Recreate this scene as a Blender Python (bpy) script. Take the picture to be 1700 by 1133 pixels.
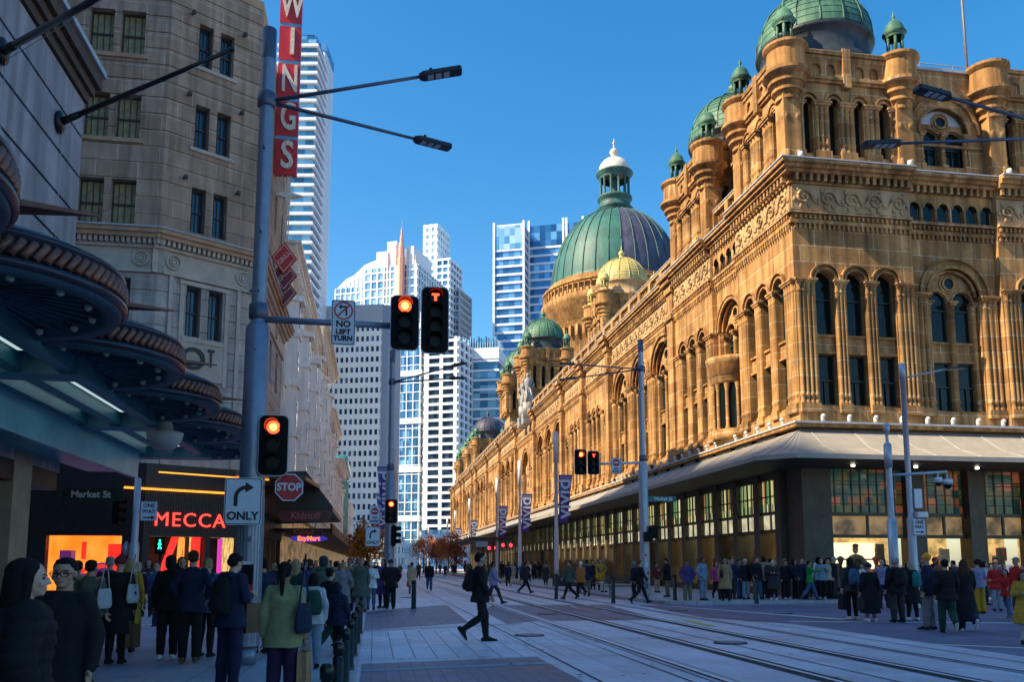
import bpy, bmesh, math, random
import numpy as np
from mathutils import Vector, Matrix, noise as mnoise
random.seed(7)
R = math.radians; PI = math.pi
for o in list(bpy.data.objects): bpy.data.objects.remove(o, do_unlink=True)
S = bpy.context.scene
COL = S.collection
# ---------------------------------------------------------------- camera, sky, sun, exposure
YAW, PITCH, HC = R(9.203), R(7.325), 1.55
cd = bpy.data.cameras.new('camera'); cam = bpy.data.objects.new('camera', cd); COL.objects.link(cam)
cam.location = (0, 0, HC); cam.rotation_euler = (PI/2 + PITCH, 0, -YAW)
cd.sensor_width = 36; cd.lens = 29.816; cd.shift_y = 0.1121; cd.clip_end = 4000; cd.clip_start = 0.1
S.camera = cam
SUN_DIR = Vector((-0.73, -0.10, 0.655)).normalized()
W = bpy.data.worlds.new('World'); S.world = W; W.use_nodes = True
wn = W.node_tree.nodes; wl = W.node_tree.links; wn.clear()
sky = wn.new('ShaderNodeTexSky'); sky.sky_type = 'NISHITA'; sky.sun_disc = False
sky.sun_elevation = math.asin(SUN_DIR.z); sky.sun_rotation = math.atan2(SUN_DIR.x, SUN_DIR.y)
sky.air_density = 1.15; sky.dust_density = 0.8; sky.ozone_density = 3.0
hs = wn.new('ShaderNodeHueSaturation'); hs.inputs['Saturation'].default_value = 1.38; hs.inputs['Hue'].default_value = 0.495
bg = wn.new('ShaderNodeBackground'); bg.inputs[1].default_value = 0.087
wo = wn.new('ShaderNodeOutputWorld')
wl.new(sky.outputs[0], hs.inputs['Color']); wl.new(hs.outputs[0], bg.inputs[0]); wl.new(bg.outputs[0], wo.inputs[0])
sd = bpy.data.lights.new('sun', 'SUN'); sd.energy = 3.9; sd.angle = R(0.5); sd.color = (1.0, 0.82, 0.56)
so = bpy.data.objects.new('sun', sd); COL.objects.link(so)
so.rotation_euler = SUN_DIR.to_track_quat('Z', 'Y').to_euler()
S.view_settings.view_transform = 'Standard'; S.view_settings.look = 'None'
S.view_settings.exposure = 1.38; S.view_settings.gamma = 1
S.render.engine = 'CYCLES'
S.cycles.max_bounces = 6; S.cycles.diffuse_bounces = 3; S.cycles.glossy_bounces = 3
S.cycles.transparent_max_bounces = 8; S.cycles.caustics_reflective = False; S.cycles.caustics_refractive = False

# ---------------------------------------------------------------- helpers
_fx, _px0, _py0 = 1408., 850., 757.
_F = Vector((math.sin(YAW)*math.cos(PITCH), math.cos(YAW)*math.cos(PITCH), math.sin(PITCH)))
_Rt = Vector((math.cos(YAW), -math.sin(YAW), 0)); _U = _Rt.cross(_F)
def at(px, py, X=None, Y=None, Z=None):
    """surveying aid: the point on the plane X, Y or Z = const that a photo pixel looks at"""
    d = _F*_fx + _Rt*(px-_px0) - _U*(py-_py0)
    t = (X/d.x) if X is not None else (Y/d.y) if Y is not None else ((Z-HC)/d.z)
    return Vector((0, 0, HC)) + d*t

def tag(o, label=None, cat=None, group=None, kind=None):
    if label: o['label'] = label
    if cat: o['category'] = cat
    if group: o['group'] = group
    if kind: o['kind'] = kind
    return o
def empty(name, loc=(0, 0, 0), rz=0, label=None, cat=None, group=None, parent=None):
    o = bpy.data.objects.new(name, None); COL.objects.link(o); o.location = loc; o.rotation_euler = (0, 0, rz)
    o.empty_display_size = .2
    if parent: o.parent = parent
    return tag(o, label, cat, group)
def mesh_obj(name, me, parent=None, loc=(0, 0, 0), rot=(0, 0, 0), mats=None):
    o = bpy.data.objects.new(name, me); COL.objects.link(o); o.location = loc; o.rotation_euler = rot
    if parent: o.parent = parent
    if mats:
        while len(me.materials) < len(mats): me.materials.append(None)
        for i, m in enumerate(mats): o.material_slots[i].link = 'OBJECT'; o.material_slots[i].material = m
    return o
def copy_tree(o, parent=None):
    c = o.copy(); COL.objects.link(c); c.parent = parent
    for ch in o.children: copy_tree(ch, c)
    return c

class MB:
    """collects faces and links them as one mesh"""
    def __init__(s): s.v = []; s.f = []; s.m = []; s.sm = []; s.T = None
    def add(s, vs, fs, mi=0, smooth=False):
        b = len(s.v)
        if s.T is not None: vs = [s.T @ Vector(p) for p in vs]
        s.v.extend([tuple(p) for p in vs]); s.f.extend([tuple(b+i for i in f) for f in fs])
        s.m.extend([mi]*len(fs)); s.sm.extend([smooth]*len(fs)); return s
    def box(s, x0, x1, y0, y1, z0, z1, mi=0, taper=0):
        t = taper
        vs = [(x0, y0, z0), (x1, y0, z0), (x1, y1, z0), (x0, y1, z0), (x0+t, y0+t, z1), (x1-t, y0+t, z1), (x1-t, y1-t, z1), (x0+t, y1-t, z1)]
        return s.add(vs, [(0, 3, 2, 1), (4, 5, 6, 7), (0, 1, 5, 4), (1, 2, 6, 5), (2, 3, 7, 6), (3, 0, 4, 7)], mi)
    def quad(s, a, b, c, d, mi=0): return s.add([a, b, c, d], [(0, 1, 2, 3)], mi)
    def prism(s, poly, z0, z1, mi=0):
        n = len(poly); vs = [(p[0], p[1], z0) for p in poly]+[(p[0], p[1], z1) for p in poly]
        fs = [tuple(range(n))[::-1], tuple(range(n, 2*n))]+[(i, (i+1) % n, n+(i+1) % n, n+i) for i in range(n)]
        return s.add(vs, fs, mi)
    def prism_xz(s, poly, y0, y1, mi=0):
        """polygon in x-z extruded along y"""
        n = len(poly); vs = [(p[0], y0, p[1]) for p in poly]+[(p[0], y1, p[1]) for p in poly]
        fs = [tuple(range(n)), tuple(range(n, 2*n))[::-1]]+[(i, n+i, n+(i+1) % n, (i+1) % n) for i in range(n)]
        return s.add(vs, fs, mi)
    def lathe(s, prof, cx=0, cy=0, n=16, mi=0, a0=0, a1=2*PI, smooth=True):
        full = abs(a1-a0-2*PI) < 1e-6; k = n if full else n+1; vs = []; fs = []
        for (r, z) in prof:
            for i in range(k):
                a = a0+(a1-a0)*i/n; vs.append((cx+r*math.cos(a), cy+r*math.sin(a), z))
        for j in range(len(prof)-1):
            for i in range(n):
                i2 = (i+1) % k; fs.append((j*k+i, j*k+i2, (j+1)*k+i2, (j+1)*k+i))
        return s.add(vs, fs, mi, smooth)
    def cyl(s, cx, cy, z0, z1, r, n=12, mi=0, r1=None, cap=True):
        r1 = r if r1 is None else r1
        s.lathe([(r, z0), (r1, z1)], cx, cy, n, mi)
        if cap:
            for (rr, z, fl) in ((r, z0, 1), (r1, z1, 0)):
                vs = [(cx+rr*math.cos(2*PI*i/n), cy+rr*math.sin(2*PI*i/n), z) for i in range(n)]
                s.add(vs, [tuple(range(n))[::-1] if fl else tuple(range(n))], mi)
        return s
    def tube(s, pts, r, n=8, mi=0, cap=True, r1=None):
        pts = [Vector(p) for p in pts]; vs = []; fs = []; m = len(pts)
        up = Vector((0, 0, 1)); rr1 = r if r1 is None else r1
        for j, p in enumerate(pts):
            d = (pts[min(j+1, m-1)]-pts[max(j-1, 0)]).normalized()
            a = up if abs(d.z) < .95 else Vector((1, 0, 0))
            e = d.cross(a).normalized(); g = d.cross(e).normalized(); q = r+(rr1-r)*j/max(1, m-1)
            for i in range(n):
                t = 2*PI*i/n; vs.append(p+e*(q*math.cos(t))+g*(q*math.sin(t)))
        for j in range(m-1):
            for i in range(n): fs.append((j*n+i, j*n+(i+1) % n, (j+1)*n+(i+1) % n, (j+1)*n+i))
        s.add(vs, fs, mi, True)
        if cap: s.add([vs[i] for i in range(n)], [tuple(range(n))], mi) if s.T is None else None
        if cap and s.T is None: s.add([vs[(m-1)*n+i] for i in range(n)], [tuple(range(n))[::-1]], mi)
        return s
    def ball(s, c, rx, ry=None, rz=None, n=12, m=8, mi=0):
        ry = rx if ry is None else ry; rz = rx if rz is None else rz; vs = []; fs = []
        for j in range(m+1):
            t = PI*j/m
            for i in range(n):
                a = 2*PI*i/n; vs.append((c[0]+rx*math.sin(t)*math.cos(a), c[1]+ry*math.sin(t)*math.sin(a), c[2]-rz*math.cos(t)))
        for j in range(m):
            for i in range(n): fs.append((j*n+i, j*n+(i+1) % n, (j+1)*n+(i+1) % n, (j+1)*n+i))
        return s.add(vs, fs, mi, True)
    # ---- facade pieces: x = along the wall, -y = outwards, z = up
    def arch_panel(s, x0, x1, zs, z1, cx, r, y=0, t=.3, n=12, mi=0):
        """wall piece from springing zs to z1 with a half-round opening of radius r"""
        arc = [(cx-r*math.cos(PI*i/n), zs+r*math.sin(PI*i/n)) for i in range(n+1)]
        vs = []; fs = []
        if cx-r > x0+1e-4: s.quad((x0, y, zs), (cx-r, y, zs), (cx-r, y, z1), (x0, y, z1), mi)
        if cx+r < x1-1e-4: s.quad((cx+r, y, zs), (x1, y, zs), (x1, y, z1), (cx+r, y, z1), mi)
        for i in range(n):
            a, b = arc[i], arc[i+1]
            s.add([(a[0], y, a[1]), (b[0], y, b[1]), (b[0], y, z1), (a[0], y, z1)], [(0, 1, 2, 3)], mi)
            s.add([(a[0], y, a[1]), (a[0], y+t, a[1]), (b[0], y+t, b[1]), (b[0], y, b[1])], [(0, 1, 2, 3)], mi, True)
        return s
    def arch_ring(s, cx, zs, r0, r1, y0, y1, n=14, mi=0, a0=0, a1=PI):
        """half-round moulding between radii r0..r1, from y0 (front) to y1 (back)"""
        vs = []; fs = []
        for i in range(n+1):
            a = a0+(a1-a0)*i/n; c, q = math.cos(a), math.sin(a)
            for (r, y) in ((r0, y0), (r1, y0), (r1, y1), (r0, y1)): vs.append((cx-r*c, y, zs+r*q))
        for i in range(n):
            b = i*4; d = b+4
            fs += [(b, b+1, d+1, d), (b+1, b+2, d+2, d+1), (b+3, b, d, d+3)]
        return s.add(vs, fs, mi, False)
    def mesh(s, name):
        me = bpy.data.meshes.new(name); me.from_pydata(s.v, [], s.f); me.polygons.foreach_set('material_index', s.m)
        me.polygons.foreach_set('use_smooth', s.sm); me.update()
        return me
    def build(s, name, mats, parent=None, loc=(0, 0, 0), rot=(0, 0, 0), fix=True):
        me = s.mesh(name)
        if fix:
            bm = bmesh.new(); bm.from_mesh(me); bmesh.ops.remove_doubles(bm, verts=bm.verts, dist=1e-4)
            bmesh.ops.recalc_face_normals(bm, faces=bm.faces); bm.to_mesh(me); bm.free()
        if not isinstance(mats, (list, tuple)): mats = [mats]
        for m in mats: me.materials.append(m)
        return mesh_obj(name, me, parent, loc, rot)

# ---------------------------------------------------------------- materials
def newmat(name):
    m = bpy.data.materials.new(name); m.use_nodes = True
    return m, m.node_tree.nodes, m.node_tree.links, m.node_tree.nodes['Principled BSDF']
def rgb(c): return (c[0], c[1], c[2], 1)
def M(name, col, rough=.6, metal=0, var=.18, scale=3., bump=.0, bscale=40., spec=.5, emit=None, es=1., coord='Object', col2=None):
    m, n, l, b = newmat(name)
    b.inputs['Roughness'].default_value = rough; b.inputs['Metallic'].default_value = metal
    b.inputs['Specular IOR Level'].default_value = spec
    tc = n.new('ShaderNodeTexCoord'); out = tc.outputs[coord]
    if coord == 'World': pass
    if var > 0:
        t = n.new('ShaderNodeTexNoise'); t.inputs['Scale'].default_value = scale; t.inputs['Detail'].default_value = 6
        t.inputs['Roughness'].default_value = .65
        mx = n.new('ShaderNodeMix'); mx.data_type = 'RGBA'
        c2 = col2 or [min(1, c*(1+var)) for c in col]
        mx.inputs[6].default_value = rgb([c*(1-var) for c in col]); mx.inputs[7].default_value = rgb(c2)
        rp = n.new('ShaderNodeMapRange'); rp.inputs[1].default_value = .32; rp.inputs[2].default_value = .68
        l.new(out, t.inputs['Vector']); l.new(t.outputs['Fac'], rp.inputs[0]); l.new(rp.outputs[0], mx.inputs[0]); l.new(mx.outputs[2], b.inputs['Base Color'])
    else: b.inputs['Base Color'].default_value = rgb(col)
    if bump > 0:
        t2 = n.new('ShaderNodeTexNoise'); t2.inputs['Scale'].default_value = bscale; t2.inputs['Detail'].default_value = 4
        bp = n.new('ShaderNodeBump'); bp.inputs['Strength'].default_value = bump; bp.inputs['Distance'].default_value = .02
        l.new(out, t2.inputs['Vector']); l.new(t2.outputs['Fac'], bp.inputs['Height']); l.new(bp.outputs[0], b.inputs['Normal'])
    if emit:
        b.inputs['Emission Color'].default_value = rgb(emit); b.inputs['Emission Strength'].default_value = es
    return m
def stone_mat(name, c1, c2, mortar, bw=1.1, bh=.5, var=.35, ms=.012, bump=.5, rough=.85, streak=.35):
    """ashlar: block joints, block-to-block tone, grime streaks; coordinates run along the wall"""
    m, n, l, b = newmat(name); b.inputs['Roughness'].default_value = rough; b.inputs['Specular IOR Level'].default_value = .25
    g = n.new('ShaderNodeNewGeometry'); sx = n.new('ShaderNodeSeparateXYZ'); l.new(g.outputs['Position'], sx.inputs[0])
    ad = n.new('ShaderNodeMath'); ad.operation = 'ADD'; l.new(sx.outputs[0], ad.inputs[0]); l.new(sx.outputs[1], ad.inputs[1])
    cb = n.new('ShaderNodeCombineXYZ'); l.new(ad.outputs[0], cb.inputs[0]); l.new(sx.outputs[2], cb.inputs[1])
    br = n.new('ShaderNodeTexBrick'); br.inputs['Scale'].default_value = 1
    br.inputs['Brick Width'].default_value = bw; br.inputs['Row Height'].default_value = bh; br.inputs['Mortar Size'].default_value = ms
    br.inputs['Mortar Smooth'].default_value = .3; br.inputs['Bias'].default_value = -.1
    br.inputs['Color1'].default_value = rgb(c1); br.inputs['Color2'].default_value = rgb(c2); br.inputs['Mortar'].default_value = rgb(mortar)
    l.new(cb.outputs[0], br.inputs['Vector'])
    t = n.new('ShaderNodeTexNoise'); t.inputs['Scale'].default_value = .55; t.inputs['Detail'].default_value = 8; t.inputs['Roughness'].default_value = .7
    l.new(g.outputs['Position'], t.inputs['Vector'])
    mp = n.new('ShaderNodeMapping'); mp.inputs['Scale'].default_value = (2.2, 2.2, .18)
    l.new(g.outputs['Position'], mp.inputs['Vector'])
    t2 = n.new('ShaderNodeTexNoise'); t2.inputs['Scale'].default_value = 1.5; t2.inputs['Detail'].default_value = 6
    l.new(mp.outputs[0], t2.inputs['Vector'])
    r1 = n.new('ShaderNodeMapRange'); r1.inputs[1].default_value = .35; r1.inputs[2].default_value = .7; r1.inputs[3].default_value = 1-var; r1.inputs[4].default_value = 1+var*.5
    r2 = n.new('ShaderNodeMapRange'); r2.inputs[1].default_value = .35; r2.inputs[2].default_value = .65; r2.inputs[3].default_value = 1-streak; r2.inputs[4].default_value = 1.08
    l.new(t.outputs['Fac'], r1.inputs[0]); l.new(t2.outputs['Fac'], r2.inputs[0])
    mu = n.new('ShaderNodeMath'); mu.operation = 'MULTIPLY'; l.new(r1.outputs[0], mu.inputs[0]); l.new(r2.outputs[0], mu.inputs[1])
    vm = n.new('ShaderNodeVectorMath'); vm.operation = 'SCALE'; l.new(br.outputs['Color'], vm.inputs[0]); l.new(mu.outputs[0], vm.inputs['Scale'])
    l.new(vm.outputs[0], b.inputs['Base Color'])
    t3 = n.new('ShaderNodeTexNoise'); t3.inputs['Scale'].default_value = 14; t3.inputs['Detail'].default_value = 5; l.new(g.outputs['Position'], t3.inputs['Vector'])
    b1 = n.new('ShaderNodeBump'); b1.inputs['Strength'].default_value = bump*.6; b1.inputs['Distance'].default_value = .03; l.new(t3.outputs['Fac'], b1.inputs['Height'])
    b2 = n.new('ShaderNodeBump'); b2.invert = True; b2.inputs['Strength'].default_value = bump; b2.inputs['Distance'].default_value = .02
    l.new(br.outputs['Fac'], b2.inputs['Height']); l.new(b1.outputs[0], b2.inputs['Normal']); l.new(b2.outputs[0], b.inputs['Normal'])
    return m
def glass_mat(name, col=(.02, .03, .035), rough=.06, spec=.9, blotch=.0, metal=0.):
    m, n, l, b = newmat(name); b.inputs['Base Color'].default_value = rgb(col); b.inputs['Roughness'].default_value = rough
    b.inputs['Specular IOR Level'].default_value = spec; b.inputs['Metallic'].default_value = metal
    g = n.new('ShaderNodeNewGeometry'); t = n.new('ShaderNodeTexNoise'); t.inputs['Scale'].default_value = .7; l.new(g.outputs['Position'], t.inputs['Vector'])
    bp = n.new('ShaderNodeBump'); bp.inputs['Strength'].default_value = .12; bp.inputs['Distance'].default_value = .3
    l.new(t.outputs['Fac'], bp.inputs['Height']); l.new(bp.outputs[0], b.inputs['Normal'])
    return m
def text_obj(s, name, mat, parent, loc, rot, size, depth=.02, align='CENTER', valign='CENTER', sx=1., bold=.0, spacing=1.):
    cu = bpy.data.curves.new(name, 'FONT'); cu.body = s; cu.size = size; cu.extrude = depth/2; cu.align_x = align; cu.align_y = valign
    cu.offset = bold; cu.space_character = spacing; cu.resolution_u = 3
    t = bpy.data.objects.new(name, cu); COL.objects.link(t)
    me = bpy.data.meshes.new_from_object(t.evaluated_get(bpy.context.evaluated_depsgraph_get()))
    bpy.data.objects.remove(t, do_unlink=True); bpy.data.curves.remove(cu)
    me.name = name; me.materials.clear(); me.materials.append(mat)
    o = mesh_obj(name, me, parent, loc, rot); o.scale = (sx, 1, 1); return o
# ================================================================ THE SETTING
m_paver = stone_mat('granite_pavers', (.30, .315, .33), (.245, .26, .28), (.12, .125, .13), bw=.9, bh=.6, var=.2)
def ground_mat(name, c, tile=(.62, .62), mort=.5, var=.16, rough=.55, joint=.012):
    m, n, l, b = newmat(name); b.inputs['Roughness'].default_value = rough; b.inputs['Specular IOR Level'].default_value = .5
    g = n.new('ShaderNodeNewGeometry')
    br = n.new('ShaderNodeTexBrick'); br.inputs['Scale'].default_value = 1; br.inputs['Brick Width'].default_value = tile[0]; br.inputs['Row Height'].default_value = tile[1]
    br.inputs['Mortar Size'].default_value = joint; br.inputs['Color1'].default_value = rgb([x*1.07 for x in c]); br.inputs['Color2'].default_value = rgb([x*.88 for x in c])
    br.inputs['Mortar'].default_value = rgb([x*mort for x in c]); br.offset = 0.5
    mr = n.new('ShaderNodeMapping'); mr.inputs['Rotation'].default_value = (0, 0, PI/2); l.new(g.outputs['Position'], mr.inputs[0]); l.new(mr.outputs[0], br.inputs['Vector'])
    t = n.new('ShaderNodeTexNoise'); t.inputs['Scale'].default_value = .5; t.inputs['Detail'].default_value = 9; t.inputs['Roughness'].default_value = .72; l.new(g.outputs['Position'], t.inputs['Vector'])
    rr = n.new('ShaderNodeMapRange'); rr.inputs[1].default_value = .34; rr.inputs[2].default_value = .68; rr.inputs[3].default_value = 1-var*1.6; rr.inputs[4].default_value = 1+var; l.new(t.outputs['Fac'], rr.inputs[0])
    t4 = n.new('ShaderNodeTexNoise'); t4.inputs['Scale'].default_value = 7; t4.inputs['Detail'].default_value = 8; t4.inputs['Roughness'].default_value = .8; l.new(g.outputs['Position'], t4.inputs['Vector'])
    r4 = n.new('ShaderNodeMapRange'); r4.inputs[1].default_value = .3; r4.inputs[2].default_value = .7; r4.inputs[3].default_value = .82; r4.inputs[4].default_value = 1.15; l.new(t4.outputs['Fac'], r4.inputs[0])
    mm = n.new('ShaderNodeMath'); mm.operation = 'MULTIPLY'; l.new(rr.outputs[0], mm.inputs[0]); l.new(r4.outputs[0], mm.inputs[1])
    vm = n.new('ShaderNodeVectorMath'); vm.operation = 'SCALE'; l.new(br.outputs['Color'], vm.inputs[0]); l.new(mm.outputs[0], vm.inputs['Scale']); l.new(vm.outputs[0], b.inputs['Base Color'])
    r2 = n.new('ShaderNodeMapRange'); r2.inputs[3].default_value = rough-.2; r2.inputs[4].default_value = rough+.15; l.new(t.outputs['Fac'], r2.inputs[0]); l.new(r2.outputs[0], b.inputs['Roughness'])
    t3 = n.new('ShaderNodeTexNoise'); t3.inputs['Scale'].default_value = 60; t3.inputs['Detail'].default_value = 3; l.new(g.outputs['Position'], t3.inputs['Vector'])
    bp = n.new('ShaderNodeBump'); bp.inputs['Strength'].default_value = .35; bp.inputs['Distance'].default_value = .01; l.new(t3.outputs['Fac'], bp.inputs['Height'])
    b2 = n.new('ShaderNodeBump'); b2.invert = True; b2.inputs['Strength'].default_value = .5; b2.inputs['Distance'].default_value = .01; l.new(br.outputs['Fac'], b2.inputs['Height']); l.new(bp.outputs[0], b2.inputs['Normal'])
    l.new(b2.outputs[0], b.inputs['Normal'])
    return m
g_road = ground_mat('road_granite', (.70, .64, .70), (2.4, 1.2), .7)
g_plank = ground_mat('long_paver', (.73, .67, .74), (1.3, .36), .3)
g_dark = ground_mat('dark_cobble', (.19, .17, .25), (.32, .2), .6, .3)
g_asph = ground_mat('asphalt', (.18, .16, .24), (400, 400), 1, .25, .7, 0)
g_side = ground_mat('footpath_granite', (.50, .46, .50), (.9, .6), .55)
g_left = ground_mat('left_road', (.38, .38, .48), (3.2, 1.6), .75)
m_white = M('road_white', (.62, .63, .62), .6, var=.25, scale=8)
m_yel = M('road_yellow', (.62, .48, .12), .6, var=.25, scale=8)
m_rail = M('rail_steel', (.80, .82, .88), .4, 0, var=.1)  # pale non-metal colour stands in for sky reflected in polished steel
m_groove = M('rail_groove', (.035, .032, .035), .7, var=.4, scale=2)
m_kerb = M('kerb_stone', (.33, .34, .36), .7, var=.2, scale=2, bump=.3)
def sheet(name, pts, z, m, kind='structure', th=None):
    mb = MB(); mb.prism([(p[0], p[1]) for p in pts], z-(th or .3), z, 0) if th else mb.add([(p[0], p[1], z) for p in pts], [tuple(range(len(pts)))], 0)
    o = mb.build(name, m); tag(o, kind=kind); return o
sheet('ground', [(-3000, -300), (3000, -300), (3000, 3500), (-3000, 3500)], -.012, g_asph)
sheet('road', [(-70, 14.6), (-.36, 14.6), (-.36, -40), (11.0, -40), (11.0, 12.5), (11.3, 33.5), (70, 33.5), (70, 12.5), (13, 12.5), (13, 12.4), (11.0, 12.4), (11.0, 12.5), (11.3, 33.5), (11.3, 420), (-.36, 420), (-.36, 36.8), (-70, 36.8)][:0] or [(-.36, -40), (10.9, -40), (10.9, 420), (-.36, 420)], 0, g_road)
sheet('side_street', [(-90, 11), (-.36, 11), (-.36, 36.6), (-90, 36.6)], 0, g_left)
sheet('cross_street', [(10.9, 11.8), (90, 11.8), (90, 31.9), (10.9, 31.9)], 0, g_asph)
# paving fields in the carriageway, 4 mm above it
sheet('paving_planks', [(-.2, 14.4), (4.3, 14.4), (4.45, 21.0), (-.2, 20.3)], .004, g_plank)
sheet('paving_dark', [(-.2, 20.7), (2.55, 22.9), (2.8, 32.6), (-.2, 28.6)], .004, g_dark)
sheet('paving_dark', [(-.15, 6), (2.85, 6), (2.75, 14.35), (-.15, 13.8)], .004, g_dark)
sheet('paving_dark', [(3.5, 22.4), (4.5, 23.3), (8.0, 23.4), (9.0, 32.4), (4.5, 32.6), (3.6, 28)], .004, g_dark)
sheet('paving_dark', [(9.6, 24), (10.9, 21), (10.9, 31.5), (10.0, 31.5)], .004, g_dark)
sheet('paving_line', [(-.15, 12.75), (2.75, 13.3), (2.75, 13.55), (-.15, 13.0)], .008, m_kerb)
sheet('paving_line', [(-.2, 20.35), (3.9, 22.3), (3.9, 22.55), (-.2, 20.62)], .004, m_kerb)
sheet('paving_line', [(-.2, 28.6), (2.8, 32.7), (2.8, 32.95), (-.2, 28.85)], .008, m_kerb)
for (xx) in (3.0, 4.2, 6.9, 10.2):
    sheet('paving_joint', [(xx, 6), (xx+.035, 6), (xx+.035, 120), (xx, 120)], .006 if xx > 4 else .0085, m_groove)
for yy in (9.3, 17.4, 36.5, 43.0, 52, 64):
    sheet('paving_joint', [(3.1, yy), (10.8, yy+.2), (10.8, yy+.23), (3.1, yy+.03)], .0075, m_groove)
# tram tracks: steel rail head beside its dark flangeway
for i, x in enumerate((4.65, 6.085, 7.92, 9.355)):
    sheet('tram_track_bed', [(x-.16, -20), (x+.2, -20), (x+.2, 400), (x-.16, 400)], .012, m_groove if i in (1, 2) else g_side)
    sheet('tram_track_flangeway', [(x-.07, -20), (x-.02, -20), (x-.02, 400), (x-.07, 400)], .016, m_groove)
    o = sheet('tram_rail', [(x-.02, -20), (x+.055, -20), (x+.055, 400), (x-.02, 400)], .021, m_rail)
# markings
sheet('road_marking', [(11.3, 22.2), (11.25, 21.95), (22, 18.9), (22, 19.2)], .004, m_white)
sheet('road_marking', [(10.75, 15.55), (10.7, 15.35), (13.2, 13.3), (13.3, 13.5)], .004, m_white)
sheet('road_marking', [(9.9, 34.6), (10, 34.1), (12.9, 22.4), (13.3, 22.5)], .0125, m_white)
sheet('road_marking', [(12, 31.2), (60, 31.2), (60, 31.36), (12, 31.36)], .004, m_white)
for k in range(26):
    x = -9.6+k*.36
    sheet('road_marking', [(x, 23.25), (x+.33, 23.25), (x+.36, 23.65), (x+.03, 23.65)], .006, m_white)
for k in range(60):
    x = -9.5+k*.15
    sheet('tactile_paving', [(x, 31.4), (x+.07, 31.4), (x+.07, 31.8), (x, 31.8)], .006, m_kerb)
for (x, y) in ((7.2, 30.3), (7.6, 27.5), (8.6, 29.4), (6.9, 21.2)):
    sheet('road_marking', [(x, y), (x+.12, y), (x+.12, y+.8), (x, y+.8)], .010, m_white)
sheet('road_marking', [(8.35, 20.7), (8.6, 20.7), (8.75, 22.9), (8.5, 22.9)], .010, m_yel)
for i, (x, y, r) in enumerate(((3.4, 18.6, .33), (7.0, 16.2, .33), (5.4, 26.5, .3), (10.2, 27.8, .33), (1.6, 40.5, .33), (-4.2, 27.0, .33), (12.8, 25.5, .3))):
    b = MB(); b.prism([(x+r*math.cos(2*PI*k/24), y+r*math.sin(2*PI*k/24)) for k in range(24)], 0, .0235, 0); b.prism([(x+r*.8*math.cos(2*PI*k/24), y+r*.8*math.sin(2*PI*k/24)) for k in range(24)], .0235, .0255, 1)
    tag(b.build('manhole_cover', [m_groove, g_dark]), ['manhole cover left of the tracks in front of the striding person', 'manhole cover between the two nearest rails at lower right', 'manhole cover between the left rails beyond the crossing', 'manhole cover by the right hand kerb line', 'manhole cover in the carriageway beyond the lone bollard', 'manhole cover in the side street before the cosmetics shop', 'manhole cover in the crossing near the standing group'][i], 'manhole cover', 'manhole covers in the road')
rnd = random.Random(9); b = MB()
for k in range(240):
    x, y, r = rnd.uniform(-.1, 10.8), 8+rnd.random()**1.5*50, rnd.uniform(.015, .05)
    b.add([(x+r*rnd.uniform(.6, 1.2)*math.cos(2*PI*j/7), y+1.3*r*rnd.uniform(.6, 1.2)*math.sin(2*PI*j/7), .027) for j in range(7)], [tuple(range(7))], rnd.choice((0, 0, 1)))
tag(b.build('gum_spots', [m_groove, m_kerb]), kind='stuff', label='chewing gum spots and litter on the paving', cat='litter')
# footpaths with a real kerb step
def walk(name, pts, z=.12): sheet(name, pts, z, g_side, th=.3)
walk('footpath', [(-40, -30), (-.2, -30), (-.2, 20.3), (-1.3, 20.3), (-2.6, 15.5), (-3.1, 12.4), (-4.6, 12.4), (-5.0, 19.2), (-90, 19.2), (-90, 14), (-40, 14)], .014)
walk('footpath', [(-90, 36.6), (-2.2, 36.6), (-.6, 37.6), (-.2, 39), (-.2, 420), (-60, 420), (-60, 60), (-90, 60)])
walk('footpath', [(12.6, 31.9), (90, 31.9), (90, 34.5), (70, 300), (11.1, 300), (11.1, 33.6), (11.5, 32.4)])
walk('footpath', [(13, -30), (90, -30), (90, 11.8), (13, 11.8)])
kb = MB()
for (x0, y0, x1, y1) in ((-.2, 39, -.08, 400), (10.95, 33.8, 11.1, 300)): kb.box(x0, x1, y0, y1, -.1, .124)
tag(kb.build('kerb', m_kerb), kind='structure')

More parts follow.
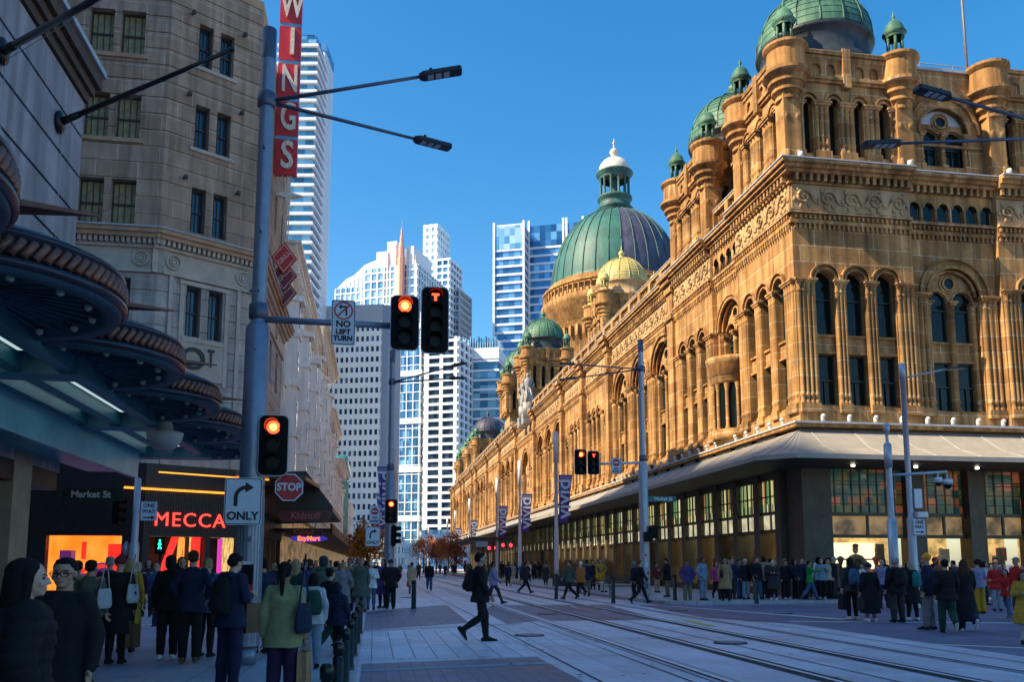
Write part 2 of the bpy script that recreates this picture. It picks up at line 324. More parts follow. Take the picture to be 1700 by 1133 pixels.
# ================================================================ THE DOMED SANDSTONE ARCADE BUILDING
st = stone_mat('sandstone', (.60, .335, .125), (.40, .20, .075), (.76, .57, .36), bw=1.5, bh=.78, ms=.02, streak=.48, var=.42)
st_plain = stone_mat('sandstone_carved', (.56, .30, .11), (.45, .23, .085), (.66, .46, .27), bw=3.1, bh=1.9, ms=.02, var=.42, streak=.5)
st_light = stone_mat('sandstone_frieze', (.56, .38, .20), (.48, .31, .155), (.5, .36, .21), bw=2.4, bh=4, var=.3, streak=.3)
st_dark = M('pier_trachyte', (.085, .068, .045), .55, var=.3, scale=2, bump=.3, coord='Object')
m_lead = M('lead_flashing', (.42, .44, .46), .5, var=.2)
m_glass = glass_mat('window_glass', (.006, .012, .012), .08, .35)
m_frame = M('window_frame_green', (.012, .03, .027), .45, var=.1)
def copper_mat(name, c1, c2, c3, seams_z=.55):
    m, n, l, b = newmat(name); b.inputs['Roughness'].default_value = .55; b.inputs['Specular IOR Level'].default_value = .4
    g = n.new('ShaderNodeNewGeometry'); t = n.new('ShaderNodeTexNoise'); t.inputs['Scale'].default_value = .45; t.inputs['Detail'].default_value = 8; l.new(g.outputs['Position'], t.inputs['Vector'])
    t2 = n.new('ShaderNodeTexNoise'); t2.inputs['Scale'].default_value = 1.6; t2.inputs['Detail'].default_value = 7
    mp = n.new('ShaderNodeMapping'); mp.inputs['Scale'].default_value = (1.6, 1.6, .3); l.new(g.outputs['Position'], mp.inputs[0]); l.new(mp.outputs[0], t2.inputs['Vector'])
    cr = n.new('ShaderNodeValToRGB'); e = cr.color_ramp.elements; e[0].position = .36; e[0].color = rgb(c3); e[1].position = .5; e[1].color = rgb(c1); q = e.new(.66); q.color = rgb(c2)
    ad = n.new('ShaderNodeMath'); ad.operation = 'ADD'; ad.inputs[1].default_value = 0
    mx = n.new('ShaderNodeMath'); mx.operation = 'MULTIPLY_ADD'; mx.inputs[1].default_value = .5; l.new(t.outputs['Fac'], mx.inputs[0])
    hf = n.new('ShaderNodeMath'); hf.operation = 'MULTIPLY'; hf.inputs[1].default_value = .5; l.new(t2.outputs['Fac'], hf.inputs[0]); l.new(hf.outputs[0], mx.inputs[2])
    l.new(mx.outputs[0], cr.inputs[0]); l.new(cr.outputs[0], b.inputs['Base Color'])
    bp = n.new('ShaderNodeBump'); bp.inputs['Strength'].default_value = .3; bp.inputs['Distance'].default_value = .05; l.new(t2.outputs['Fac'], bp.inputs['Height']); l.new(bp.outputs[0], b.inputs['Normal'])
    return m
cu = copper_mat('verdigris_copper', (.055, .16, .105), (.12, .24, .15), (.03, .06, .045))
cu_teal = copper_mat('verdigris_copper_teal', (.022, .12, .105), (.045, .17, .14), (.04, .08, .07))
cu_grey = copper_mat('weathered_lead_copper', (.06, .06, .105), (.085, .10, .15), (.04, .04, .06))
cu_dark = M('dark_copper', (.025, .035, .045), .5, var=.4, scale=2)
cu_pale = copper_mat('pale_copper', (.50, .42, .15), (.58, .48, .17), (.34, .34, .15))
def stained_mat(name='stained_glass', sc=(2.5, 2.6, 1), cols=[(.01, .03, .025), (.16, .05, .02), (.015, .05, .035), (.05, .055, .02), (.24, .07, .03), (.012, .04, .04), (.07, .05, .015), (.01, .02, .02)], es=.22):
    m, n, l, b = newmat(name); b.inputs['Roughness'].default_value = .15
    g = n.new('ShaderNodeNewGeometry'); sx = n.new('ShaderNodeSeparateXYZ'); l.new(g.outputs['Position'], sx.inputs[0])
    ad = n.new('ShaderNodeMath'); ad.operation = 'ADD'; l.new(sx.outputs[0], ad.inputs[0]); l.new(sx.outputs[1], ad.inputs[1])
    cb = n.new('ShaderNodeCombineXYZ'); l.new(ad.outputs[0], cb.inputs[0]); l.new(sx.outputs[2], cb.inputs[1])
    vm = n.new('ShaderNodeVectorMath'); vm.operation = 'MULTIPLY'; vm.inputs[1].default_value = sc; l.new(cb.outputs[0], vm.inputs[0])
    fl = n.new('ShaderNodeVectorMath'); fl.operation = 'FLOOR'; l.new(vm.outputs[0], fl.inputs[0])
    wn_ = n.new('ShaderNodeTexWhiteNoise'); wn_.noise_dimensions = '2D'; l.new(fl.outputs[0], wn_.inputs['Vector'])
    cr = n.new('ShaderNodeValToRGB'); cr.color_ramp.interpolation = 'CONSTANT'; e = cr.color_ramp.elements
    e[0].color = rgb(cols[0]); e[1].position = .9; e[1].color = rgb(cols[7])
    for i in range(1, 7): q = e.new(i*.13); q.color = rgb(cols[i])
    l.new(wn_.outputs['Value'], cr.inputs[0]); l.new(cr.outputs[0], b.inputs['Base Color']); l.new(cr.outputs[0], b.inputs['Emission Color']); b.inputs['Emission Strength'].default_value = es
    return m
m_stain = stained_mat(); m_stain2 = stained_mat('stained_glass_lit', (7, .9, 1), [(.05, .09, .04), (.45, .38, .14), (.10, .22, .10), (.50, .42, .2), (.30, .12, .04), (.2, .26, .1), (.5, .46, .25), (.06, .08, .04)], .55)
def lit_mat(name, c1, c2, es, scale=2.2):
    m, n, l, b = newmat(name); b.inputs['Roughness'].default_value = .5
    g = n.new('ShaderNodeNewGeometry'); t = n.new('ShaderNodeTexNoise'); t.inputs['Scale'].default_value = scale; t.inputs['Detail'].default_value = 3; l.new(g.outputs['Position'], t.inputs['Vector'])
    cr = n.new('ShaderNodeValToRGB'); e = cr.color_ramp.elements; e[0].position = .38; e[0].color = rgb(c1); e[1].position = .62; e[1].color = rgb(c2)
    l.new(t.outputs['Fac'], cr.inputs[0]); l.new(cr.outputs[0], b.inputs['Base Color']); l.new(cr.outputs[0], b.inputs['Emission Color']); b.inputs['Emission Strength'].default_value = es
    return m
m_litwarm = lit_mat('lit_shop_warm', (.30, .19, .06), (.8, .52, .18), .5)
m_litpale = lit_mat('lit_shop_pale', (.40, .36, .22), (.7, .64, .42), .38, 1.6)
m_litdim = lit_mat('lit_shop_dim', (.06, .045, .025), (.26, .16, .07), .4, 1.2)
m_gw = lit_mat('lit_display_gold', (.22, .14, .05), (.8, .56, .2), .9, 1.4); m_gp = lit_mat('lit_display_pale', (.3, .28, .16), (.75, .7, .42), .8, 1.1)
def pane_mat(name, tint=(.05, .06, .06), alpha=.28):
    m, n, l, b = newmat(name); b.inputs['Base Color'].default_value = rgb(tint); b.inputs['Roughness'].default_value = .04; b.inputs['Alpha'].default_value = alpha; b.inputs['Specular IOR Level'].default_value = .9
    return m
m_pane = pane_mat('shop_pane')

def shafts(mb, x, w, n, z0, z1, y=0, r=None, mi=0):
    """cluster of n engaged round shafts, with base rings and a carved capital"""
    r = r or w/n/2*.92
    for i in range(n):
        cx = x-w/2+w*(i+.5)/n
        mb.lathe([(r*1.25, z0+.0), (r*1.25, z0+.12), (r, z0+.16), (r, z0+.3), (r*1.3, z0+.36), (r*1.3, z0+.44), (r, z0+.5), (r, z1-.62), (r*1.25, z1-.58), (r*1.25, z1-.52), (r, z1-.48), (r*1.15, z1-.3), (r*1.5, z1-.18)], cx, y, 8, mi, PI, 2*PI)
    mb.box(x-w/2-.04, x+w/2+.04, y-r*1.75, y+.05, z1-.2, z1-.1, mi)
    mb.box(x-w/2-.1, x+w/2+.1, y-r*2.2, y+.05, z1-.1, z1, mi)
    mb.box(x-w/2-.03, x+w/2+.03, y-r*1.5, y+.02, z0-.4, z0, mi)
_wincache = {}
def window_mesh(w, z0, z1, mull=True, tr=None):
    k = (round(w, 2), z0, z1, mull, tr)
    if k in _wincache: return _wincache[k]
    mb = MB(); t = .07
    mb.box(-w/2, -w/2+t, -.06, .02, z0, z1, 0); mb.box(w/2-t, w/2, -.06, .02, z0, z1, 0)
    mb.box(-w/2+t, w/2-t, -.055, .02, z1-t, z1, 0); mb.box(-w/2+t, w/2-t, -.055, .02, z0, z0+t, 0)
    zm = tr or (z0+z1)/2; mb.box(-w/2+t, w/2-t, -.05, .02, zm-.04, zm+.04, 0)
    if mull: mb.box(-.025, .025, -.045, .02, z0+t, zm-.04, 0)
    mb.quad((-w/2, .03, z0), (w/2, .03, z0), (w/2, .03, z1), (-w/2, .03, z1), 1)
    me = mb.mesh('window'); me.materials.append(m_frame); me.materials.append(m_glass); _wincache[k] = me
    return me
NWIN = [0]
def add_window(parent, w, z0, z1, x, y, mull=True, tr=None):
    NWIN[0] += 1
    return mesh_obj('window', window_mesh(w, z0, z1, mull, tr), parent, (x, y, 0))
def caps(mb, hw, zs, T):
    for x in (-hw, hw): mb.quad((x, 0, zs), (x, T, zs), (x, T, 17.05), (x, 0, 17.05))
def triple_masonry(w=6.1):
    mb = MB(); hw = w/2; pw = (w-6.1)/2+1.05; ow = .48; T = .62
    cs = (-1.55, 0, 1.55)
    caps(mb, hw, 14.75, T); mb.box(-hw, hw, 0, T, 7.7, 8.75)
    for s in (-1, 1):
        x0, x1 = sorted((s*hw, s*(1.55+ow))); mb.box(x0, x1, 0, T, 8.75, 14.75); shafts(mb, (x0+x1)/2, (x1-x0)*.88, 4, 8.85, 14.75)
    for x in (-.775, .775): mb.box(x-.295, x+.295, 0, T, 8.75, 14.75); shafts(mb, x, .56, 3, 8.85, 14.75)
    for c in cs:
        mb.box(c-ow, c+ow, .2, T, 11.25, 12.15); mb.box(c-ow, c+ow, .1, .2, 12.05, 12.15); mb.box(c-ow, c+ow, .1, .2, 11.25, 11.35); mb.box(c-ow, c+ow, .15, .2, 8.75, 8.85)
    xs = [-hw, -.775, .775, hw]
    for i, c in enumerate(cs):
        mb.arch_panel(xs[i], xs[i+1], 14.75, 17.05, c, ow, 0, T)
        mb.arch_ring(c, 14.75, ow, ow+.1, -.09, 0); mb.arch_ring(c, 14.75, ow+.17, ow+.2, -.04, 0)
        mb.arch_ring(c, 14.75, .70, .765, -.16, 0); mb.arch_ring(c, 14.75, .62, .66, -.05, 0)
    return mb
def tracery(mb, r, zs, y, T, sub=.42, mi=0, z_low=8.75, mi2=1):
    """two sub-arches, a ringed oculus and a middle column inside an outer arch"""
    c = r*.5; sr = min(r*.40, .62); zsub = zs-.25
    for s in (-1, 1):
        x0, x1 = (-r, 0) if s < 0 else (0, r)
        mb.arch_panel(x0, x1, zsub, zsub+r*.62, s*c, sr, y, T)
        mb.arch_ring(s*c, zsub, sr, sr+.09, y-.07, y)
    # field above the sub arches up to the big arch, with oculus
    n = 18; zc = zs+r*.52; ro = r*.2
    for i in range(n):
        a0, a1 = PI*i/n, PI*(i+1)/n
        zb = zsub+r*.62-.001
        p0 = (r*math.cos(a0), zs+r*math.sin(a0)); p1 = (r*math.cos(a1), zs+r*math.sin(a1))
        if min(p0[1], p1[1]) > zb: mb.quad((p0[0], y, p0[1]), (p1[0], y, p1[1]), (p1[0], y, zb), (p0[0], y, zb), mi2)
        else: mb.quad((p0[0], y, max(zb, p0[1])), (p1[0], y, max(zb, p1[1])), (p1[0], y, zb), (p0[0], y, zb), mi2)
    for (ra, rb, yy) in ((ro, ro*1.35, y-.1), (ro*1.6, ro*1.85, y-.06)): mb.arch_ring(0, zc, ra, rb, yy, y, 18, mi, 0, 2*PI)
    vs = [(ro*math.cos(2*PI*i/16), y-.012, zc+ro*math.sin(2*PI*i/16)) for i in range(16)]; mb.add(vs, [tuple(range(16))], 2)
def big_masonry(w=4.9, r=1.75, zs=14.9, low=8.75, oriel=False):
    mb = MB(); hw = w/2; T = .6; yi = .38; caps(mb, hw, zs, T)
    mb.box(-hw, hw, 0, T, 7.7, low)
    pw = hw-r
    for s in (-1, 1):
        x0, x1 = sorted((s*hw, s*r)); mb.box(x0, x1, 0, T, low, zs)
        if pw > .3: shafts(mb, (x0+x1)/2, (x1-x0)*.86, 2 if pw < .8 else 3, low+.1, zs)
        xa, xb = sorted((s*r, s*(r-.28))); mb.box(xa, xb, yi-.05, T, low, zs-.25); shafts(mb, (xa+xb)/2, .24, 1, low+.1, zs-.25, yi-.08, .11)
    mb.box(-.14, .14, yi-.05, T, low, zs-.25); shafts(mb, 0, .26, 1, low+.1, zs-.25, yi-.1, .13)
    mb.box(-r, r, yi+.03, T, 11.2, 12.2); mb.box(-r, r, yi-.06, yi+.03, 12.1, 12.2); mb.box(-r, r, yi-.06, yi+.03, 11.2, 11.3)
    mb.arch_panel(-hw, hw, zs, 17.05, 0, r, 0, T, 20)
    mb.arch_ring(0, zs, r, r+.13, -.1, 0, 20); mb.arch_ring(0, zs, min(r+.42, hw-.05), min(r+.52, hw), -.15, 0, 20)
    mb.arch_ring(0, zs, r-.14, r-.02, .12, .2, 20)
    tracery(mb, r, zs, yi, T-yi)
    if oriel:
        for (prof) in ([(.35, 7.7), (.9, 8.1), (1.25, 8.3), (1.3, 8.75), (1.18, 8.8)], [(1.12, 11.3), (1.25, 11.4), (1.25, 11.75), (1.35, 11.8), (1.35, 12.35), (1.5, 12.5), (1.52, 12.75), (.9, 12.9), (0, 12.92)]):
            mb.lathe(prof, 0, .1, 20, 0, PI, 2*PI)
        mb.lathe([(1.05, 8.8), (1.05, 11.3)], 0, .1, 20, 2, PI, 2*PI)
        for k in range(6):
            a = PI+PI*(k+.5)/6; mb.lathe([(.15, 8.8), (.1, 9), (.1, 10.9), (.17, 11.3)], 1.12*math.cos(a), .1+1.12*math.sin(a), 8, 0)
    return mb
def small_masonry(w=1.9):
    mb = MB(); hw = w/2; T = .6; r = .5; caps(mb, hw, 13.6, T)
    mb.box(-hw, hw, 0, T, 7.7, 8.75)
    for s in (-1, 1):
        x0, x1 = sorted((s*hw, s*r)); mb.box(x0, x1, 0, T, 8.75, 13.6); shafts(mb, s*(r+.16), .26, 2, 8.85, 13.6)
    mb.arch_panel(-hw, hw, 13.6, 17.05, 0, r, 0, T); mb.arch_ring(0, 13.6, r, r+.1, -.08, 0); mb.arch_ring(0, 13.6, r+.25, r+.32, -.12, 0)
    mb.box(-r, r, .2, T, 11.2, 12.2)
    return mb
def sculpt_masonry(w=9):
    mb = MB(); hw = w/2; r = 2.5
    mb.box(-hw, hw, 0, .6, 7.7, 8.75)
    for s in (-1, 1):
        x0, x1 = sorted((s*hw, s*r)); mb.box(x0, x1, 0, .6, 8.75, 13.6); shafts(mb, s*(r+.5), .7, 3, 8.85, 13.6); shafts(mb, s*(hw-.5), .7, 3, 8.85, 13.6)
    mb.arch_panel(-hw, hw, 13.6, 17.05, 0, r, 0, .6, 20); mb.arch_ring(0, 13.6, r, r+.2, -.15, 0, 20); mb.arch_ring(0, 13.6, r+.4, r+.5, -.2, 0, 20)
    mb.quad((-r, .5, 8.75), (r, .5, 8.75), (r, .5, 16.2), (-r, .5, 16.2), 1)
    rnd = random.Random(3)
    for k in range(26): mb.ball((rnd.uniform(-2, 2), .45, rnd.uniform(9, 14.5)), rnd.uniform(.15, .35), .2, rnd.uniform(.3, .8), 8, 5, 1)
    return mb
def spiral_relief(mb, cx, cz, rad, y, flip=1, mi=1):
    pts = []
    for k in range(26):
        a = k*.42; q = rad*(1-k/28)
        pts.append((cx+flip*q*math.cos(a), y, cz+q*math.sin(a)*.95))
    mb.tube(pts, .085, 5, mi, False, .05)
    mb.tube([(cx+flip*rad, y, cz), (cx+flip*rad*1.3, y, cz-rad*.6), (cx+flip*rad*1.9, y, cz-rad*.75)], .07, 5, mi, False, .03)
    for a in (2.2, 3.4, 4.4, 5.3): mb.ball((cx+flip*rad*1.12*math.cos(a), y+.02, cz+rad*1.1*math.sin(a)), .11, .06, .14, 6, 4, mi)
def entablature(w, frieze='scroll', extra0=0, extra1=0, dz=0):
    """architrave, corbel rows, frieze and main cornice over a stretch of wall of width w"""
    mb = MB(); hw = w/2; a, b = -hw-extra0, hw+extra1
    mb.box(-hw, hw, 0, .6, 17.05, 20.3, 0)
    def band(z0, z1, p, mi=0): mb.box(a-(p if extra0 else 0), b+(p if extra1 else 0), -p, .01, z0+dz, z1+dz, mi)
    band(17.42, 17.6, .14); band(17.9, 18.05, .22); band(19.36, 19.46, .14)
    band(19.8, 19.98, .42); band(19.98, 20.16, .56); band(20.16, 20.34, .68); band(20.34, 20.40, .74, 2)
    band(17.6, 17.9, .045)
    n = int(w/.24)
    for i in range(n):
        x = -hw+w*(i+.5)/n
        mb.box(x-.055, x+.055, -.12, 0, 17.18, 17.42, 0); mb.box(x-.05, x+.05, -.19, -.04, 17.66, 17.84, 0)
    n = int(w/.34)
    for i in range(n):
        x = -hw+w*(i+.5)/n; mb.box(x-.08, x+.08, -.36, 0, 19.46, 19.8, 0)
    if frieze == 'scroll':
        mb.box(-hw+.02, hw-.02, -.06, .0, 18.06, 19.35, 1)
        k = max(2, int(round(w/1.25)))
        for i in range(k): spiral_relief(mb, -hw+w*(i+.5)/k, 18.72, .42, -.09, 1 if i < k/2 else -1)
    elif frieze == 'plain':
        mb.box(-hw+.02, hw-.02, -.05, .0, 18.06, 19.35, 1)
        k = int(w/.9)
        for i in range(k): mb.ball((-hw+w*(i+.5)/k, -.06, 18.7), .3, .09, .42, 8, 5, 1)
    else:
        k = int(round(w/.78)); u = w/k
        for i in range(k):
            x = -hw+u*(i+.5); mb.arch_panel(x-u/2, x+u/2, 18.75, 19.36, x, u*.33, -.16, .16, 8); mb.arch_ring(x, 18.75, u*.33, u*.33+.06, -.2, -.16, 8)
            mb.quad((x-u*.33, -.02, 18.06), (x+u*.33, -.02, 18.06), (x+u*.33, -.02, 19.1), (x-u*.33, -.02, 19.1), 3)
            mb.cyl(x-u/2, -.1, 18.06, 18.75, .09, 6, 0)
    return mb
STM = [st, st_light, m_lead, m_glass]
arc = empty('arcade_building', (19, 35.4, 0), 0, 'long golden sandstone arcade building with green copper domes and rows of round arches', 'building')
FX, FY = 19.0, 35.4
def face_george(yc, out=0.):  # local x -> -Y, outwards -> -X ; relative to the building root
    return (0-out, yc-FY, 0), (0, 0, -PI/2)
def face_market(xc, out=0.): return (xc-FX, 0-out, 0), (0, 0, 0)
_me = {}
def cached(key, fn, mats):
    if key not in _me:
        mb = fn(); bm = bmesh.new(); me = mb.mesh(key); bm.from_mesh(me); bmesh.ops.remove_doubles(bm, verts=bm.verts, dist=1e-4); bmesh.ops.recalc_face_normals(bm, faces=bm.faces); bm.to_mesh(me); bm.free()
        for m in mats: me.materials.append(m)
        _me[key] = me
    return _me[key]
MAS = [st, st_light, m_glass]
def bay(kind, place, full=True):
    loc, rot = place
    if kind == 'T':
        o = mesh_obj('arcade_bay', cached('triple_arch_bay', triple_masonry, MAS), arc, loc, rot)
        if full:
            for c in (-1.55, 0, 1.55):
                add_window(o, .98, 12.15, 15.3, c, .45, False, 13.9); add_window(o, .98, 8.8, 11.25, c, .45)
    elif kind in ('G', 'GO', 'GM'):
        r = {'G': 1.75, 'GO': 1.5, 'GM': 1.35}[kind]; w = {'G': 4.9, 'GO': 3.5, 'GM': 4.65}[kind]; zs = {'G': 15.0, 'GO': 14.7, 'GM': 14.45}[kind]
        o = mesh_obj('arcade_bay', cached('great_arch_bay_'+kind, lambda: big_masonry(w, r, zs, 8.75, kind == 'GO'), MAS), arc, loc, rot)
        if full:
            for s in (-1, 1):
                add_window(o, r-.35, 12.2, zs+.3, s*r*.5, .5, False, 13.8)
                if kind != 'GO': add_window(o, r-.35, 8.8, 11.2, s*r*.5, .5)
    elif kind == 'S':
        o = mesh_obj('arcade_bay', cached('narrow_arch_bay', small_masonry, MAS), arc, loc, rot)
        if full: add_window(o, .98, 12.2, 14.1, 0, .45, False); add_window(o, .98, 8.8, 11.2, 0, .45)
    elif kind == 'R':
        o = mesh_obj('arcade_bay', cached('sculpture_arch_bay', sculpt_masonry, MAS), arc, loc, rot)
    return o
def pilaster(place, w=.9, p=.45, z1=20.3):
    def f():
        mb = MB(); mb.box(-w/2, w/2, -p, 0, 7.7, z1-.55); mb.box(-w/2-.12, w/2+.12, -p-.14, 0, z1-2.9, z1-2.6); mb.box(-w/2-.12, w/2+.12, -p-.14, 0, z1-1.1, z1-.55)
        mb.box(-w/2-.3, w/2+.3, -p-.34, 0, z1-.55, z1-.2); mb.box(-w/2-.5, w/2+.5, -p-.5, 0, z1-.2, z1+.1); mb.box(-w/2-.1, w/2+.1, -p-.1, 0, 7.7, 8.9); mb.box(-w/2-.52, w/2+.52, -p-.52, 0, z1+.1, z1+.16, 1); return mb
    return mesh_obj('pilaster', cached('pilaster%.2f%.2f' % (w, p), f, [st, m_lead]), arc, place[0], place[1])
def balustrade(place, w):
    def f():
        mb = MB(); hw = w/2; mb.box(-hw, hw, .05, .45, 20.4, 20.75); mb.box(-hw, hw, .0, .5, 21.75, 21.95); mb.box(-hw, hw, -.04, .54, 21.95, 22.0, 1)
        k = max(1, int(round(w/2.6))); u = w/k
        for i in range(k+1): x = -hw+u*i; mb.box(max(-hw, x-.25), min(hw, x+.25), -.03, .5, 20.75, 21.75)
        for i in range(k):
            n = int((u-.5)/.3)
            for j in range(n): x = -hw+u*i+.25+(u-.5)*(j+.5)/n; mb.lathe([(.07, 20.75), (.09, 21.0), (.05, 21.3), (.09, 21.6), (.06, 21.75)], x, .25, 6)
        return mb
    return mesh_obj('balustrade', cached('balustrade%.2f' % w, f, [st, m_lead]), arc, place[0], place[1])
def ent(place, w, frieze='scroll', e0=0, e1=0, dz=0):
    return mesh_obj('cornice', cached('entab%.2f%s%d%d%.3f' % (w, frieze, e0, e1, dz), lambda: entablature(w, frieze, e0, e1, dz), STM), arc, place[0], place[1])
# --- George side (world Y of each bay centre)
P_OUT = .0
ent(face_market(22.056), 6.1, 'scroll', .001, 0, .003); bay('T', face_market(22.056))
bay('GM', face_market(27.43, -.35)); ent(face_market(27.43, -.35), 4.65, 'arcade')
bay('T', face_market(32.8)); ent(face_market(32.8), 6.1)
bay('GM', face_market(38.2, -.35)); ent(face_market(38.2, -.35), 4.7, 'arcade')
bay('T', face_market(43.6)); ent(face_market(43.6), 6.1)
yq = FY
ent(face_george(38.456), 6.1, 'scroll', 0, .001); bay('T', face_george(38.456))
bay('GO', face_george(43.25, -.3)); ent(face_george(43.25, -.3), 3.5, 'arcade')
bay('T', face_george(48.05)); ent(face_george(48.05), 6.1)
pilaster(face_george(51.6, -.1), 1.0, .3)
bay('S', face_george(51.6+.9, -.3)) if False else None
seq = []
y = 52.1
def run(kind, w, fr, out=-.3, full=True):
    global y
    bay(kind, face_george(y+w/2, out), full) if kind else None
    ent(face_george(y+w/2, out), w, fr); seq.append((y, w)); y += w
def pil(w=.9, out=-.3, p=.45):
    global y
    mb = None; pilaster(face_george(y+w/2, out), w, p); y += w
for rep in range(3): run('G', 4.9, 'scroll')
pil(); run('S', 1.9, 'plain'); run('T', 6.1, 'plain', 0) if False else run('T', 6.1, 'plain')
pil(); run('T', 6.1, 'plain'); run('S', 1.9, 'plain'); pil()
yA = y
for rep in range(3): run('G', 4.9, 'scroll', full=False)
pil(); run('S', 1.9, 'plain', full=False); run('R', 9.0, 'plain', full=False); run('S', 1.9, 'plain', full=False); pil()
for rep in range(3): run('G', 4.9, 'plain', full=False)
pil(); run('T', 6.1, 'plain', full=False); run('S', 1.9, 'plain', full=False); run('T', 6.1, 'plain', full=False); pil()
while y < 200:
    for rep in range(3): run('G', 4.9, 'plain', full=False)
    pil(); run('T', 6.1, 'plain', full=False); pil()
YEND = y
# dark glass behind the far bays, inner core and roofs
core = MB()
core.box(1.3, 29.2, 1.3, YEND-FY, 6.0, 19.9)
core.quad((1.25, 1.3, 8), (1.25, YEND-FY, 8), (1.25, YEND-FY, 17), (1.25, 1.3, 17), 1); core.quad((1.3, 1.25, 8), (29, 1.25, 8), (29, 1.25, 17), (1.3, 1.25, 17), 1)
core.build('core_wall', [st, m_glass], arc)
rf = MB(); rf.box(.6, 29.5, .6, YEND-FY, 19.9, 20.2); rf.box(2.5, 27, 22, YEND-FY-20, 20.2, 21.6); rf.build('roof', M('roof_lead', (.2, .22, .24), .6), arc)
balustrade(face_george((52.1+seq[0][0]+14.7)/2+0, -.3), 14.7)
yy = 66.8
while yy < YEND-8:
    if 106 < yy < 110: yy += 12
    balustrade(face_george(yy+4, -.3), 8.0); yy += 8.0

# --- upper tower storeys, turrets, cupolas, domes
def upper_face(w, n, z0=20.4, hi=True):
    mb = MB(); hw = w/2; pw = w/n; r = .235; T = .45
    mb.box(-hw, hw, 0, T, z0, z0+.55)
    for i in range(n+1):
        x = -hw+pw*i; a, b = max(-hw, x-pw/2+r), min(hw, x+pw/2-r); mb.box(a, b, 0, T, z0+.55, 23.55); 
        shafts(mb, (a+b)/2, (b-a)*.9, 3 if 0 < i < n else 2, z0+.65, 23.55, 0)
    for i in range(n):
        x = -hw+pw*(i+.5); mb.arch_panel(x-pw/2, x+pw/2, 23.55, 24.55, x, r, 0, T, 10)
        mb.arch_ring(x, 23.55, r, r+.09, -.09, 0, 10); mb.arch_ring(x, 23.55, r+.2, r+.27, -.14, 0, 10)
        mb.quad((x-r-.05, T-.05, z0+.55), (x+r+.05, T-.05, z0+.55), (x+r+.05, T-.05, 23.9), (x-r-.05, T-.05, 23.9), 2)
    mb.box(-hw, hw, -.14, T, 24.55, 24.68); mb.box(-hw, hw, -.24, T, 24.68, 24.85); mb.box(-hw, hw, 0, T, 24.85, 25.95)
    k = int(w/.68); u = w/k
    for i in range(k):
        x = -hw+u*(i+.5); mb.arch_panel(x-u/2, x+u/2, 25.3, 25.75, x, u*.3, -.12, .12, 8); 
        for s in (-1, 1): mb.box(min(x+s*u*.3, x+s*u/2), max(x+s*u*.3, x+s*u/2), -.12, 0, 24.9, 25.3)
    mb.box(-hw, hw, -.2, T, 25.75, 25.9); mb.box(-hw, hw, -.26, T+.05, 25.95, 26.1); mb.box(-hw, hw, -.28, T+.06, 26.1, 26.15, 1); mb.box(-.2, .2, -.3, 0, 24.3, 26.3)
    return mb
def turret(x, y, dz=0, cup=True, mat=None):
    def f():
        mb = MB()
        for i in range(4): a = PI/4+i*PI/2; mb.lathe([(.2, 20.4), (.2, 20.9), (.14, 21), (.14, 22.4), (.2, 22.5), (.2, 22.7), (.14, 22.8), (.14, 23.7)], .38*math.cos(a), .38*math.sin(a), 8)
        mb.box(-.42, .42, -.42, .42, 20.4, 23.8)
        mb.lathe([(.42, 23.45), (.56, 23.5), (.56, 23.66), (.5, 23.7), (.62, 23.88), (.72, 23.9), (.72, 24.04), (.66, 24.08), (.78, 24.26), (.88, 24.28), (.88, 24.42), (.82, 24.46), (.92, 24.6), (1.12, 24.74), (1.12, 24.9), (.93, 24.92), (.9, 25.9), (.97, 25.98), (1.06, 26.1), (1.06, 26.24), (0, 26.28)], 0, 0, 24, smooth=False)
        return mb
    t = mesh_obj('turret', cached('turret', f, [st_plain]), arc, (x-FX, y-FY, dz))
    if cup:
        def g():
            mb = MB(); mb.lathe([(.58, 26.26), (.58, 26.4), (.46, 26.5), (.46, 26.62)], 0, 0, 8, smooth=False)
            for i in range(6): a = i*PI/3; mb.cyl(.36*math.cos(a), .36*math.sin(a), 26.6, 27.45, .075, 6)
            mb.lathe([(.12, 26.6), (.12, 27.5)], 0, 0, 8)
            mb.lathe([(.45, 27.4), (.45, 27.55), (.58, 27.65), (.5, 27.72), (.46, 27.9), (.36, 28.15), (.2, 28.32), (.06, 28.4), (.05, 28.5), (.1, 28.58), (.05, 28.68), (.015, 28.85), (0, 28.9)], 0, 0, 16)
            return mb
        mesh_obj('cupola', cached('cupola'+(mat or cu).name, g, [mat or cu]), t)
    return t
def dome_prof(r, h, z0, rows):
    pr = []
    for i in range(rows+1):
        a = (PI/2)*i/rows; q = r*math.cos(a)**.92; z = z0+h*math.sin(a)
        if i: pr.append((q+.0, z-.02)); pr.append((q-.035 if i < rows else 0.05, z))
        else: pr += [(q, z)]
    return pr
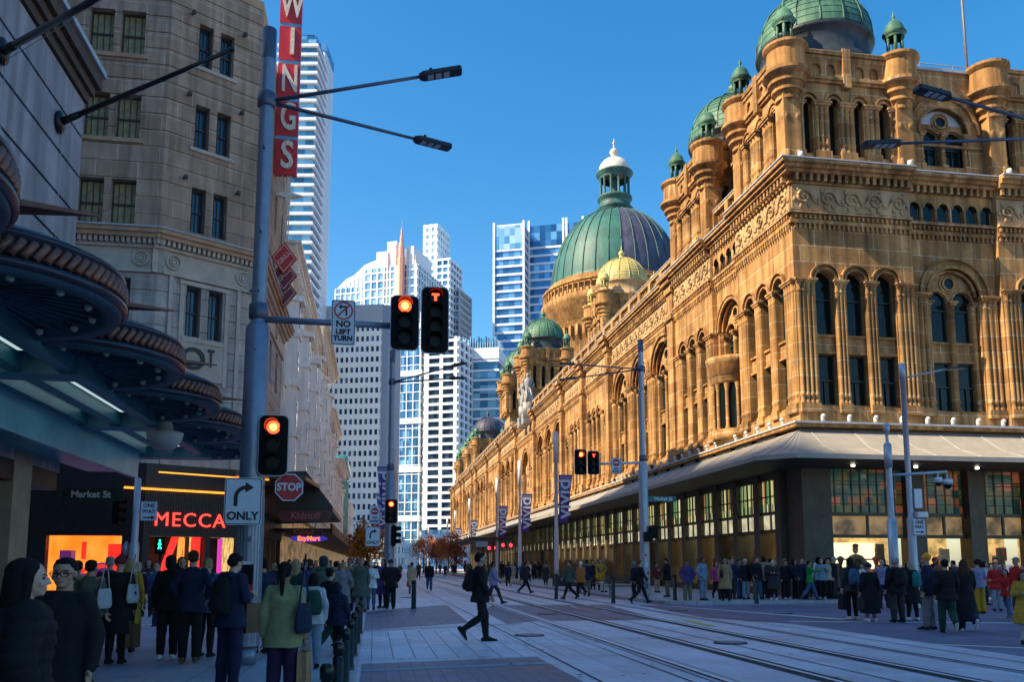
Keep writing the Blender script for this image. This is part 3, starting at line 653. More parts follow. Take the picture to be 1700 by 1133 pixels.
def dome(x, y, dz=0, r=2.85, mat=None, mat2=None):
    key = 'small_dome'+(mat or cu).name
    def f():
        mb = MB(); mb.lathe([(r*1.0, 26.1), (r*1.0, 26.5), (r*.95, 26.55), (r*.95, 27.6), (r*1.01, 27.7), (r*1.03, 27.85), (r*.99, 27.95)], 0, 0, 40, 1)
        rows = 13
        pr = []
        for i in range(rows):
            a0 = (PI/2)*i/rows; a1 = (PI/2)*(i+1)/rows
            pr += [(r*math.cos(a0)+.035, 27.92+3.1*math.sin(a0)), (r*math.cos(a1)+.03, 27.92+3.1*math.sin(a1)-.03), (r*math.cos(a1)-.03, 27.92+3.1*math.sin(a1)-.02)]
        k0 = len(mb.f); mb.lathe(pr, 0, 0, 40, 0, smooth=False)
        for fi in range(k0, len(mb.f)):
            if ((fi-k0)//40) % 3: mb.m[fi] = 1
        for i in range(16):
            a = 2*PI*i/16; pts = [((r+.05)*math.cos(q)*math.cos(a), (r+.05)*math.cos(q)*math.sin(a), 27.95+3.12*math.sin(q)) for q in [k*PI/2/8 for k in range(8)]]
            mb.tube(pts, .035, 4, 0, False)
        mb.lathe([(.5, 30.95), (.35, 31.1), (.2, 31.35), (.32, 31.5), (.36, 31.7), (.2, 31.9), (.08, 32.0), (.06, 32.4), (0, 32.6)], 0, 0, 12, 0)
        return mb
    return mesh_obj('dome', cached(key, f, [mat or cu, mat2 or cu_dark]), arc, (x-FX, y-FY, dz))
def tower(x0, x1, y0, y1, dz=0, faces='MG', n1=4, n2=3, mat=None, cupmat=None, ccorners=(1, 1, 1, 1), domemat2=None, dm=True):
    """square upper storey with four corbelled turrets and a copper dome"""
    b = MB(); b.box(x0-FX+.44, x1-FX-.1, y0-FY+.44, y1-FY-.1, 20.4+(-3 if dz else 0), 26.1); b.build('tower_wall', st, arc, (0, 0, dz))
    w = x1-x0-.9; o = mesh_obj('tower_arcade', cached('upM%.2f%d' % (w, n1), lambda: upper_face(w, n1), MAS), arc, ((x0+x1)/2-FX, y0-FY, dz)) if 'M' in faces else None
    w2 = y1-y0-.9; mesh_obj('tower_arcade', cached('upM%.2f%d' % (w2, n2), lambda: upper_face(w2, n2), MAS), arc, (x0-FX, (y0+y1)/2-FY, dz), (0, 0, -PI/2))
    k = 0
    for (a, c) in ((x0+.15, y0+.15), (x1-.15, y0+.15), (x0+.15, y1-.15), (x1-.15, y1-.15)):
        turret(a, c, dz, ccorners[k], cupmat); k += 1
    if dm: dome((x0+x1)/2, (y0+y1)/2, dz, mat=mat, mat2=domemat2)
tower(18.95, 25.1, 35.35, 40.6)
tower(18.95, 25.1, 45.0, 50.5)
mesh_obj('tower_arcade', cached('link', lambda: upper_face(4.0, 3), MAS), arc, (1.4, 42.8-FY, 0), (0, 0, -PI/2))
lk = MB(); lk.box(1.8, 6, 5, 10, 20.4, 25.9); lk.build('link_wall', st, arc)
balustrade(face_george(42.8, -.1), 4.0)
tower(29.75, 35.6, 35.35, 40.6, ccorners=(0, 0, 0, 0), dm=False); tower(41, 47, 35.35, 40.6)
# attic bay on the Market side
def attic():
    mb = MB(); T = .5; hw = 2.35; r = 1.3; zs = 22.75
    mb.box(-hw, hw, 0, T, 20.4, 21.0)
    for s in (-1, 1): a, b_ = sorted((s*r, s*hw)); mb.box(a, b_, 0, T, 21.0, zs); shafts(mb, s*(r-.12), .2, 1, 21.1, zs, .1, .1)
    mb.arch_panel(-hw, hw, zs, 26.0, 0, r, 0, T, 20); mb.arch_ring(0, zs, r, r+.12, -.1, 0, 20); mb.arch_ring(0, zs, r+.5, r+.62, -.14, 0, 20)
    tracery(mb, r, zs, .25, .2); mb.box(-.12, .12, .2, T, 21, zs); shafts(mb, 0, .24, 1, 21.1, zs, .15, .12)
    mb.box(-hw, hw, -.08, 0, 22.0, 22.12); mb.box(-hw, hw, -.16, T, 24.6, 24.8); mb.box(-hw, hw, -.12, T, 26.0, 26.15, 1)
    mb.quad((-r, T-.04, 21.0), (r, T-.04, 21), (r, T-.04, 24), (-r, T-.04, 24), 2)
    return mb
for xc in (27.43, 38.3):
    o = mesh_obj('attic_bay', cached('attic', attic, [st, m_lead, m_glass]), arc, (xc-FX, .3, 0))
    for s in (-1, 1): add_window(o, .85, 21.0, 23.1, s*.65, .4)
am = MB(); am.box(6, 30, .85, 5, 20.2, 26.1); am.build('attic_wall', st, arc)
rl = MB()
for k in range(10): rl.cyl(6.4+k*1.9, 1.6, 26.1, 27.3, .03, 6)
for z in (26.7, 27.3): rl.tube([(6.4, 1.6, z), (24, 1.6, z)], .025, 6)
rl.build('roof_railing', M('rail_grey', (.2, .22, .25), .5), arc)
ms = MB(); ms.cyl(0, 0, 26, 36, .07, 8); ms.build('roof_mast', M('mast_grey', (.15, .13, .14), .5), arc, (31.6-FX, 3.5, 0))
# far towers and their domes
tower(23.6, 29.4, 84.6, 90.4, 4.2, mat=cu_pale, cupmat=cu_pale, domemat2=st_light)
tower(19.4, 25, 107.5, 113.2, 3.8); tower(19.4, 25, 124, 129.7, 3.8)
tower(19.6, 25.2, 166, 171.6, .3, mat=cu_grey); tower(19.6, 25.2, 180, 185.6, .3, mat=cu_teal); tower(19.6, 25.2, YEND-14, YEND-8.4, 0)
# great central dome
DC = (37.2, 126.0)
gd = empty('great_dome', (DC[0]-FX, DC[1]-FY, -1.5), parent=arc)
b = MB(); b.lathe([(9.6, 18), (9.6, 38.5), (10.0, 38.8), (10.2, 39.6), (10.9, 40.2), (11.3, 41.4), (11.9, 42.0), (12.0, 42.9), (11.6, 43.1), (11.0, 43.2), (10.9, 46.0)], 0, 0, 64)
for i in range(72):
    a = 2*PI*i/72; c, s_ = math.cos(a), math.sin(a)
    b.lathe([(.13, 43.2), (.17, 43.6), (.1, 44.1), (.16, 44.7)], 11.5*c, 11.5*s_, 6)
b.lathe([(11.3, 44.7), (11.75, 44.72), (11.75, 45.05), (11.3, 45.1)], 0, 0, 64)
for i in range(48):
    a = 2*PI*i/48; b.T = Matrix.Rotation(a, 4, 'Z'); b.box(9.9, 10.25, -.25, .25, 37.0, 38.7); b.T = None
b.build('drum', st_plain, gd)
b = MB()
for i in range(36): a = 2*PI*i/36; b.T = Matrix.Rotation(a, 4, 'Z'); b.prism_xz([(9.9, 40.4), (9.9, 41.8), (11.02, 41.8), (10.7, 40.4)], -.28, .28); b.T = None
b.build('drum_opening', m_glass, gd)
b = MB(); NR = 32; Rb = 10.35; H0 = 45.6; HD = 13.6
prof = [(Rb*1.02, H0-.5), (Rb*1.03, H0-.1)]+[(Rb*math.cos(q)**.9, H0+HD*math.sin(q)) for q in [k*PI/2/18*.9 for k in range(19)]]
k0 = len(b.f); b.lathe(prof, 0, 0, NR, 0, smooth=True)
# one weathered grey quarter, as on the real dome
for fi in range(k0, len(b.f)):
    a = (((fi-k0) % NR)+.5)*2*PI/NR; a_deg = math.degrees(a)
    if 262 < a_deg < 330: b.m[fi] = 1
b.build('dome_shell', [cu_teal, cu_grey], gd)
b = MB()
for i in range(NR):
    a = 2*PI*i/NR; pts = [((r_+.04)*math.cos(a), (r_+.04)*math.sin(a), z_+.02) for r_, z_ in prof[1:]]; b.tube(pts, .09, 4, 0, False)
b.build('dome_rib', M('copper_seam', (.03, .10, .09), .6, var=.3), gd)
zt = H0+HD*math.sin(PI/2*.9)
b = MB(); b.lathe([(2.6, zt-.6), (2.7, zt+.5), (2.95, zt+.7), (2.5, zt+1.0), (2.4, zt+2.1), (2.8, zt+2.3), (2.8, zt+2.6), (2.2, zt+2.7)], 0, 0, 24)
for i in range(12):
    a = 2*PI*i/12; b.lathe([(.3, zt+2.6), (.2, zt+3.0), (.18, zt+5.4), (.3, zt+5.8)], 2.3*math.cos(a), 2.3*math.sin(a), 8)
b.lathe([(.7, zt+2.6), (.7, zt+6)], 0, 0, 10)
b.lathe([(2.45, zt+5.7), (2.5, zt+6.2), (2.95, zt+6.5), (3.0, zt+6.8), (2.6, zt+7.0)], 0, 0, 24)
ln = b.build('lantern', [copper_mat('lantern_copper', (.03, .11, .10), (.06, .18, .15), (.02, .05, .05))], gd)
b = MB(); b.lathe([(2.6*math.cos(q), zt+6.95+2.6*math.sin(q)) for q in [k*PI/2/8 for k in range(8)]]+[(.35, zt+9.5), (.3, zt+9.8), (.6, zt+10.1), (.75, zt+10.5), (.5, zt+10.95), (.15, zt+11.1), (.1, zt+12), (.3, zt+12.1), (.08, zt+12.3), (0, zt+13)], 0, 0, 24)
b.build('lantern_cap', copper_mat('pale_lead', (.62, .58, .50), (.7, .66, .58), (.45, .42, .36)), gd)

# --- ground storey: dark piers, lit shopfronts with stained glass above, awning
def shopfront(w, lit):
    mb = MB(); hw = w/2
    mb.box(-hw, hw, .25, .6, 0, .45, 0); mb.box(-hw, hw, .2, .6, 3.05, 3.2, 0); mb.box(-hw, hw, .2, .6, 3.9, 4.05, 0); mb.box(-hw, hw, .15, .6, 5.55, 7.7, 0)
    mb.box(-.035, .035, .22, .3, 3.2, 5.55, 0); mb.box(-hw, hw, .22, .3, 4.75, 4.81, 0)
    for k in range(1, 4): x = -hw+w*k/4; mb.box(x-.02, x+.02, .24, .3, 4.05, 5.55, 0)
    mb.quad((-hw, .35, 4.05), (hw, .35, 4.05), (hw, .35, 5.55), (-hw, .35, 5.55), 1)
    mb.quad((-hw, .36, 3.2), (hw, .36, 3.2), (hw, .36, 3.9), (-hw, .36, 3.9), 2)
    return mb
MSF = M('shopfront_bronze', (.05, .045, .03), .4, .3, var=.2)
def lit_room(w, rnd, mi):
    mb = MB(); hw = w/2-.03; yb = 1.12 if w < 1.96 else 1.7
    mb.box(-hw, hw, yb, yb+.05, .1, 3.6, 0); mb.box(-hw, hw, .6, 1.7, .0, .42, 1); mb.box(-hw, hw, .6, 1.7, 3.55, 3.6, 1)
    for k in range(3):
        x = rnd.uniform(-hw+.3, hw-.3); wd = rnd.uniform(.12, .3); z = rnd.uniform(.9, 2.4)
        mb.box(x-wd, x+wd, yb-.3, yb-.15, z-rnd.uniform(.3, .8), z+rnd.uniform(.1, .5), 2+k % 3)
    for x in (-hw*.45, hw*.5):
        mb.lathe([(.09, .42), (.1, 1.1), (.19, 1.25), (.15, 1.5), (.23, 1.85), (.08, 2.0), (.06, 2.05), (.1, 2.15), (.09, 2.3), (0, 2.35)], x, yb-.32, 10, 2+rnd.randrange(3))
    return mb
props = [M('prop_red', (.45, .04, .03), .6), M('prop_dark', (.03, .03, .035), .7), M('prop_pale', (.5, .48, .4), .6)]
rnd = random.Random(5)
for i in range(52):
    yc = 38.15+i*2.52
    if yc > 170: break
    pm = cached('gpier', lambda: MB().box(-.29, .29, -.42, .7, .1, 6.2).box(-.34, .34, -.47, .7, .1, .7).box(-.34, .34, -.48, .7, 5.5, 5.8), [st_dark if True else st])
    mesh_obj('pier', pm, arc, *face_george(yc-1.26 if i else yc-1.0))
    s_ = mesh_obj('shopfront', cached('sf', lambda: shopfront(1.94, 0), [MSF, m_stain2, m_litpale]), arc, *face_george(yc, .52))
    mesh_obj('shop_display', cached('room%d' % (i % 5), lambda: lit_room(1.94, rnd, 0), [[m_gw, m_gp, m_litdim, m_gw, m_gp][i % 5], m_gp]+props), s_)
    mesh_obj('shop_pane', cached('pane', lambda: MB().quad((-.97, .42, .45), (.97, .42, .45), (.97, .42, 3.05), (-.97, .42, 3.05)), [m_pane]), s_)
cp = MB(); cp.box(-.15, 1.25, -.15, 1.35, .1, 6.3); cp.box(-.22, 1.32, -.22, 1.42, .1, .9); cp.build('corner_pier', st_dark, arc)
mx_ = [(20.3, 24.1), (24.9, 27.2), (27.9, 30.3), (31, 34.6), (35.3, 39), (39.7, 43.3), (44, 47.5)]
for i, (a, c) in enumerate(mx_):
    w = c-a; xc = (a+c)/2
    o = mesh_obj('shopfront', cached('sfm%.1f' % w, lambda: MB().box(-w/2, w/2, .25, .6, 0, .4).box(-w/2, w/2, .2, .6, 2.75, 2.9).box(-w/2, w/2, .2, .6, 3.75, 3.9).box(-w/2, w/2, .15, .6, 6.1, 7.7)
        .box(-.05, .05, .22, .32, 2.9, 3.75).quad((-w/2, .4, 3.9), (w/2, .4, 3.9), (w/2, .4, 6.1), (-w/2, .4, 6.1), 1).quad((-w/2, .5, 2.9), (w/2, .5, 2.9), (w/2, .5, 3.75), (-w/2, .5, 3.75), 2), [MSF, m_stain, m_litdim]), arc, *face_market(xc))
    lead = MB()
    k = int(w/.42)
    for j in range(k+1): x = -w/2+w*j/k; lead.box(x-.02, x+.02, .34, .38, 3.9, 6.1)
    for z in (4.3, 4.75, 5.2, 5.35): lead.box(-w/2, w/2, .35, .385, z-.018, z+.018)
    lead.build('glazing_bars', MSF, o)
    mesh_obj('shop_display', cached('roomm%.1f' % w, lambda: lit_room(w, rnd, 0), [m_litwarm, m_litpale]+props), o)
    if i == 0:
        p = MB(); p.box(-1.3, .9, 1.25, 1.3, 1.35, 2.55, 0); p.box(-1.25, .85, 1.24, 1.25, 1.75, 1.82, 1)
        p.ball((-.1, 1.2, 2.25), .16, .05, .22, 10, 8, 2); p.ball((-.1, 1.17, 2.42), .17, .05, .1, 10, 6, 1); p.lathe([(.5, 1.35), (.48, 1.7), (.3, 1.95), (.1, 2.03)], -.1, 1.2, 12, 1)
        p.build('display_poster', [M('poster_glow', (.55, .5, .3), .5, emit=(.9, .8, .45), es=.9), props[1], M('poster_skin', (.45, .25, .15), .6)], o)
    mesh_obj('shop_pane', cached('panem%.1f' % w, lambda: MB().quad((-w/2, .42, .4), (w/2, .42, .4), (w/2, .42, 2.75), (-w/2, .42, 2.75)), [m_pane]), o)
for x in (24.5, 27.55, 30.65, 34.95, 39.35, 43.65, 48):
    mesh_obj('pier', cached('mpier', lambda: MB().box(-.4, .4, -.1, .7, .1, 6.3).box(-.46, .46, -.16, .7, .1, .8), [st_dark]), arc, (x-FX, 0, 0))
# awning
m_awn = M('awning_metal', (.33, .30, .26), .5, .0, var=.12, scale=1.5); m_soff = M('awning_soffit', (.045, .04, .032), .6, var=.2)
OUT = 3.1; CH = 1.2
inner = [(0, YEND-FY), (0, 0), (30, 0)]
ye = YEND-FY
I_ = [(0, ye), (0, 0), (0, 0), (30, 0)]; O_ = [(-OUT, ye), (-OUT, -OUT+CH), (-OUT+CH, -OUT), (30, -OUT)]
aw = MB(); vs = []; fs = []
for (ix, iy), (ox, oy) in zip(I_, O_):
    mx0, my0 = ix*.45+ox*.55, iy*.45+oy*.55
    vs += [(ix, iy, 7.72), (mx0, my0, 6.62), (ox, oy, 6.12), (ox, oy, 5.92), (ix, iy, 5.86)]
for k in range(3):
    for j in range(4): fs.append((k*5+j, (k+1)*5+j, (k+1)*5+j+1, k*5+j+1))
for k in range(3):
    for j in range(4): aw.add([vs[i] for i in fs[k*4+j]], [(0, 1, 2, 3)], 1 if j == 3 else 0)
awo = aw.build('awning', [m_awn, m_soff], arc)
rb = MB()
def rib(a, bq): 
    m_ = (a[0]*.45+bq[0]*.55, a[1]*.45+bq[1]*.55); rb.tube([(a[0], a[1], 7.74), (m_[0], m_[1], 6.64), (bq[0], bq[1], 6.14)], .016, 4, 0, False)
for k in range(14): rib((k*2.1+.3, 0), (k*2.1+.3+(.0 if k > 1 else -.3), -OUT))
for k in range(70): rib((0, k*2.4+.5), (-OUT, k*2.4+.5))
for t in (.2, .5, .8): rib((0, 0), (-OUT+CH*t, -OUT+CH*(1-t)))
rb.build('awning_seam', m_lead, awo)
lg = MB(); lg.box(-.5, 30, -.5, .02, 7.7, 7.86, 0); lg.box(-.55, 30, -.55, .02, 7.86, 7.95, 1); lg.box(-.503, 0.0, .02, ye, 7.703, 7.863, 0); lg.box(-.553, 0.0, .02, ye, 7.863, 7.953, 1)
lg.build('ledge', [st_plain, m_lead], arc)
sp = MB()
for x in list(np.arange(.9, 12, 1.3)): sp.cyl(x, -.35, 7.95, 8.2, .09, 8); sp.ball((x, -.4, 8.22), .1, .12, .1, 8, 6)
for yv in list(np.arange(1, 30, 1.3)): sp.cyl(-.35, yv, 7.95, 8.2, .09, 8); sp.ball((-.4, yv, 8.22), .1, .12, .1, 8, 6)
for (x, yv) in ((.3, .2), (5.9, .2), (11.2, .2), (14.8, .2)): sp.cyl(x, yv-.75, 20.4, 20.7, .12, 8)
sp.build('floodlight', M('floodlight_white', (.6, .6, .6), .4), arc)
text_obj('QVB', 'awning_lettering', M('letter_dark', (.05, .05, .05), .5, var=0), awo, (11.35, -2.28, 6.5), (R(62), 0, 0), .55, .01, sx=1.7)
dl = MB()
for k in range(8): dl.cyl(1.5+k*3, -1.6, 5.78, 5.86, .08, 8)
dl.build('downlight', M('downlight', (1, .95, .8), .5, emit=(1, .9, .7), es=3, var=0), awo)
# statue on the parapet
def loft_statue():
    mb = MB(); mb.cyl(0, 0, 0, 1.4, .55, 12); mb.box(-.6, .6, -.6, .6, -1, .1)
    mb.lathe([(.5, 1.4), (.52, 2.0), (.42, 2.7), (.36, 3.2), (.42, 3.6), (.4, 3.95), (.14, 4.15), (.12, 4.25), (.2, 4.4), (.19, 4.62), (.0, 4.8)], 0, 0, 12)
    mb.tube([(.38, 0, 3.9), (.6, -.1, 3.4), (.35, -.3, 3.1)], .12, 8); mb.tube([(-.38, 0, 3.9), (-.62, -.1, 3.4), (-.5, -.25, 2.9)], .12, 8)
    for k in range(6): a = k; mb.tube([(.4*math.cos(a), .4*math.sin(a), 3.0), (.52*math.cos(a+.4), .52*math.sin(a+.4), 2.2), (.5*math.cos(a+.2), .5*math.sin(a+.2), 1.4)], .09, 5)
    return mb
for (yv, zz) in ((104.0, 20.3), (107, 20.3)):
    s_ = loft_statue().build('statue', M('marble_grey', (.27, .27, .27), .6, var=.4, scale=3), arc, (-.1, yv-FY, zz)); s_.scale = (1.25, 1.25, 1.15)
# ================================================================ LEFT SIDE: corner buildings, awning, street row
def course_wall(mb, u0, u1, z0, z1, ops, h=.83, gap=.05, y=0, t=.5, mi=0):
    """rusticated wall: courses h high with sunk horizontal joints, openings = [(ua, ub, za, zb)]"""
    n = int(round((z1-z0)/h)); h = (z1-z0)/n
    for i in range(n):
        a, b = z0+i*h, z0+(i+1)*h
        cuts = sorted({a, b} | {z for o in ops for z in (o[2], o[3]) if a+.02 < z < b-.02})
        for j in range(len(cuts)-1):
            c, d = cuts[j], cuts[j+1]; m_ = (c+d)/2
            spans = [(u0, u1)]
            for o in ops:
                if o[2] < m_ < o[3]:
                    ns = []
                    for s in spans:
                        if o[1] <= s[0] or o[0] >= s[1]: ns.append(s)
                        else:
                            if o[0] > s[0]: ns.append((s[0], o[0]))
                            if o[1] < s[1]: ns.append((o[1], s[1]))
                    spans = ns
            for s in spans:
                g = gap if d >= b-1e-4 else 0
                mb.box(s[0], s[1], y, y+t, c, d-g, mi)
                if g: mb.box(s[0]+.002, s[1]-.002, y+.06, y+t, d-g, d, mi)
    return mb
st_b = stone_mat('brown_sandstone', (.50, .36, .26), (.42, .29, .20), (.72, .64, .52), bw=1.9, bh=.83, var=.3, ms=.014, streak=.3)
st_c = stone_mat('grey_stone_base', (.52, .47, .42), (.46, .40, .345), (.6, .57, .52), bw=1.9, bh=.83, var=.25, ms=.012, streak=.3)
st_trim = M('stone_trim', (.48, .31, .19), .8, var=.2, scale=1.2, bump=.3)
st_trimg = M('grey_stone_trim', (.50, .44, .36), .8, var=.2, scale=1.2, bump=.3)
m_blind = M('window_blind', (.30, .26, .13), .6, var=.35, scale=2.5)
m_win2 = glass_mat('sash_glass', (.02, .03, .05), .05, .9)
m_sash = M('sash_frame', (.05, .045, .04), .5, var=.1)
cb = empty('corner_building', (-10.4, 41, 0), 0, 'brown sandstone office block with a cut corner and black joints above a dark cosmetics shop', 'building')
HB = 31.0
CH_L = math.hypot(4.0, 2.6); CH_A = math.atan2(2.6, 4.0)
def sash(w, z0, z1, par, x, blind=False, y=.38):
    me = cached('sash%.2f%.2f%d' % (w, z1-z0, blind), lambda: MB().box(-w/2, -w/2+.07, -.05, .02, 0, z1-z0, 0).box(w/2-.07, w/2, -.05, .02, 0, z1-z0, 0).box(-w/2, w/2, -.055, .02, z1-z0-.08, z1-z0, 0)
        .box(-w/2, w/2, -.055, .02, 0, .08, 0).box(-w/2, w/2, -.05, .02, (z1-z0)/2-.04, (z1-z0)/2+.04, 0).box(-.015, .015, -.03, .02, .08, z1-z0-.08, 0).box(-w/4-.01, -w/4+.01, -.03, .02, .08, z1-z0, 0).box(w/4-.01, w/4+.01, -.03, .02, .08, z1-z0, 0)
        .quad((-w/2, .03, 0), (w/2, .03, 0), (w/2, .03, z1-z0), (-w/2, .03, z1-z0), 1), [m_sash, m_blind if blind else m_win2])
    return mesh_obj('window', me, par, (x, y, z0))
floorsM = [17.55+4.35*k for k in range(3)]
# Market side face: local x from 0 at the corner to negative
f1 = MB(); ops = []
for c in (-1.2-.55, -2.65-.55, -6.6, -8.05, -12, -13.4):
    for z in floorsM: ops.append((c-.575, c+.575, z, z+2.3))
    ops += [(c-.575, c+.575, 12.4, 15.0), (c-.575, c+.575, 7.8, 10.4)]
course_wall(f1, -48, 0, 6.2, 15.3, [o for o in ops if o[3] < 16], mi=1); course_wall(f1, -48, 0, 17.4, HB, [o for o in ops if o[3] > 16])
f1.box(-48, 0, .55, .6, 6.2, HB, 0); w1 = f1.build('wall', [st_b, st_c], cb)
sl = MB()
for c in (-2.47, -7.3, -12.7):
    for z in floorsM[1:]+[12.4, 7.8]: sl.box(c-1.5, c+1.5, -.12, .2, z-.2, z)
sl.build('sill', st_trim, w1)
for c in (-1.75, -3.2, -6.6, -8.05):
    for z in floorsM: sash(1.15, z, z+2.3, w1, c, True)
    sash(1.15, 12.4, 15.0, w1, c); sash(1.15, 7.8, 10.4, w1, c)
# chamfer
f2 = MB(); ops = []
for c in (1.78, 2.88):
    for z in floorsM: ops.append((c-.36, c+.36, z+.2, z+2.5))
    ops.append((c-.36, c+.36, 12.5, 15.0))
course_wall(f2, 0, CH_L, 6.2, 15.3, ops, mi=1); course_wall(f2, 0, CH_L, 17.4, HB, ops); f2.box(0, CH_L, .55, .6, 6.2, HB, 0)
w2 = f2.build('chamfer_wall', [st_b, st_c], cb, (0, 0, 0), (0, 0, CH_A))
for c in (1.78, 2.88):
    for z in floorsM: sash(.72, z+.2, z+2.5, w2, c)
    sash(.72, 12.5, 15.0, w2, c)
sl = MB()
for z in floorsM[1:]: sl.box(1.2, 3.45, -.1, .2, z, z+.18)
sl.box(1.05, 3.6, -.12, .1, 15.0, 15.2); sl.box(1.1, 1.3, -.08, .1, 10.2, 15.0); sl.box(3.35, 3.55, -.08, .1, 10.2, 15.0); sl.box(1.25, 3.4, -.12, .1, 12.2, 12.4); sl.box(1.25, 3.4, -.06, .1, 10.4, 12.2); sl.box(.55, .72, -.1, .1, 6.2, 15.3); sl.box(3.95, 4.12, -.1, .1, 6.2, 15.3)
sl.build('window_surround', st_trimg, w2)
lt = M('letter_bronze', (.03, .03, .03), .4, .5, var=0)
text_obj('O', 'wall_letter', lt, w2, (1.85, -.14, 11.35), (PI/2, 0, 0), 1.55, .08, bold=.015); text_obj('T', 'wall_letter', lt, w2, (2.72, -.14, 11.5), (PI/2, 0, 0), 1.25, .08, sx=.45)
cl = MB()
for z in floorsM: 
    for c in (1.0, 3.7): cl.box(c-.05, c+.05, -.28, .0, z+2.75, z+2.85); cl.box(c-.08, c+.08, -.36, -.2, z+2.68, z+2.86)
cl.build('wall_bracket', m_sash, w2)
# George side face
f3 = MB(); ops = []
for k in range(4):
    c = 2+k*3.1
    for z in floorsM: ops.append((c-.6, c+.6, z, z+2.4))
    ops += [(c-.6, c+.6, 12.4, 15.0), (c-.6, c+.6, 7.8, 10.4)]
course_wall(f3, 0, 14.5, 6.2, 15.3, [o for o in ops if o[3] < 16], mi=1); course_wall(f3, 0, 14.5, 17.4, HB, [o for o in ops if o[3] > 16]); f3.box(0, 14.5, .55, .6, 6.2, HB, 0)
w3 = f3.build('side_wall', [st_b, st_c], cb, (4.0, 2.6, 0), (0, 0, PI/2))
for k in range(4):
    c = 2+k*3.1
    for z in floorsM: sash(1.2, z, z+2.4, w3, c)
    sash(1.2, 12.4, 15.0, w3, c); sash(1.2, 7.8, 10.4, w3, c)
# belt course with dentils and roundels, following the three faces
def belt(name, u0, u1, par_loc, par_rot, ros):
    mb = MB(); mb.box(u0, u1, -.05, .5, 15.3, 16.45, 0); mb.box(u0, u1, -.14, .1, 15.28, 15.42, 0)
    mb.box(u0, u1, -.2, .3, 16.45, 16.6, 0); mb.box(u0, u1, -.55, .3, 16.85, 17.05, 1); mb.box(u0, u1, -.7, .3, 17.05, 17.25, 1); mb.box(u0, u1, -.8, .4, 17.25, 17.33, 2); mb.box(u0, u1, -.3, .3, 17.33, 17.42, 2)
    n = int((u1-u0)/.24)
    for i in range(n): x = u0+(u1-u0)*(i+.5)/n; mb.box(x-.07, x+.07, -.42, 0, 16.6, 16.85, 0)
    for x in ros:
        for (a, b_, d) in ((.3, .38, .1), (.14, .2, .08), (0, .1, .1)): mb.arch_ring(x, 15.95, a, b_, -.05-d, -.05, 16, 0, 0, 2*PI)
    return mb.build(name, [st_trimg, st_trim, m_lead], cb, par_loc, par_rot)
belt('belt_cornice', -48, .28, (0, 0, 0), (0, 0, 0), (-.75, -5, -9.8)); belt('belt_cornice', -.28, CH_L+.3, (0, 0, .003), (0, 0, CH_A), (.7, 4.2)); belt('belt_cornice', -.3, 14.4, (4.0, 2.6, .006), (0, 0, PI/2), (5, 10))
tp = MB(); tp.prism([(-48, 0), (0, 0), (4, 2.6), (4, 17.1), (-48, 17.1)], HB, HB+.5); tp.prism([(-48, .6), (-.2, .6), (3.4, 2.9), (3.4, 17.0), (-48, 17.0)], 6.2, 6.3); tp.build('parapet', st_trim, cb)
bk = MB(); bk.prism([(-47.9, .7), (-.25, .7), (3.35, 3.05), (3.35, 16.9), (-47.9, 16.9)], 6.3, HB-.01); bk.build('inner_block', M('dark_interior', (.02, .018, .016), .9, var=0), cb)
# dark shop at its foot
m_black = M('black_panel', (.012, .010, .010), .5, var=.3, bump=.0); m_slat = M('ribbed_bronze', (.03, .02, .014), .5, .2, var=.3)
sb = MB(); sb.box(-48, -.2, .5, 3, 3.0, 6.2, 0)
def shopf(u0, u1, mb, zt=2.85):
    mb.box(u0, u1, .0, .4, zt, 6.2, 0)
    for i in range(int((u1-u0)/.12)): mb.box(u0+.12*i, u0+.12*i+.06, -.03, 0, zt+.15, 4.9, 1)
    mb.box(u0, u1, -.06, .02, zt, zt+.1, 1)
s1 = MB(); shopf(-48, 0, s1); 
for (a, b_) in ((-48, -4.1), (-.9, 0)): s1.box(a, b_, 0, .4, 0, 2.85, 0)
s1.box(-4.1, -.9, .0, .35, 0, .4, 0)
s1.build('shopfront', [m_black, m_slat], cb)
s2 = MB(); shopf(0, CH_L, s2)
for (a, b_) in ((0, .3), (2.9, 3.15), (4.5, CH_L)): s2.box(a, b_, 0, .4, 0, 2.85, 0)
s2o = s2.build('shopfront', [m_black, m_slat], cb, (0, 0, 0), (0, 0, CH_A))
m_neon = M('red_neon', (.9, .05, .03), .4, var=0, emit=(1, .05, .03), es=1.0)
m_led = M('orange_led', (1, .45, .05), .4, var=0, emit=(1, .33, .02), es=.75)
m_redglow = M('red_glow', (.7, .03, .02), .4, var=0, emit=(1, .03, .02), es=.45); m_orange = lit_mat('orange_interior', (.9, .26, .02), (.9, .40, .06), .36, .8)
m_purp = M('purple_display', (.09, .02, .10), .5, var=.2, emit=(.2, .03, .25), es=.2)
sg = text_obj('MECCA', 'shop_sign', m_neon, s2o, (2.1, -.12, 3.6), (PI/2, 0, 0), .93, .06, bold=0, spacing=1.15)
ld = MB(); ld.box(-1, CH_L, -.2, -.14, 4.95, 5.0)
for i in range(60): ld.box(-1+i*.09, -1+i*.09+.055, -.22, -.2, 5.0, 5.05)
ld.build('led_strip', m_led, s2o)
ld = MB(); ld.box(0, CH_L+.5, -1.6, -1.55, 5.62, 5.68); ld.build('led_strip', m_led, s2o)
rm = MB(); rm.box(-4.3, -.6, 2.6, 2.7, 0, 3, 0); rm.box(-4.3, -.6, .5, 2.6, 2.9, 2.98, 0); rm.box(-.7, -.6, .5, 2.6, .1, 2.9, 0); rm.box(-4.35, -4.25, .5, 2.6, .1, 2.9, 0)
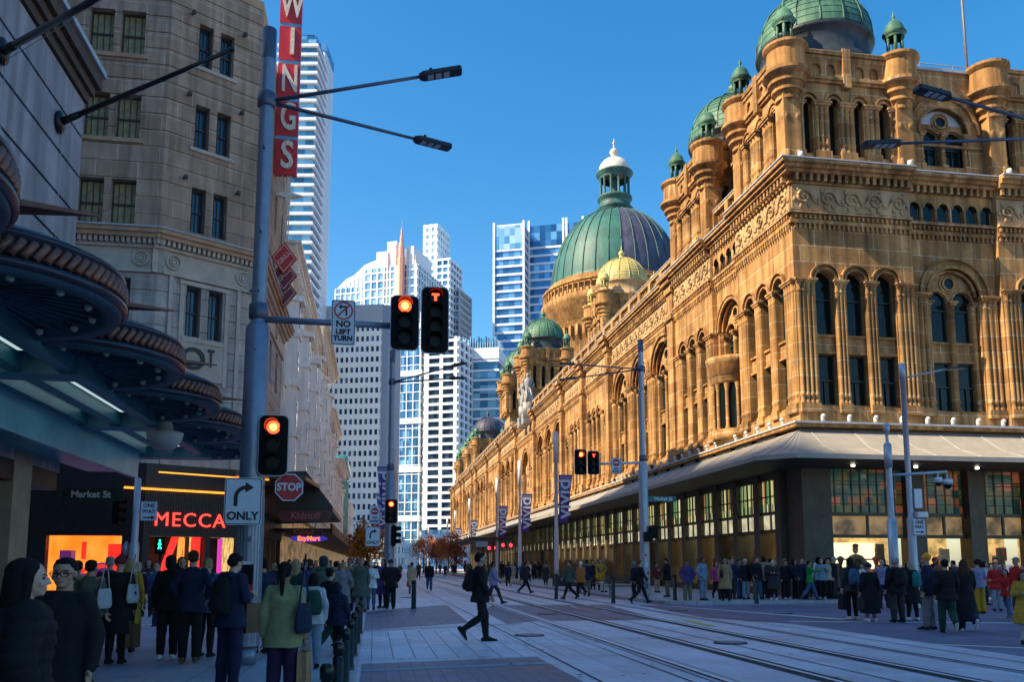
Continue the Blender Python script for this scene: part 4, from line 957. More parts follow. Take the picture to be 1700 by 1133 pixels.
rm.box(-1.75, -1.15, 1.0, 1.1, 1.3, 2.5, 1); rm.box(-2.9, -2.7, 1.0, 1.05, 1.8, 2.6, 1); rm.box(-3.8, -3.3, .9, 1.5, .4, 2.2, 2); rm.box(-3.0, -1.0, .6, 1.0, .4, 1.15, 2)
rm.ball((-1.9, .75, 1.2), .45, .2, .45, 14, 8, 2); rm.tube([(-3, .55, 1.0), (-2.4, .5, 1.4), (-1.5, .5, 1.5), (-1.0, .5, 1.0)], .08, 8, 1)
rm.box(-3.9, -1.0, 1.6, 1.7, .4, .9, 3); rm.build('shop_display', [m_orange, m_redglow, m_purp, m_litwarm], cb)
r2 = MB(); r2.box(.3, 4.6, 2.2, 2.3, 0, 2.9, 0)
r2.prism_xz([(.75, 0.3), (1.0, .3), (1.85, 2.85), (1.55, 2.85)], .5, .7, 1); r2.prism_xz([(2.45, .3), (2.85, .3), (2.86, 2.85), (2.5, 2.85)], .45, .7, 1); r2.prism_xz([(1.9, 1.2), (2.05, 1.2), (2.2, 2.85), (1.95, 2.85)], .8, .9, 2)
r2.box(2.2, 2.24, .8, .9, .3, 2.8, 2); r2.box(3.9, 4.1, .8, .9, .8, 2.8, 3); r2.box(.35, .55, .8, .9, .9, 2.6, 2)
r2.build('shop_display', [M('dark_shop_back', (.03, .012, .01), .6, var=.5), m_redglow, m_orange, M('magenta_display', (.3, .02, .2), .5, var=0, emit=(.8, .05, .5), es=.35)], s2o)
pn = MB(); pn.quad((-4.1, .3, .4), (-.9, .3, .4), (-.9, .3, 2.85), (-4.1, .3, 2.85)); pn.build('shop_pane', pane_mat('clear_pane', (.02, .02, .02), .12), cb)
# its black street awning along George Street
ag = MB()
ag.prism_xz([(-.2, 4.55), (.6, 6.6), (2.6, 6.7), (4.1, 4.75), (4.1, 4.5), (-.2, 4.35)], 6, 19, 0)
ag.prism([(0, -1.2), (1.8, .0), (3.0, 1.0), (3.4, 6), (.4, 6), (-.3, .5)], 5.7, 5.9, 0)
ag.box(3.3, 3.34, 6, 19, 5.4, 5.46, 1) if False else None
ag.build('awning', [M('black_awning', (.012, .012, .016), .35, var=.3)], cb, (4.0, 1.0, 0))
ld = MB(); ld.tube([(4.3, 4.0, 5.1), (4.35, 20, 5.1)], .04, 4); ld.tube([(4.3, 4.0, 4.7), (4.35, 20, 4.7)], .03, 4); ld.build('led_strip', m_led, cb)
g3 = MB()
for k in range(7): a = 1.0+k*2.7; g3.box(a-.2, a+.2, 0, .5, 0, 3.2, 0)
g3.box(0, 19, .1, .5, 3.2, 6.2, 0); g3.box(0, 19, 2.4, 2.5, 0, 3.2, 1); g3.build('side_shopfront', [m_black, m_litwarm], cb, (4.0, 2.6, 0), (0, 0, PI/2))

# hanging shop boards under the awning
def hang_sign(name, label, x0, x1, y, z0, z1, mat, txt, tm, size, oval=False, tz=0):
    r_ = empty(name, ((x0+x1)/2, y, z0), 0, label, 'sign')
    mb = MB()
    if oval:
        pts = [((x1-x0)/2*math.cos(2*PI*i/24), (z1-z0)/2+(z1-z0)/2*math.sin(2*PI*i/24)) for i in range(24)]; mb.prism_xz(pts, -.06, .06)
    else: mb.box(-(x1-x0)/2, (x1-x0)/2, -.06, .06, 0, z1-z0)
    mb.build('board', mat, r_)
    hb = MB()
    for s in (-.3, .3): hb.cyl(s*(x1-x0), 0, z1-z0, z1-z0+.35, .02, 6)
    hb.build('hanger', m_sash, r_)
    if txt: text_obj(txt, 'lettering', tm, r_, (0, -.075, (z1-z0)/2+tz), (PI/2, 0, 0), size, .01, bold=.008)
m_maroon = M('maroon_board', (.10, .015, .02), .4, var=.1)
m_bronzetxt = M('bronze_letters', (.35, .12, .08), .4, var=0)
hang_sign('hanging_sign', 'maroon shop board with bronze lettering hung from the black awning', -5.0, -2.35, 47, 3.85, 4.45, m_maroon, 'Kidstuff', m_bronzetxt, .5)
hang_sign('hanging_sign', 'smaller dark maroon board hanging below and behind the first', -5.1, -3.0, 51, 3.2, 3.65, M('dark_maroon_board', (.05, .012, .02), .4, var=.1), 'Kidstuff', m_bronzetxt, .38)
hang_sign('lit_shop_sign', 'blue oval shop sign with red and yellow lettering', -5.2, -2.9, 55, 2.95, 3.4, M('blue_lightbox', (.05, .04, .5), .4, var=0, emit=(.06, .05, .6), es=.2), 'EzyMart', M('red_letters_lit', (.9, .1, .02), .4, var=0, emit=(1, .12, .02), es=1.2), .42, True)

# vertical theatre style blade sign
ws = empty('blade_sign', (-5.75, 50, 24.8), 0, 'tall red vertical blade sign reading WINGS fixed to the corner block', 'sign')
m_red = M('sign_red', (.55, .02, .03), .4, var=.15, scale=1.5); m_bluebar = M('sign_blue_strip', (.12, .38, .62), .4, var=.1); m_cream = M('sign_cream', (.72, .66, .55), .5, var=.25, scale=6)
b = MB()
for k in range(6): b.box(-.6, .7, -.15, .25, .0+k*2.45, 2.22+k*2.45, 0); b.box(-.58, .68, -.12, .22, 2.22+k*2.45, 2.45+k*2.45, 1)
b.build('panel', [m_red, m_bluebar], ws)
for k, ch in enumerate('SGNIW'):
    text_obj(ch, 'letter', m_cream, ws, (.12 if ch != 'I' else .2, -.22, .82+k*2.45+.3), (PI/2, 0, 0), 2.4, .12, bold=.05, sx=.55 if ch in 'WGN' else .7)
b = MB(); b.prism_xz([(.25*math.sin(2*PI*i/8)*(3.2 if i % 2 == 0 else .9), .28*math.cos(2*PI*i/8)*(4.2 if i % 2 == 0 else .9)) for i in range(8)], -.1, .2); b.build('star', m_cream, ws, (.25, 0, -1.25))
b = MB()
for x in (-.1, .15, .35): b.tube([(x, 0, 0), (x-.05, 0, -5)], .035, 5)
b.tube([(-1, .1, 1), (-.9, .1, .5), (.3, .1, 0)], .05, 5); b.build('tube_frame', m_cream, ws)
for k in range(3):
    d = empty('diamond_sign', (-5.6, 50+.3*k, 19.6-k*.95), 0, ['uppermost red diamond sign', 'middle dark red diamond sign', 'lowest dark red diamond sign'][k]+' reading GRILL under the blade sign', 'sign', 'red diamond signs below the blade sign')
    b = MB(); b.prism_xz([(0, -1.0), (.75, 0), (0, 1.0), (-.75, 0)], -.08, .08, 0); b.prism_xz([(0, -.86), (.64, 0), (0, .86), (-.64, 0)], -.09, -.08, 1); b.prism_xz([(0, -.8), (.6, 0), (0, .8), (-.6, 0)], -.1, -.09, 0)
    b.build('plate', [m_red if k == 0 else M('sign_dark_red', (.22, .015, .03), .4, var=.1), m_cream], d); text_obj('GRILL', 'lettering', m_cream, d, (0, -.12, 0), (PI/2, R(-52), 0), .38, .01)

# ---- near left building with the scalloped awning
nb = empty('awning_building', (-6, 17.4, 0), 0, 'smooth grey stone building with black wall joints at the near left corner', 'building')
m_smooth = stone_mat('grey_render', (.42, .39, .40), (.38, .355, .365), (.34, .32, .33), bw=2.6, bh=9, var=.2, ms=.006, bump=.2, streak=.35)
b = MB(); zs_ = [4.4, 5.15, 5.98, 6.81, 7.64, 8.47, 9.28, 10.12, 10.9]
for a, c in zip(zs_[:-1], zs_[1:]): b.box(-30, 0, -40, 0, a+.03, c-.03, 0); b.box(-30, -.05, -40, -.05, c-.03, c+.03, 1)
b.box(-30, 0, -40, 0, 3.3, 4.43, 0); b.build('wall', [m_smooth, M('joint_black', (.01, .01, .01), .8, var=0)], nb)
b = MB(); b.box(-30, .06, -40, .06, 10.9, 11.1); b.box(-30, .14, -40, .14, 11.1, 11.3); b.box(-30, .24, -40, .24, 11.3, 11.6); b.box(-30, .3, -40, .3, 11.6, 11.72, 1)
b.build('cornice', [M('brown_cornice', (.085, .05, .03), .7, var=.3, bump=.4), m_lead], nb)
b = MB(); b.box(-30, -6, -40, -3, 11.6, 42); b.build('setback_tower', st_b, nb)
b = MB(); b.box(-30, -.6, -40, -.6, 0, 3.3, 1); b.box(-.7, .02, -2.1, -1.35, 0, 3.6, 0); b.box(-.7, 0, -40, -.1, 2.95, 3.3, 1); b.box(-.65, .0, -12, -11, 0, 3.3, 0); b.box(-.65, .0, -6.6, -6.0, 0, 3.3, 2)
b.build('ground_storey', [M('beige_stone_pier', (.30, .26, .18), .7, var=.2, scale=2, bump=.3), m_black, M('dark_timber', (.07, .03, .018), .5, var=.3)], nb)
# two raked flagpoles
for (p0, p1, lab) in (((100, 203), (385, 82), 'lower raked black flagpole on the near left wall'), ((5, 85), (235, -45), 'upper raked black flagpole on the near left wall, cut by the frame')):
    A = at(p0[0], p0[1], X=-5.95); Bp = at(p1[0], p1[1], X=-2.6)
    f = empty('flagpole', A, 0, lab, 'flagpole'); d = Bp-A
    b = MB(); b.tube([d*.0, d*.12], .075, 10, 0, True, .06); b.tube([d*.1, d], .055, 10, 0, True, .035); b.ball(d, .05); b.build('pole', M('black_metal', (.015, .014, .016), .35, .3, var=.1), f)
    b = MB(); b.ball((0, 0, 0), .08, .2, .22, 12, 8); b.build('wall_mount', M('black_metal_base', (.015, .014, .016), .35, .3, var=.1), f)
    b = MB(); b.tube([(0.05, 0, -.15), d*.5+Vector((0, 0, -.12)), d*.98], .006, 4); b.tube([(0.05, 0, -.15), (.05, .05, -3.8)], .006, 4); b.build('halyard', m_lead, f)
# scalloped awning
aw2 = empty('scalloped_awning', (-6, 8, 4.0), 0, 'dark copper awning with scalloped edge over the left footpath', 'awning')
m_teal = M('awning_teal', (.03, .17, .23), .42, .1, var=.3, scale=1.2, spec=.7); m_tealdk = M('awning_dark_blue', (.03, .07, .10), .5, .1, var=.35, scale=2); m_cop = M('awning_rim_brown', (.22, .085, .055), .45, .2, var=.35, scale=5); m_tealp = M('awning_pale_soffit', (.10, .34, .46), .4, .1, var=.25, scale=1.0)
m_cream2 = M('bulb_cream', (.45, .47, .36), .35, var=.1)
b = MB()
b.box(0, 2.4, -16, 11.1, .12, .34, 0)
for k in range(7): yk = -13.8+k*4.2; b.box(0, 2.35, yk, yk+.45, -.12, .12, 1)
for xk in (.95, 1.5, 2.1): b.box(xk, xk+.2, -16, 11.0, -.08, .12, 1)
b.box(0, .9, -16, 11.0, -.5, -.02, 2); b.box(.9, 1.0, -16, 11.05, -.62, .0, 2)
b.build('soffit', [m_tealdk, m_teal, m_tealp], aw2)
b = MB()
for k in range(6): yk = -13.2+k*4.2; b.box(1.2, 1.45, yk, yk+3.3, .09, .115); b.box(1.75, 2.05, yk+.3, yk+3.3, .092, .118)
b.build('light_panel', M('light_panel_white', (.6, .75, .72), .4, var=.2, emit=(.62, .8, .78), es=.3), aw2)  # translucent skylight strips, daylight through them painted as emission
for k in range(8):
    yc = 19.3-8-2.7*k; sc = empty('scallop', (2.2, yc, 0), parent=aw2); Rr = 1.33
    b = MB(); b.lathe([(.0, .14), (.9, .12), (Rr-.22, .03), (Rr-.2, .0), (Rr-.06, -.02), (Rr-.03, .05)], 0, 0, 32, 0, -PI/2-.15, PI/2+.15)
    for j in range(1, 16): q = -PI/2+PI*j/16; b.tube([(.3*math.cos(q), .3*math.sin(q), .12), ((Rr-.24)*math.cos(q), (Rr-.24)*math.sin(q), .03)], .014, 4, 0, False)
    b.build('disc', [m_tealdk], sc)
    b = MB(); b.lathe([(Rr-.03, .03), (Rr+.01, .06), (Rr+.01, .1), (Rr-.05, .13), (Rr-.07, .3), (Rr-.02, .33), (Rr-.02, .37), (Rr-.12, .42), (Rr-.3, .5), (.5, .62), (0, .66)], 0, 0, 32, 0, -PI/2-.1, PI/2+.1)
    b.build('rim', [M('rim_dark', (.03, .03, .045), .3, .4, var=.2)], sc)
    b = MB()
    for j in range(42):
        q = -PI/2+PI*(j+.5)/42; c, s_ = math.cos(q), math.sin(q); t_ = Vector((-s_, c, 0)); p = Vector(((Rr-.03)*c, (Rr-.03)*s_, .21))
        b.tube([p-t_*.05+Vector((0, 0, -.075)), p, p+t_*.05+Vector((0, 0, .075))], .037, 6, 0)
    b.build('rope_moulding', m_cop, sc)
    b = MB()
    for j in range(7): q = -PI/2+PI*(j+.5)/7; b.ball(((Rr-.3)*math.cos(q), (Rr-.3)*math.sin(q), .02), .04, .04, .04, 8, 6)
    b.build('bulb', m_cream2, sc)
    b = MB(); b.add([(-.3, 1.15, .5), (-.3, 1.75, .5), (1.5, 1.4, .42), (-.3, 1.15, .62), (-.3, 1.75, .62), (1.5, 1.4, .44)], [(0, 1, 2)[::-1], (3, 4, 5), (0, 3, 5, 2), (1, 2, 5, 4), (0, 1, 4, 3)]); b.build('spike', m_cop, sc)
b = MB(); b.lathe([(.0, -.12), (.16, -.1), (.26, .02), (.3, .16), (.14, .2), (.1, .34)], 0, 0, 16); lo = b.build('pendant_lamp', M('pendant_grey', (.35, .38, .4), .4, var=.1), aw2, (2.55, 6.6, -.45))

# ---- the pale row of buildings down the left of the street
wht = stone_mat('cream_render', (.92, .90, .84), (.88, .85, .78), (.76, .73, .66), bw=2.5, bh=1.1, var=.12, ms=.01, bump=.15, streak=.15)
def row_building(y0, y1, h, mat, label, step=3.2, corn=1.1, dark=None, x=-6.4, depth=26):
    r_ = empty('street_building', (x, y0, 0), 0, label, 'building')
    b = MB(); L = y1-y0; nf = int((h-7)/3.6); nb_ = max(1, int(L/step))
    ops = []
    for f in range(nf):
        for i in range(nb_): c = L*(i+.5)/nb_; ops.append((c-.6, c+.6, 7.2+f*3.6, 9.4+f*3.6))
    course_wall(b, 0, L, 5.5, h, ops, h=3.0, gap=.06, t=.45)
    for f in range(nf): b.box(0, L, -.16, .1, 6.7+f*3.6, 6.88+f*3.6, 0)
    for i in range(nb_+1): xx = min(L-.3, max(0.3, L*i/nb_)); b.box(xx-.22, xx+.22, -.12, .1, 5.5, h-1, 0)
    b.T = None
    w_ = b.build('wall', mat, r_, (0, 0, 0), (0, 0, PI/2))
    for i in range(1, nb_, 3):
        c = L*i/nb_; q = MB(); q.prism([(c-1.0, 0), (c-.6, -.75), (c+.6, -.75), (c+1.0, 0)], 7.2, h-3.2, 0)
        for f in range(nf): q.prism([(c-1.15, 0), (c-.7, -.92), (c+.7, -.92), (c+1.15, 0)], 6.9+f*3.6, 7.15+f*3.6, 0); q.box(c-.42, c+.42, -.78, -.74, 7.7+f*3.6, 9.5+f*3.6, 1)
        q.prism([(c-1.3, 0), (c-.8, -1.1), (c+.8, -1.1), (c+1.3, 0)], h-3.2, h-2.8, 0); q.build('bay_window', [mat, m_win2], r_, (0, 0, 0), (0, 0, PI/2))
    for f in range(nf):
        for i in range(nb_): mesh_obj('window', cached('rw', lambda: MB().box(-.6, -.52, -.04, .05, 0, 2.2).box(.52, .6, -.04, .05, 0, 2.2).box(-.04, .04, -.03, .05, 0, 2.2).box(-.6, .6, -.03, .05, 1.3, 1.38).quad((-.6, .06, 0), (.6, .06, 0), (.6, .06, 2.2), (-.6, .06, 2.2), 1), [M('rw_frame', (.5, .48, .42), .5, var=0), m_win2]), w_, (L*(i+.5)/nb_, .28, 7.2+f*3.6))
    b = MB(); b.box(-.9, L+.2, -corn*.4, .5, h-.9, h-.5); b.box(-.9, L+.2, -corn*.7, .5, h-.5, h-.2); b.box(-1.2, L+.2, -corn, .5, h-.2, h)
    for i in range(int(L/.7)): b.box(.7*i, .7*i+.25, -corn*.6, -corn*.4, h-.95, h-.5)
    b.build('cornice', mat, r_, (0, 0, 0), (0, 0, PI/2))
    b = MB(); b.box(-depth, -.45, 0.02, L-.02, 5.5, h-.1, 0); b.box(-depth, -.5, .02, L-.02, 0, 5.5, 1); b.build('body', [mat, m_litdim], r_)
    b = MB(); b.box(-.4, 3.6, 0, L-.4, 3.7, 3.95, 0); b.box(3.5, 3.62, 0, L-.4, 3.6, 4.3, 0); b.build('awning', m_black, r_)
    # projecting bays and signs
    if dark: b = MB(); b.box(.0, .25, L*.3, L*.3+.3, 9, 16); b.build('blade_sign', dark, r_)
    return r_
row_building(58.2, 84, 23.5, wht, 'cream building with deep cornice just past the corner block')
row_building(84.2, 110, 25.5, wht, 'tall cream building with bracketed cornice behind the NO LEFT TURN sign', corn=1.6, dark=m_black)
row_building(110.2, 134, 21.5, wht, 'ornate white building with bay windows, third along the left row', corn=1.3)
row_building(134.2, 162, 18, wht, 'low cream building with stone hood, fourth along the left row', corn=1.5)
row_building(162.2, 196, 22, M('teal_glass_front', (.10, .42, .42), .15, .2, var=.3, scale=.4), 'teal glass fronted building far down the left side')
row_building(200, 250, 16, wht, 'lowest white building at the far end of the left row')

# ================================================================ TOWERS
def cell_glass(name, c1, c2, c3, fw, fh, rough=.12, metal=.0):
    m, n, l, b = newmat(name); b.inputs['Roughness'].default_value = rough; b.inputs['Specular IOR Level'].default_value = .8; b.inputs['Metallic'].default_value = .45
    tc = n.new('ShaderNodeTexCoord'); sx = n.new('ShaderNodeSeparateXYZ'); l.new(tc.outputs['Object'], sx.inputs[0])
    ad = n.new('ShaderNodeMath'); ad.operation = 'ADD'; l.new(sx.outputs[0], ad.inputs[0]); l.new(sx.outputs[1], ad.inputs[1])
    cb_ = n.new('ShaderNodeCombineXYZ'); l.new(ad.outputs[0], cb_.inputs[0]); l.new(sx.outputs[2], cb_.inputs[1])
    vm = n.new('ShaderNodeVectorMath'); vm.operation = 'MULTIPLY'; vm.inputs[1].default_value = (1/fw, 1/fh, 1); l.new(cb_.outputs[0], vm.inputs[0])
    fl = n.new('ShaderNodeVectorMath'); fl.operation = 'FLOOR'; l.new(vm.outputs[0], fl.inputs[0])
    w_ = n.new('ShaderNodeTexWhiteNoise'); w_.noise_dimensions = '2D'; l.new(fl.outputs[0], w_.inputs['Vector'])
    cr = n.new('ShaderNodeValToRGB'); e = cr.color_ramp.elements; e[0].color = rgb(c1); e[1].color = rgb(c3); q = e.new(.55); q.color = rgb(c2); l.new(w_.outputs['Value'], cr.inputs[0])
    l.new(cr.outputs[0], b.inputs['Base Color'])
    return m
TW = {}
def tower_box(label, px0, px1, ptop, Y, depth, glass, frame, fh, hb, pw, wv, proj=.35, rz=0., crown=None, name='office_tower', base=0, ncap=60):
    A = at(px0, ptop, Y=Y); B = at(px1, ptop, Y=Y); w = B.x-A.x; h = A.z; cx = (A.x+B.x)/2
    t = empty(name, (cx, Y, 0), rz, label, 'tower')
    hw = w/2
    b = MB(); b.box(-hw, hw, 0, depth, base, h); b.build('glass_body', glass, t)
    nf = int((h-base)/fh)
    me = cached('band%.2f%.2f%s' % (w, hb, frame.name), lambda: MB().box(-hw-proj, hw+proj, -proj, depth+proj, 0, hb), [frame])
    st_i = max(0, nf-ncap)
    for i in range(st_i, nf+1): mesh_obj('floor_band', me, t, (0, 0, base+i*fh))
    if pw:
        nn = max(1, int(round(w/pw))); pr2 = proj+.02 if wv < .5 else proj+.05
        me2 = cached('mull%.2f%.1f' % (wv, h)+frame.name, lambda: MB().box(-wv/2, wv/2, -pr2, 0, base, h), [frame])
        for i in range(nn+1): mesh_obj('mullion', me2, t, (-hw+wv*.55+(w-wv*1.1)*i/nn, 0, .0))
        nd = max(1, int(round(depth/pw)))
        me3 = cached('mulls%.2f%.1f' % (wv, h)+frame.name, lambda: MB().box(0, pr2, -wv/2, wv/2, base, h), [frame])
        for i in range(nd+1): mesh_obj('mullion', me3, t, (hw, wv*.55+(depth-wv*1.1)*i/nd, 0))
        for i in range(nd+1): mesh_obj('mullion', me3, t, (-hw, wv*.55+(depth-wv*1.1)*i/nd, 0), (0, 0, PI))
    return t, w, h
white = M('tower_white', (.78, .83, .88), .5, var=.06); cream = M('tower_cream', (.85, .82, .78), .6, var=.06); conc = M('tower_concrete', (.42, .45, .50), .7, var=.1); peach = M('tower_peach', (.80, .58, .48), .6, var=.1)
gl_a = cell_glass('tower_glass_teal', (.03, .13, .22), (.08, .28, .40), (.35, .60, .68), 3.2, 3.15)
gl_b = cell_glass('tower_glass_blue', (.02, .09, .22), (.04, .19, .38), (.22, .48, .68), 2.6, 3.8)
gl_d = cell_glass('tower_glass_dark', (.01, .03, .07), (.02, .06, .12), (.10, .18, .26), 1.6, 3.6)
gl_p = cell_glass('tower_glass_pale', (.10, .32, .50), (.34, .60, .74), (.62, .80, .86), 2.4, 3.6)
RZ = R(-26)
t, w, h = tower_box('slim residential tower with stacked white balconies at upper left', 466, 526, 62, 262, 14, gl_a, white, 3.15, .95, 0, 0, .9, R(-9))
b = MB(); b.box(-w/2, w/2, 0, 12, h, h+1.6, 0); b.build('crown', gl_b, t)
t, w, h = tower_box('narrow white slab tower joined behind the balcony tower', 524, 540, 86, 275, 12, gl_d, white, 3.15, .3, 1.6, .9, .3, R(-9), )
b = MB(); b.box(-w/2-.5, w/2+.5, -.2, 12, h, h+3.2, 0); b.build('crown', gl_b, t)
t, w, h = tower_box('broad office tower with white bands, dark glass and pinnacled crown', 642, 702, 520, 330, 30, gl_b, white, 3.6, .3, 2.6, .35, .3, RZ)
for k in range(5): bb = MB(); bb.box(-w/2-.6, w/2+.6, -.7, 30, 18+k*19, 20.2+k*19); bb.build('white_belt', white, t)
CROWN = t
t, w, h = tower_box('stepped white upper block of the pinnacled tower beside a red spire', 600, 697, 440, 345, 34, gl_p, white, 3.5, .6, 2.9, .6, .4, RZ)
b = MB()
for i, (x0, x1, dz) in enumerate(((-.5, -.28, 2), (-.28, -.08, 7), (-.08, .1, 11), (.3, .42, 8))): b.box(w*x0, w*x1, .3, 20, h, h+dz, 0)
for i in (0, 2, 3, 5, 7): x = w*(-.06+i*.075); zt_ = h+9-abs(i-2.5)*1.6; b.box(x-.3, x+.3, -.4, .5, h-22, zt_, 1); b.cyl(x, 0, zt_, zt_+2, .35, 8, 1, .1)
b.build('crown', [white, peach], t)
b = MB(); zz = h; b.lathe([(1.6, zz-14), (1.6, zz+3), (1.25, zz+3.2), (1.2, zz+8), (.8, zz+8.2), (.75, zz+12), (.45, zz+12.3), (.4, zz+15), (.1, zz+15.4), (.05, zz+19)], w*.22, -1.2, 8, 0, smooth=False); b.build('spire', M('spire_peach', (.75, .36, .26), .6, var=.2), t)
t, w, h = tower_box('pale terraced office block left of the pinnacled tower', 552, 640, 474, 352, 30, gl_p, white, 3.6, .55, 2.4, .4, .4, RZ)
b = MB()
b.prism_xz([(-w/2, h), (w/2, h), (w/2, h+12), (w*.1, h+9.5), (-w*.12, h+5.5), (-w*.3, h+4)], .5, 20)
for k in range(12): x = -w/2+w*(k+.5)/12; b.box(x-.25, x+.25, .2, .6, h, h+.5+k*.9)
b.build('stepped_roof', white, t)
t, w, h = tower_box('concrete office slab with small punched windows and grey side', 528, 637, 510, 285, 14, gl_d, cream, 3.55, 1.75, 1.9, .75, .35, R(-17))
b = MB(); b.box(-w/2-.5, w/2+.5, -.55, 14.5, h-5, h+1, 0)
for i in range(40): x = -w/2+w*i/40; b.box(x, x+.18, -.7, -.55, h-5, h+.8, 0)
b.build('top_screen', conc, t); b = MB(); b.box(w/2+.4, w/2+2.6, -.8, 15, 0, h+.5); b.build('side_fin', M('slab_grey', (.22, .26, .34), .6, var=.1), t)
t, w, h = tower_box('thin white tower rising behind the crowned tower', 703, 727, 372, 400, 16, gl_p, white, 3.6, 1.6, 3.0, 1.3, .3, RZ, ncap=30)
t, w, h = tower_box('stepped glass and white residential tower with rounded top', 724, 747, 430, 392, 16, gl_b, white, 3.4, 1.1, 4.0, .6, .6, RZ, ncap=60)
t, w, h = tower_box('blue grey glass tower stepping down beside the twin lights', 744, 764, 480, 396, 16, gl_b, conc, 3.4, .9, 2.2, .4, .5, RZ)
t, w, h = tower_box('white apartment block with rows of stepped balconies low in the centre', 706, 762, 560, 320, 22, gl_d, white, 3.1, 1.0, 5.5, 1.3, .7, RZ)
t, w, h = tower_box('broad glass office tower with horizontal white blades in mid distance', 768, 826, 596, 330, 24, gl_a, white, 3.9, .85, 0, 0, .8, R(-20))
b = MB(); b.box(-w/2-.8, w/2+.8, -.8, 24, h, h+4.5, 0)
for i in range(14): x = -w/2+w*i/14; b.box(x, x+.4, -.8, 20, h+4.5, h+9.5-(i % 3)*.6, 1)
b.build('crown', [white, gl_p], t)
t, w, h = tower_box('left half of the twin blue glass towers edged by white masts', 820, 869, 374, 360, 26, gl_b, white, 3.8, 1.0, 0, 0, .5, R(-22))
b = MB()
for x in (-w/2-.4, w/2-.2): b.box(x, x+.9, -1, .2, 0, h+1.8)
b.build('edge_mast', white, t); b = MB(); b.box(-w/2, w/2, -.55, 0, h-11, h); b.build('sky_screen', gl_p, t)
t, w, h = tower_box('right half of the twin blue glass towers behind the great dome', 878, 966, 370, 362, 26, gl_b, white, 3.8, 1.0, 0, 0, .5, R(-22))
b = MB()
for x in (-w/2-.4, w*.13, w*.19, w/2-.2): b.box(x, x+.9, -1, .2, 0, h+2.5)
b.build('edge_mast', white, t); b = MB(); b.box(-w/2, w/2, -.55, 0, h-10, h); b.build('sky_screen', gl_b, t)
# low pale buildings closing the street
for i, (a, b_, c, Y) in enumerate(((585, 606, 835, 300), (606, 640, 890, 260), (700, 745, 880, 300), (640, 700, 905, 285))):
    tower_box(['bright white low building at the far end of the street', 'low shaded grey building closing the street on the left', 'low cream building under the banner poles far away', 'low glazed building far behind the middle signal mast'][i], a, b_, c, Y, 14, gl_p if i else gl_a, white if i != 1 else conc, 3.5, 1.6, 3.0, .8, .3, RZ, name='low_building')
# unseen blocks, added only to keep the sun off the street
def block(x0, x1, y0, y1, h, lab):
    t = empty('city_block', ((x0+x1)/2, y0, 0), 0, lab, 'building'); hw = (x1-x0)/2  # unseen block added for shade
    b = MB(); b.box(-hw, hw, 0, y1-y0, 0, h); b.build('body', conc, t)
    for k in range(int(h/8)): b = MB(); b.box(-hw-.1, hw+.1, -.1, y1-y0+.1, 3+k*8, 5.5+k*8); b.build('window_band', gl_d, t)  # bands on the added shade block
block(-100, -60, -8, 15, 112, 'tall office block down the side street, outside the picture')  # added unseen block, shades the crossing
block(-200, -150, -12, 42, 158, 'tall tower closing the far end of the side street, outside the picture')  # added unseen tower, shades the road
block(-60, -36, -10, 13.5, 60, 'mid height block behind the near left building, outside the picture')  # added unseen block, for shade
# ================================================================ STREET FURNITURE
m_pole = M('pole_galvanised', (.22, .25, .32), .38, .5, var=.12, scale=6); m_poled = M('pole_dark_cap', (.10, .11, .16), .4, .4, var=.1); m_polew = M('pole_white', (.62, .62, .66), .4, .1, var=.08)
m_blk = M('signal_black', (.004, .004, .005), .55, var=.1, spec=.15); m_edge = M('signal_edge', (.45, .5, .55), .4, var=0)
m_redl = M('signal_red_lit', (1, .05, .01), .3, var=0, emit=(1, .035, .01), es=3.2); m_redc = M('signal_red_core', (1, .25, .05), .3, var=0, emit=(1, .22, .03), es=4.5)
m_off = M('signal_lens_off', (.004, .005, .005), .3, var=0, spec=.2)
m_sign = M('sign_white', (.62, .66, .72), .45, var=.08, scale=5); m_sblk = M('sign_black', (.012, .012, .014), .5, var=0); m_sred = M('sign_red_face', (.50, .015, .02), .4, var=.05); m_sgrn = M('street_name_green', (.01, .12, .11), .4, var=.05); m_navy = M('sign_navy', (.03, .05, .16), .45, var=0)
def rrect(w, h, r, n=4):
    p = []
    for (cx, cy, a) in ((w/2-r, h/2-r, 0), (-w/2+r, h/2-r, 90), (-w/2+r, -h/2+r, 180), (w/2-r, -h/2+r, 270)):
        for i in range(n+1): q = R(a+90*i/n); p.append((cx+r*math.cos(q), cy+r*math.sin(q)))
    return p
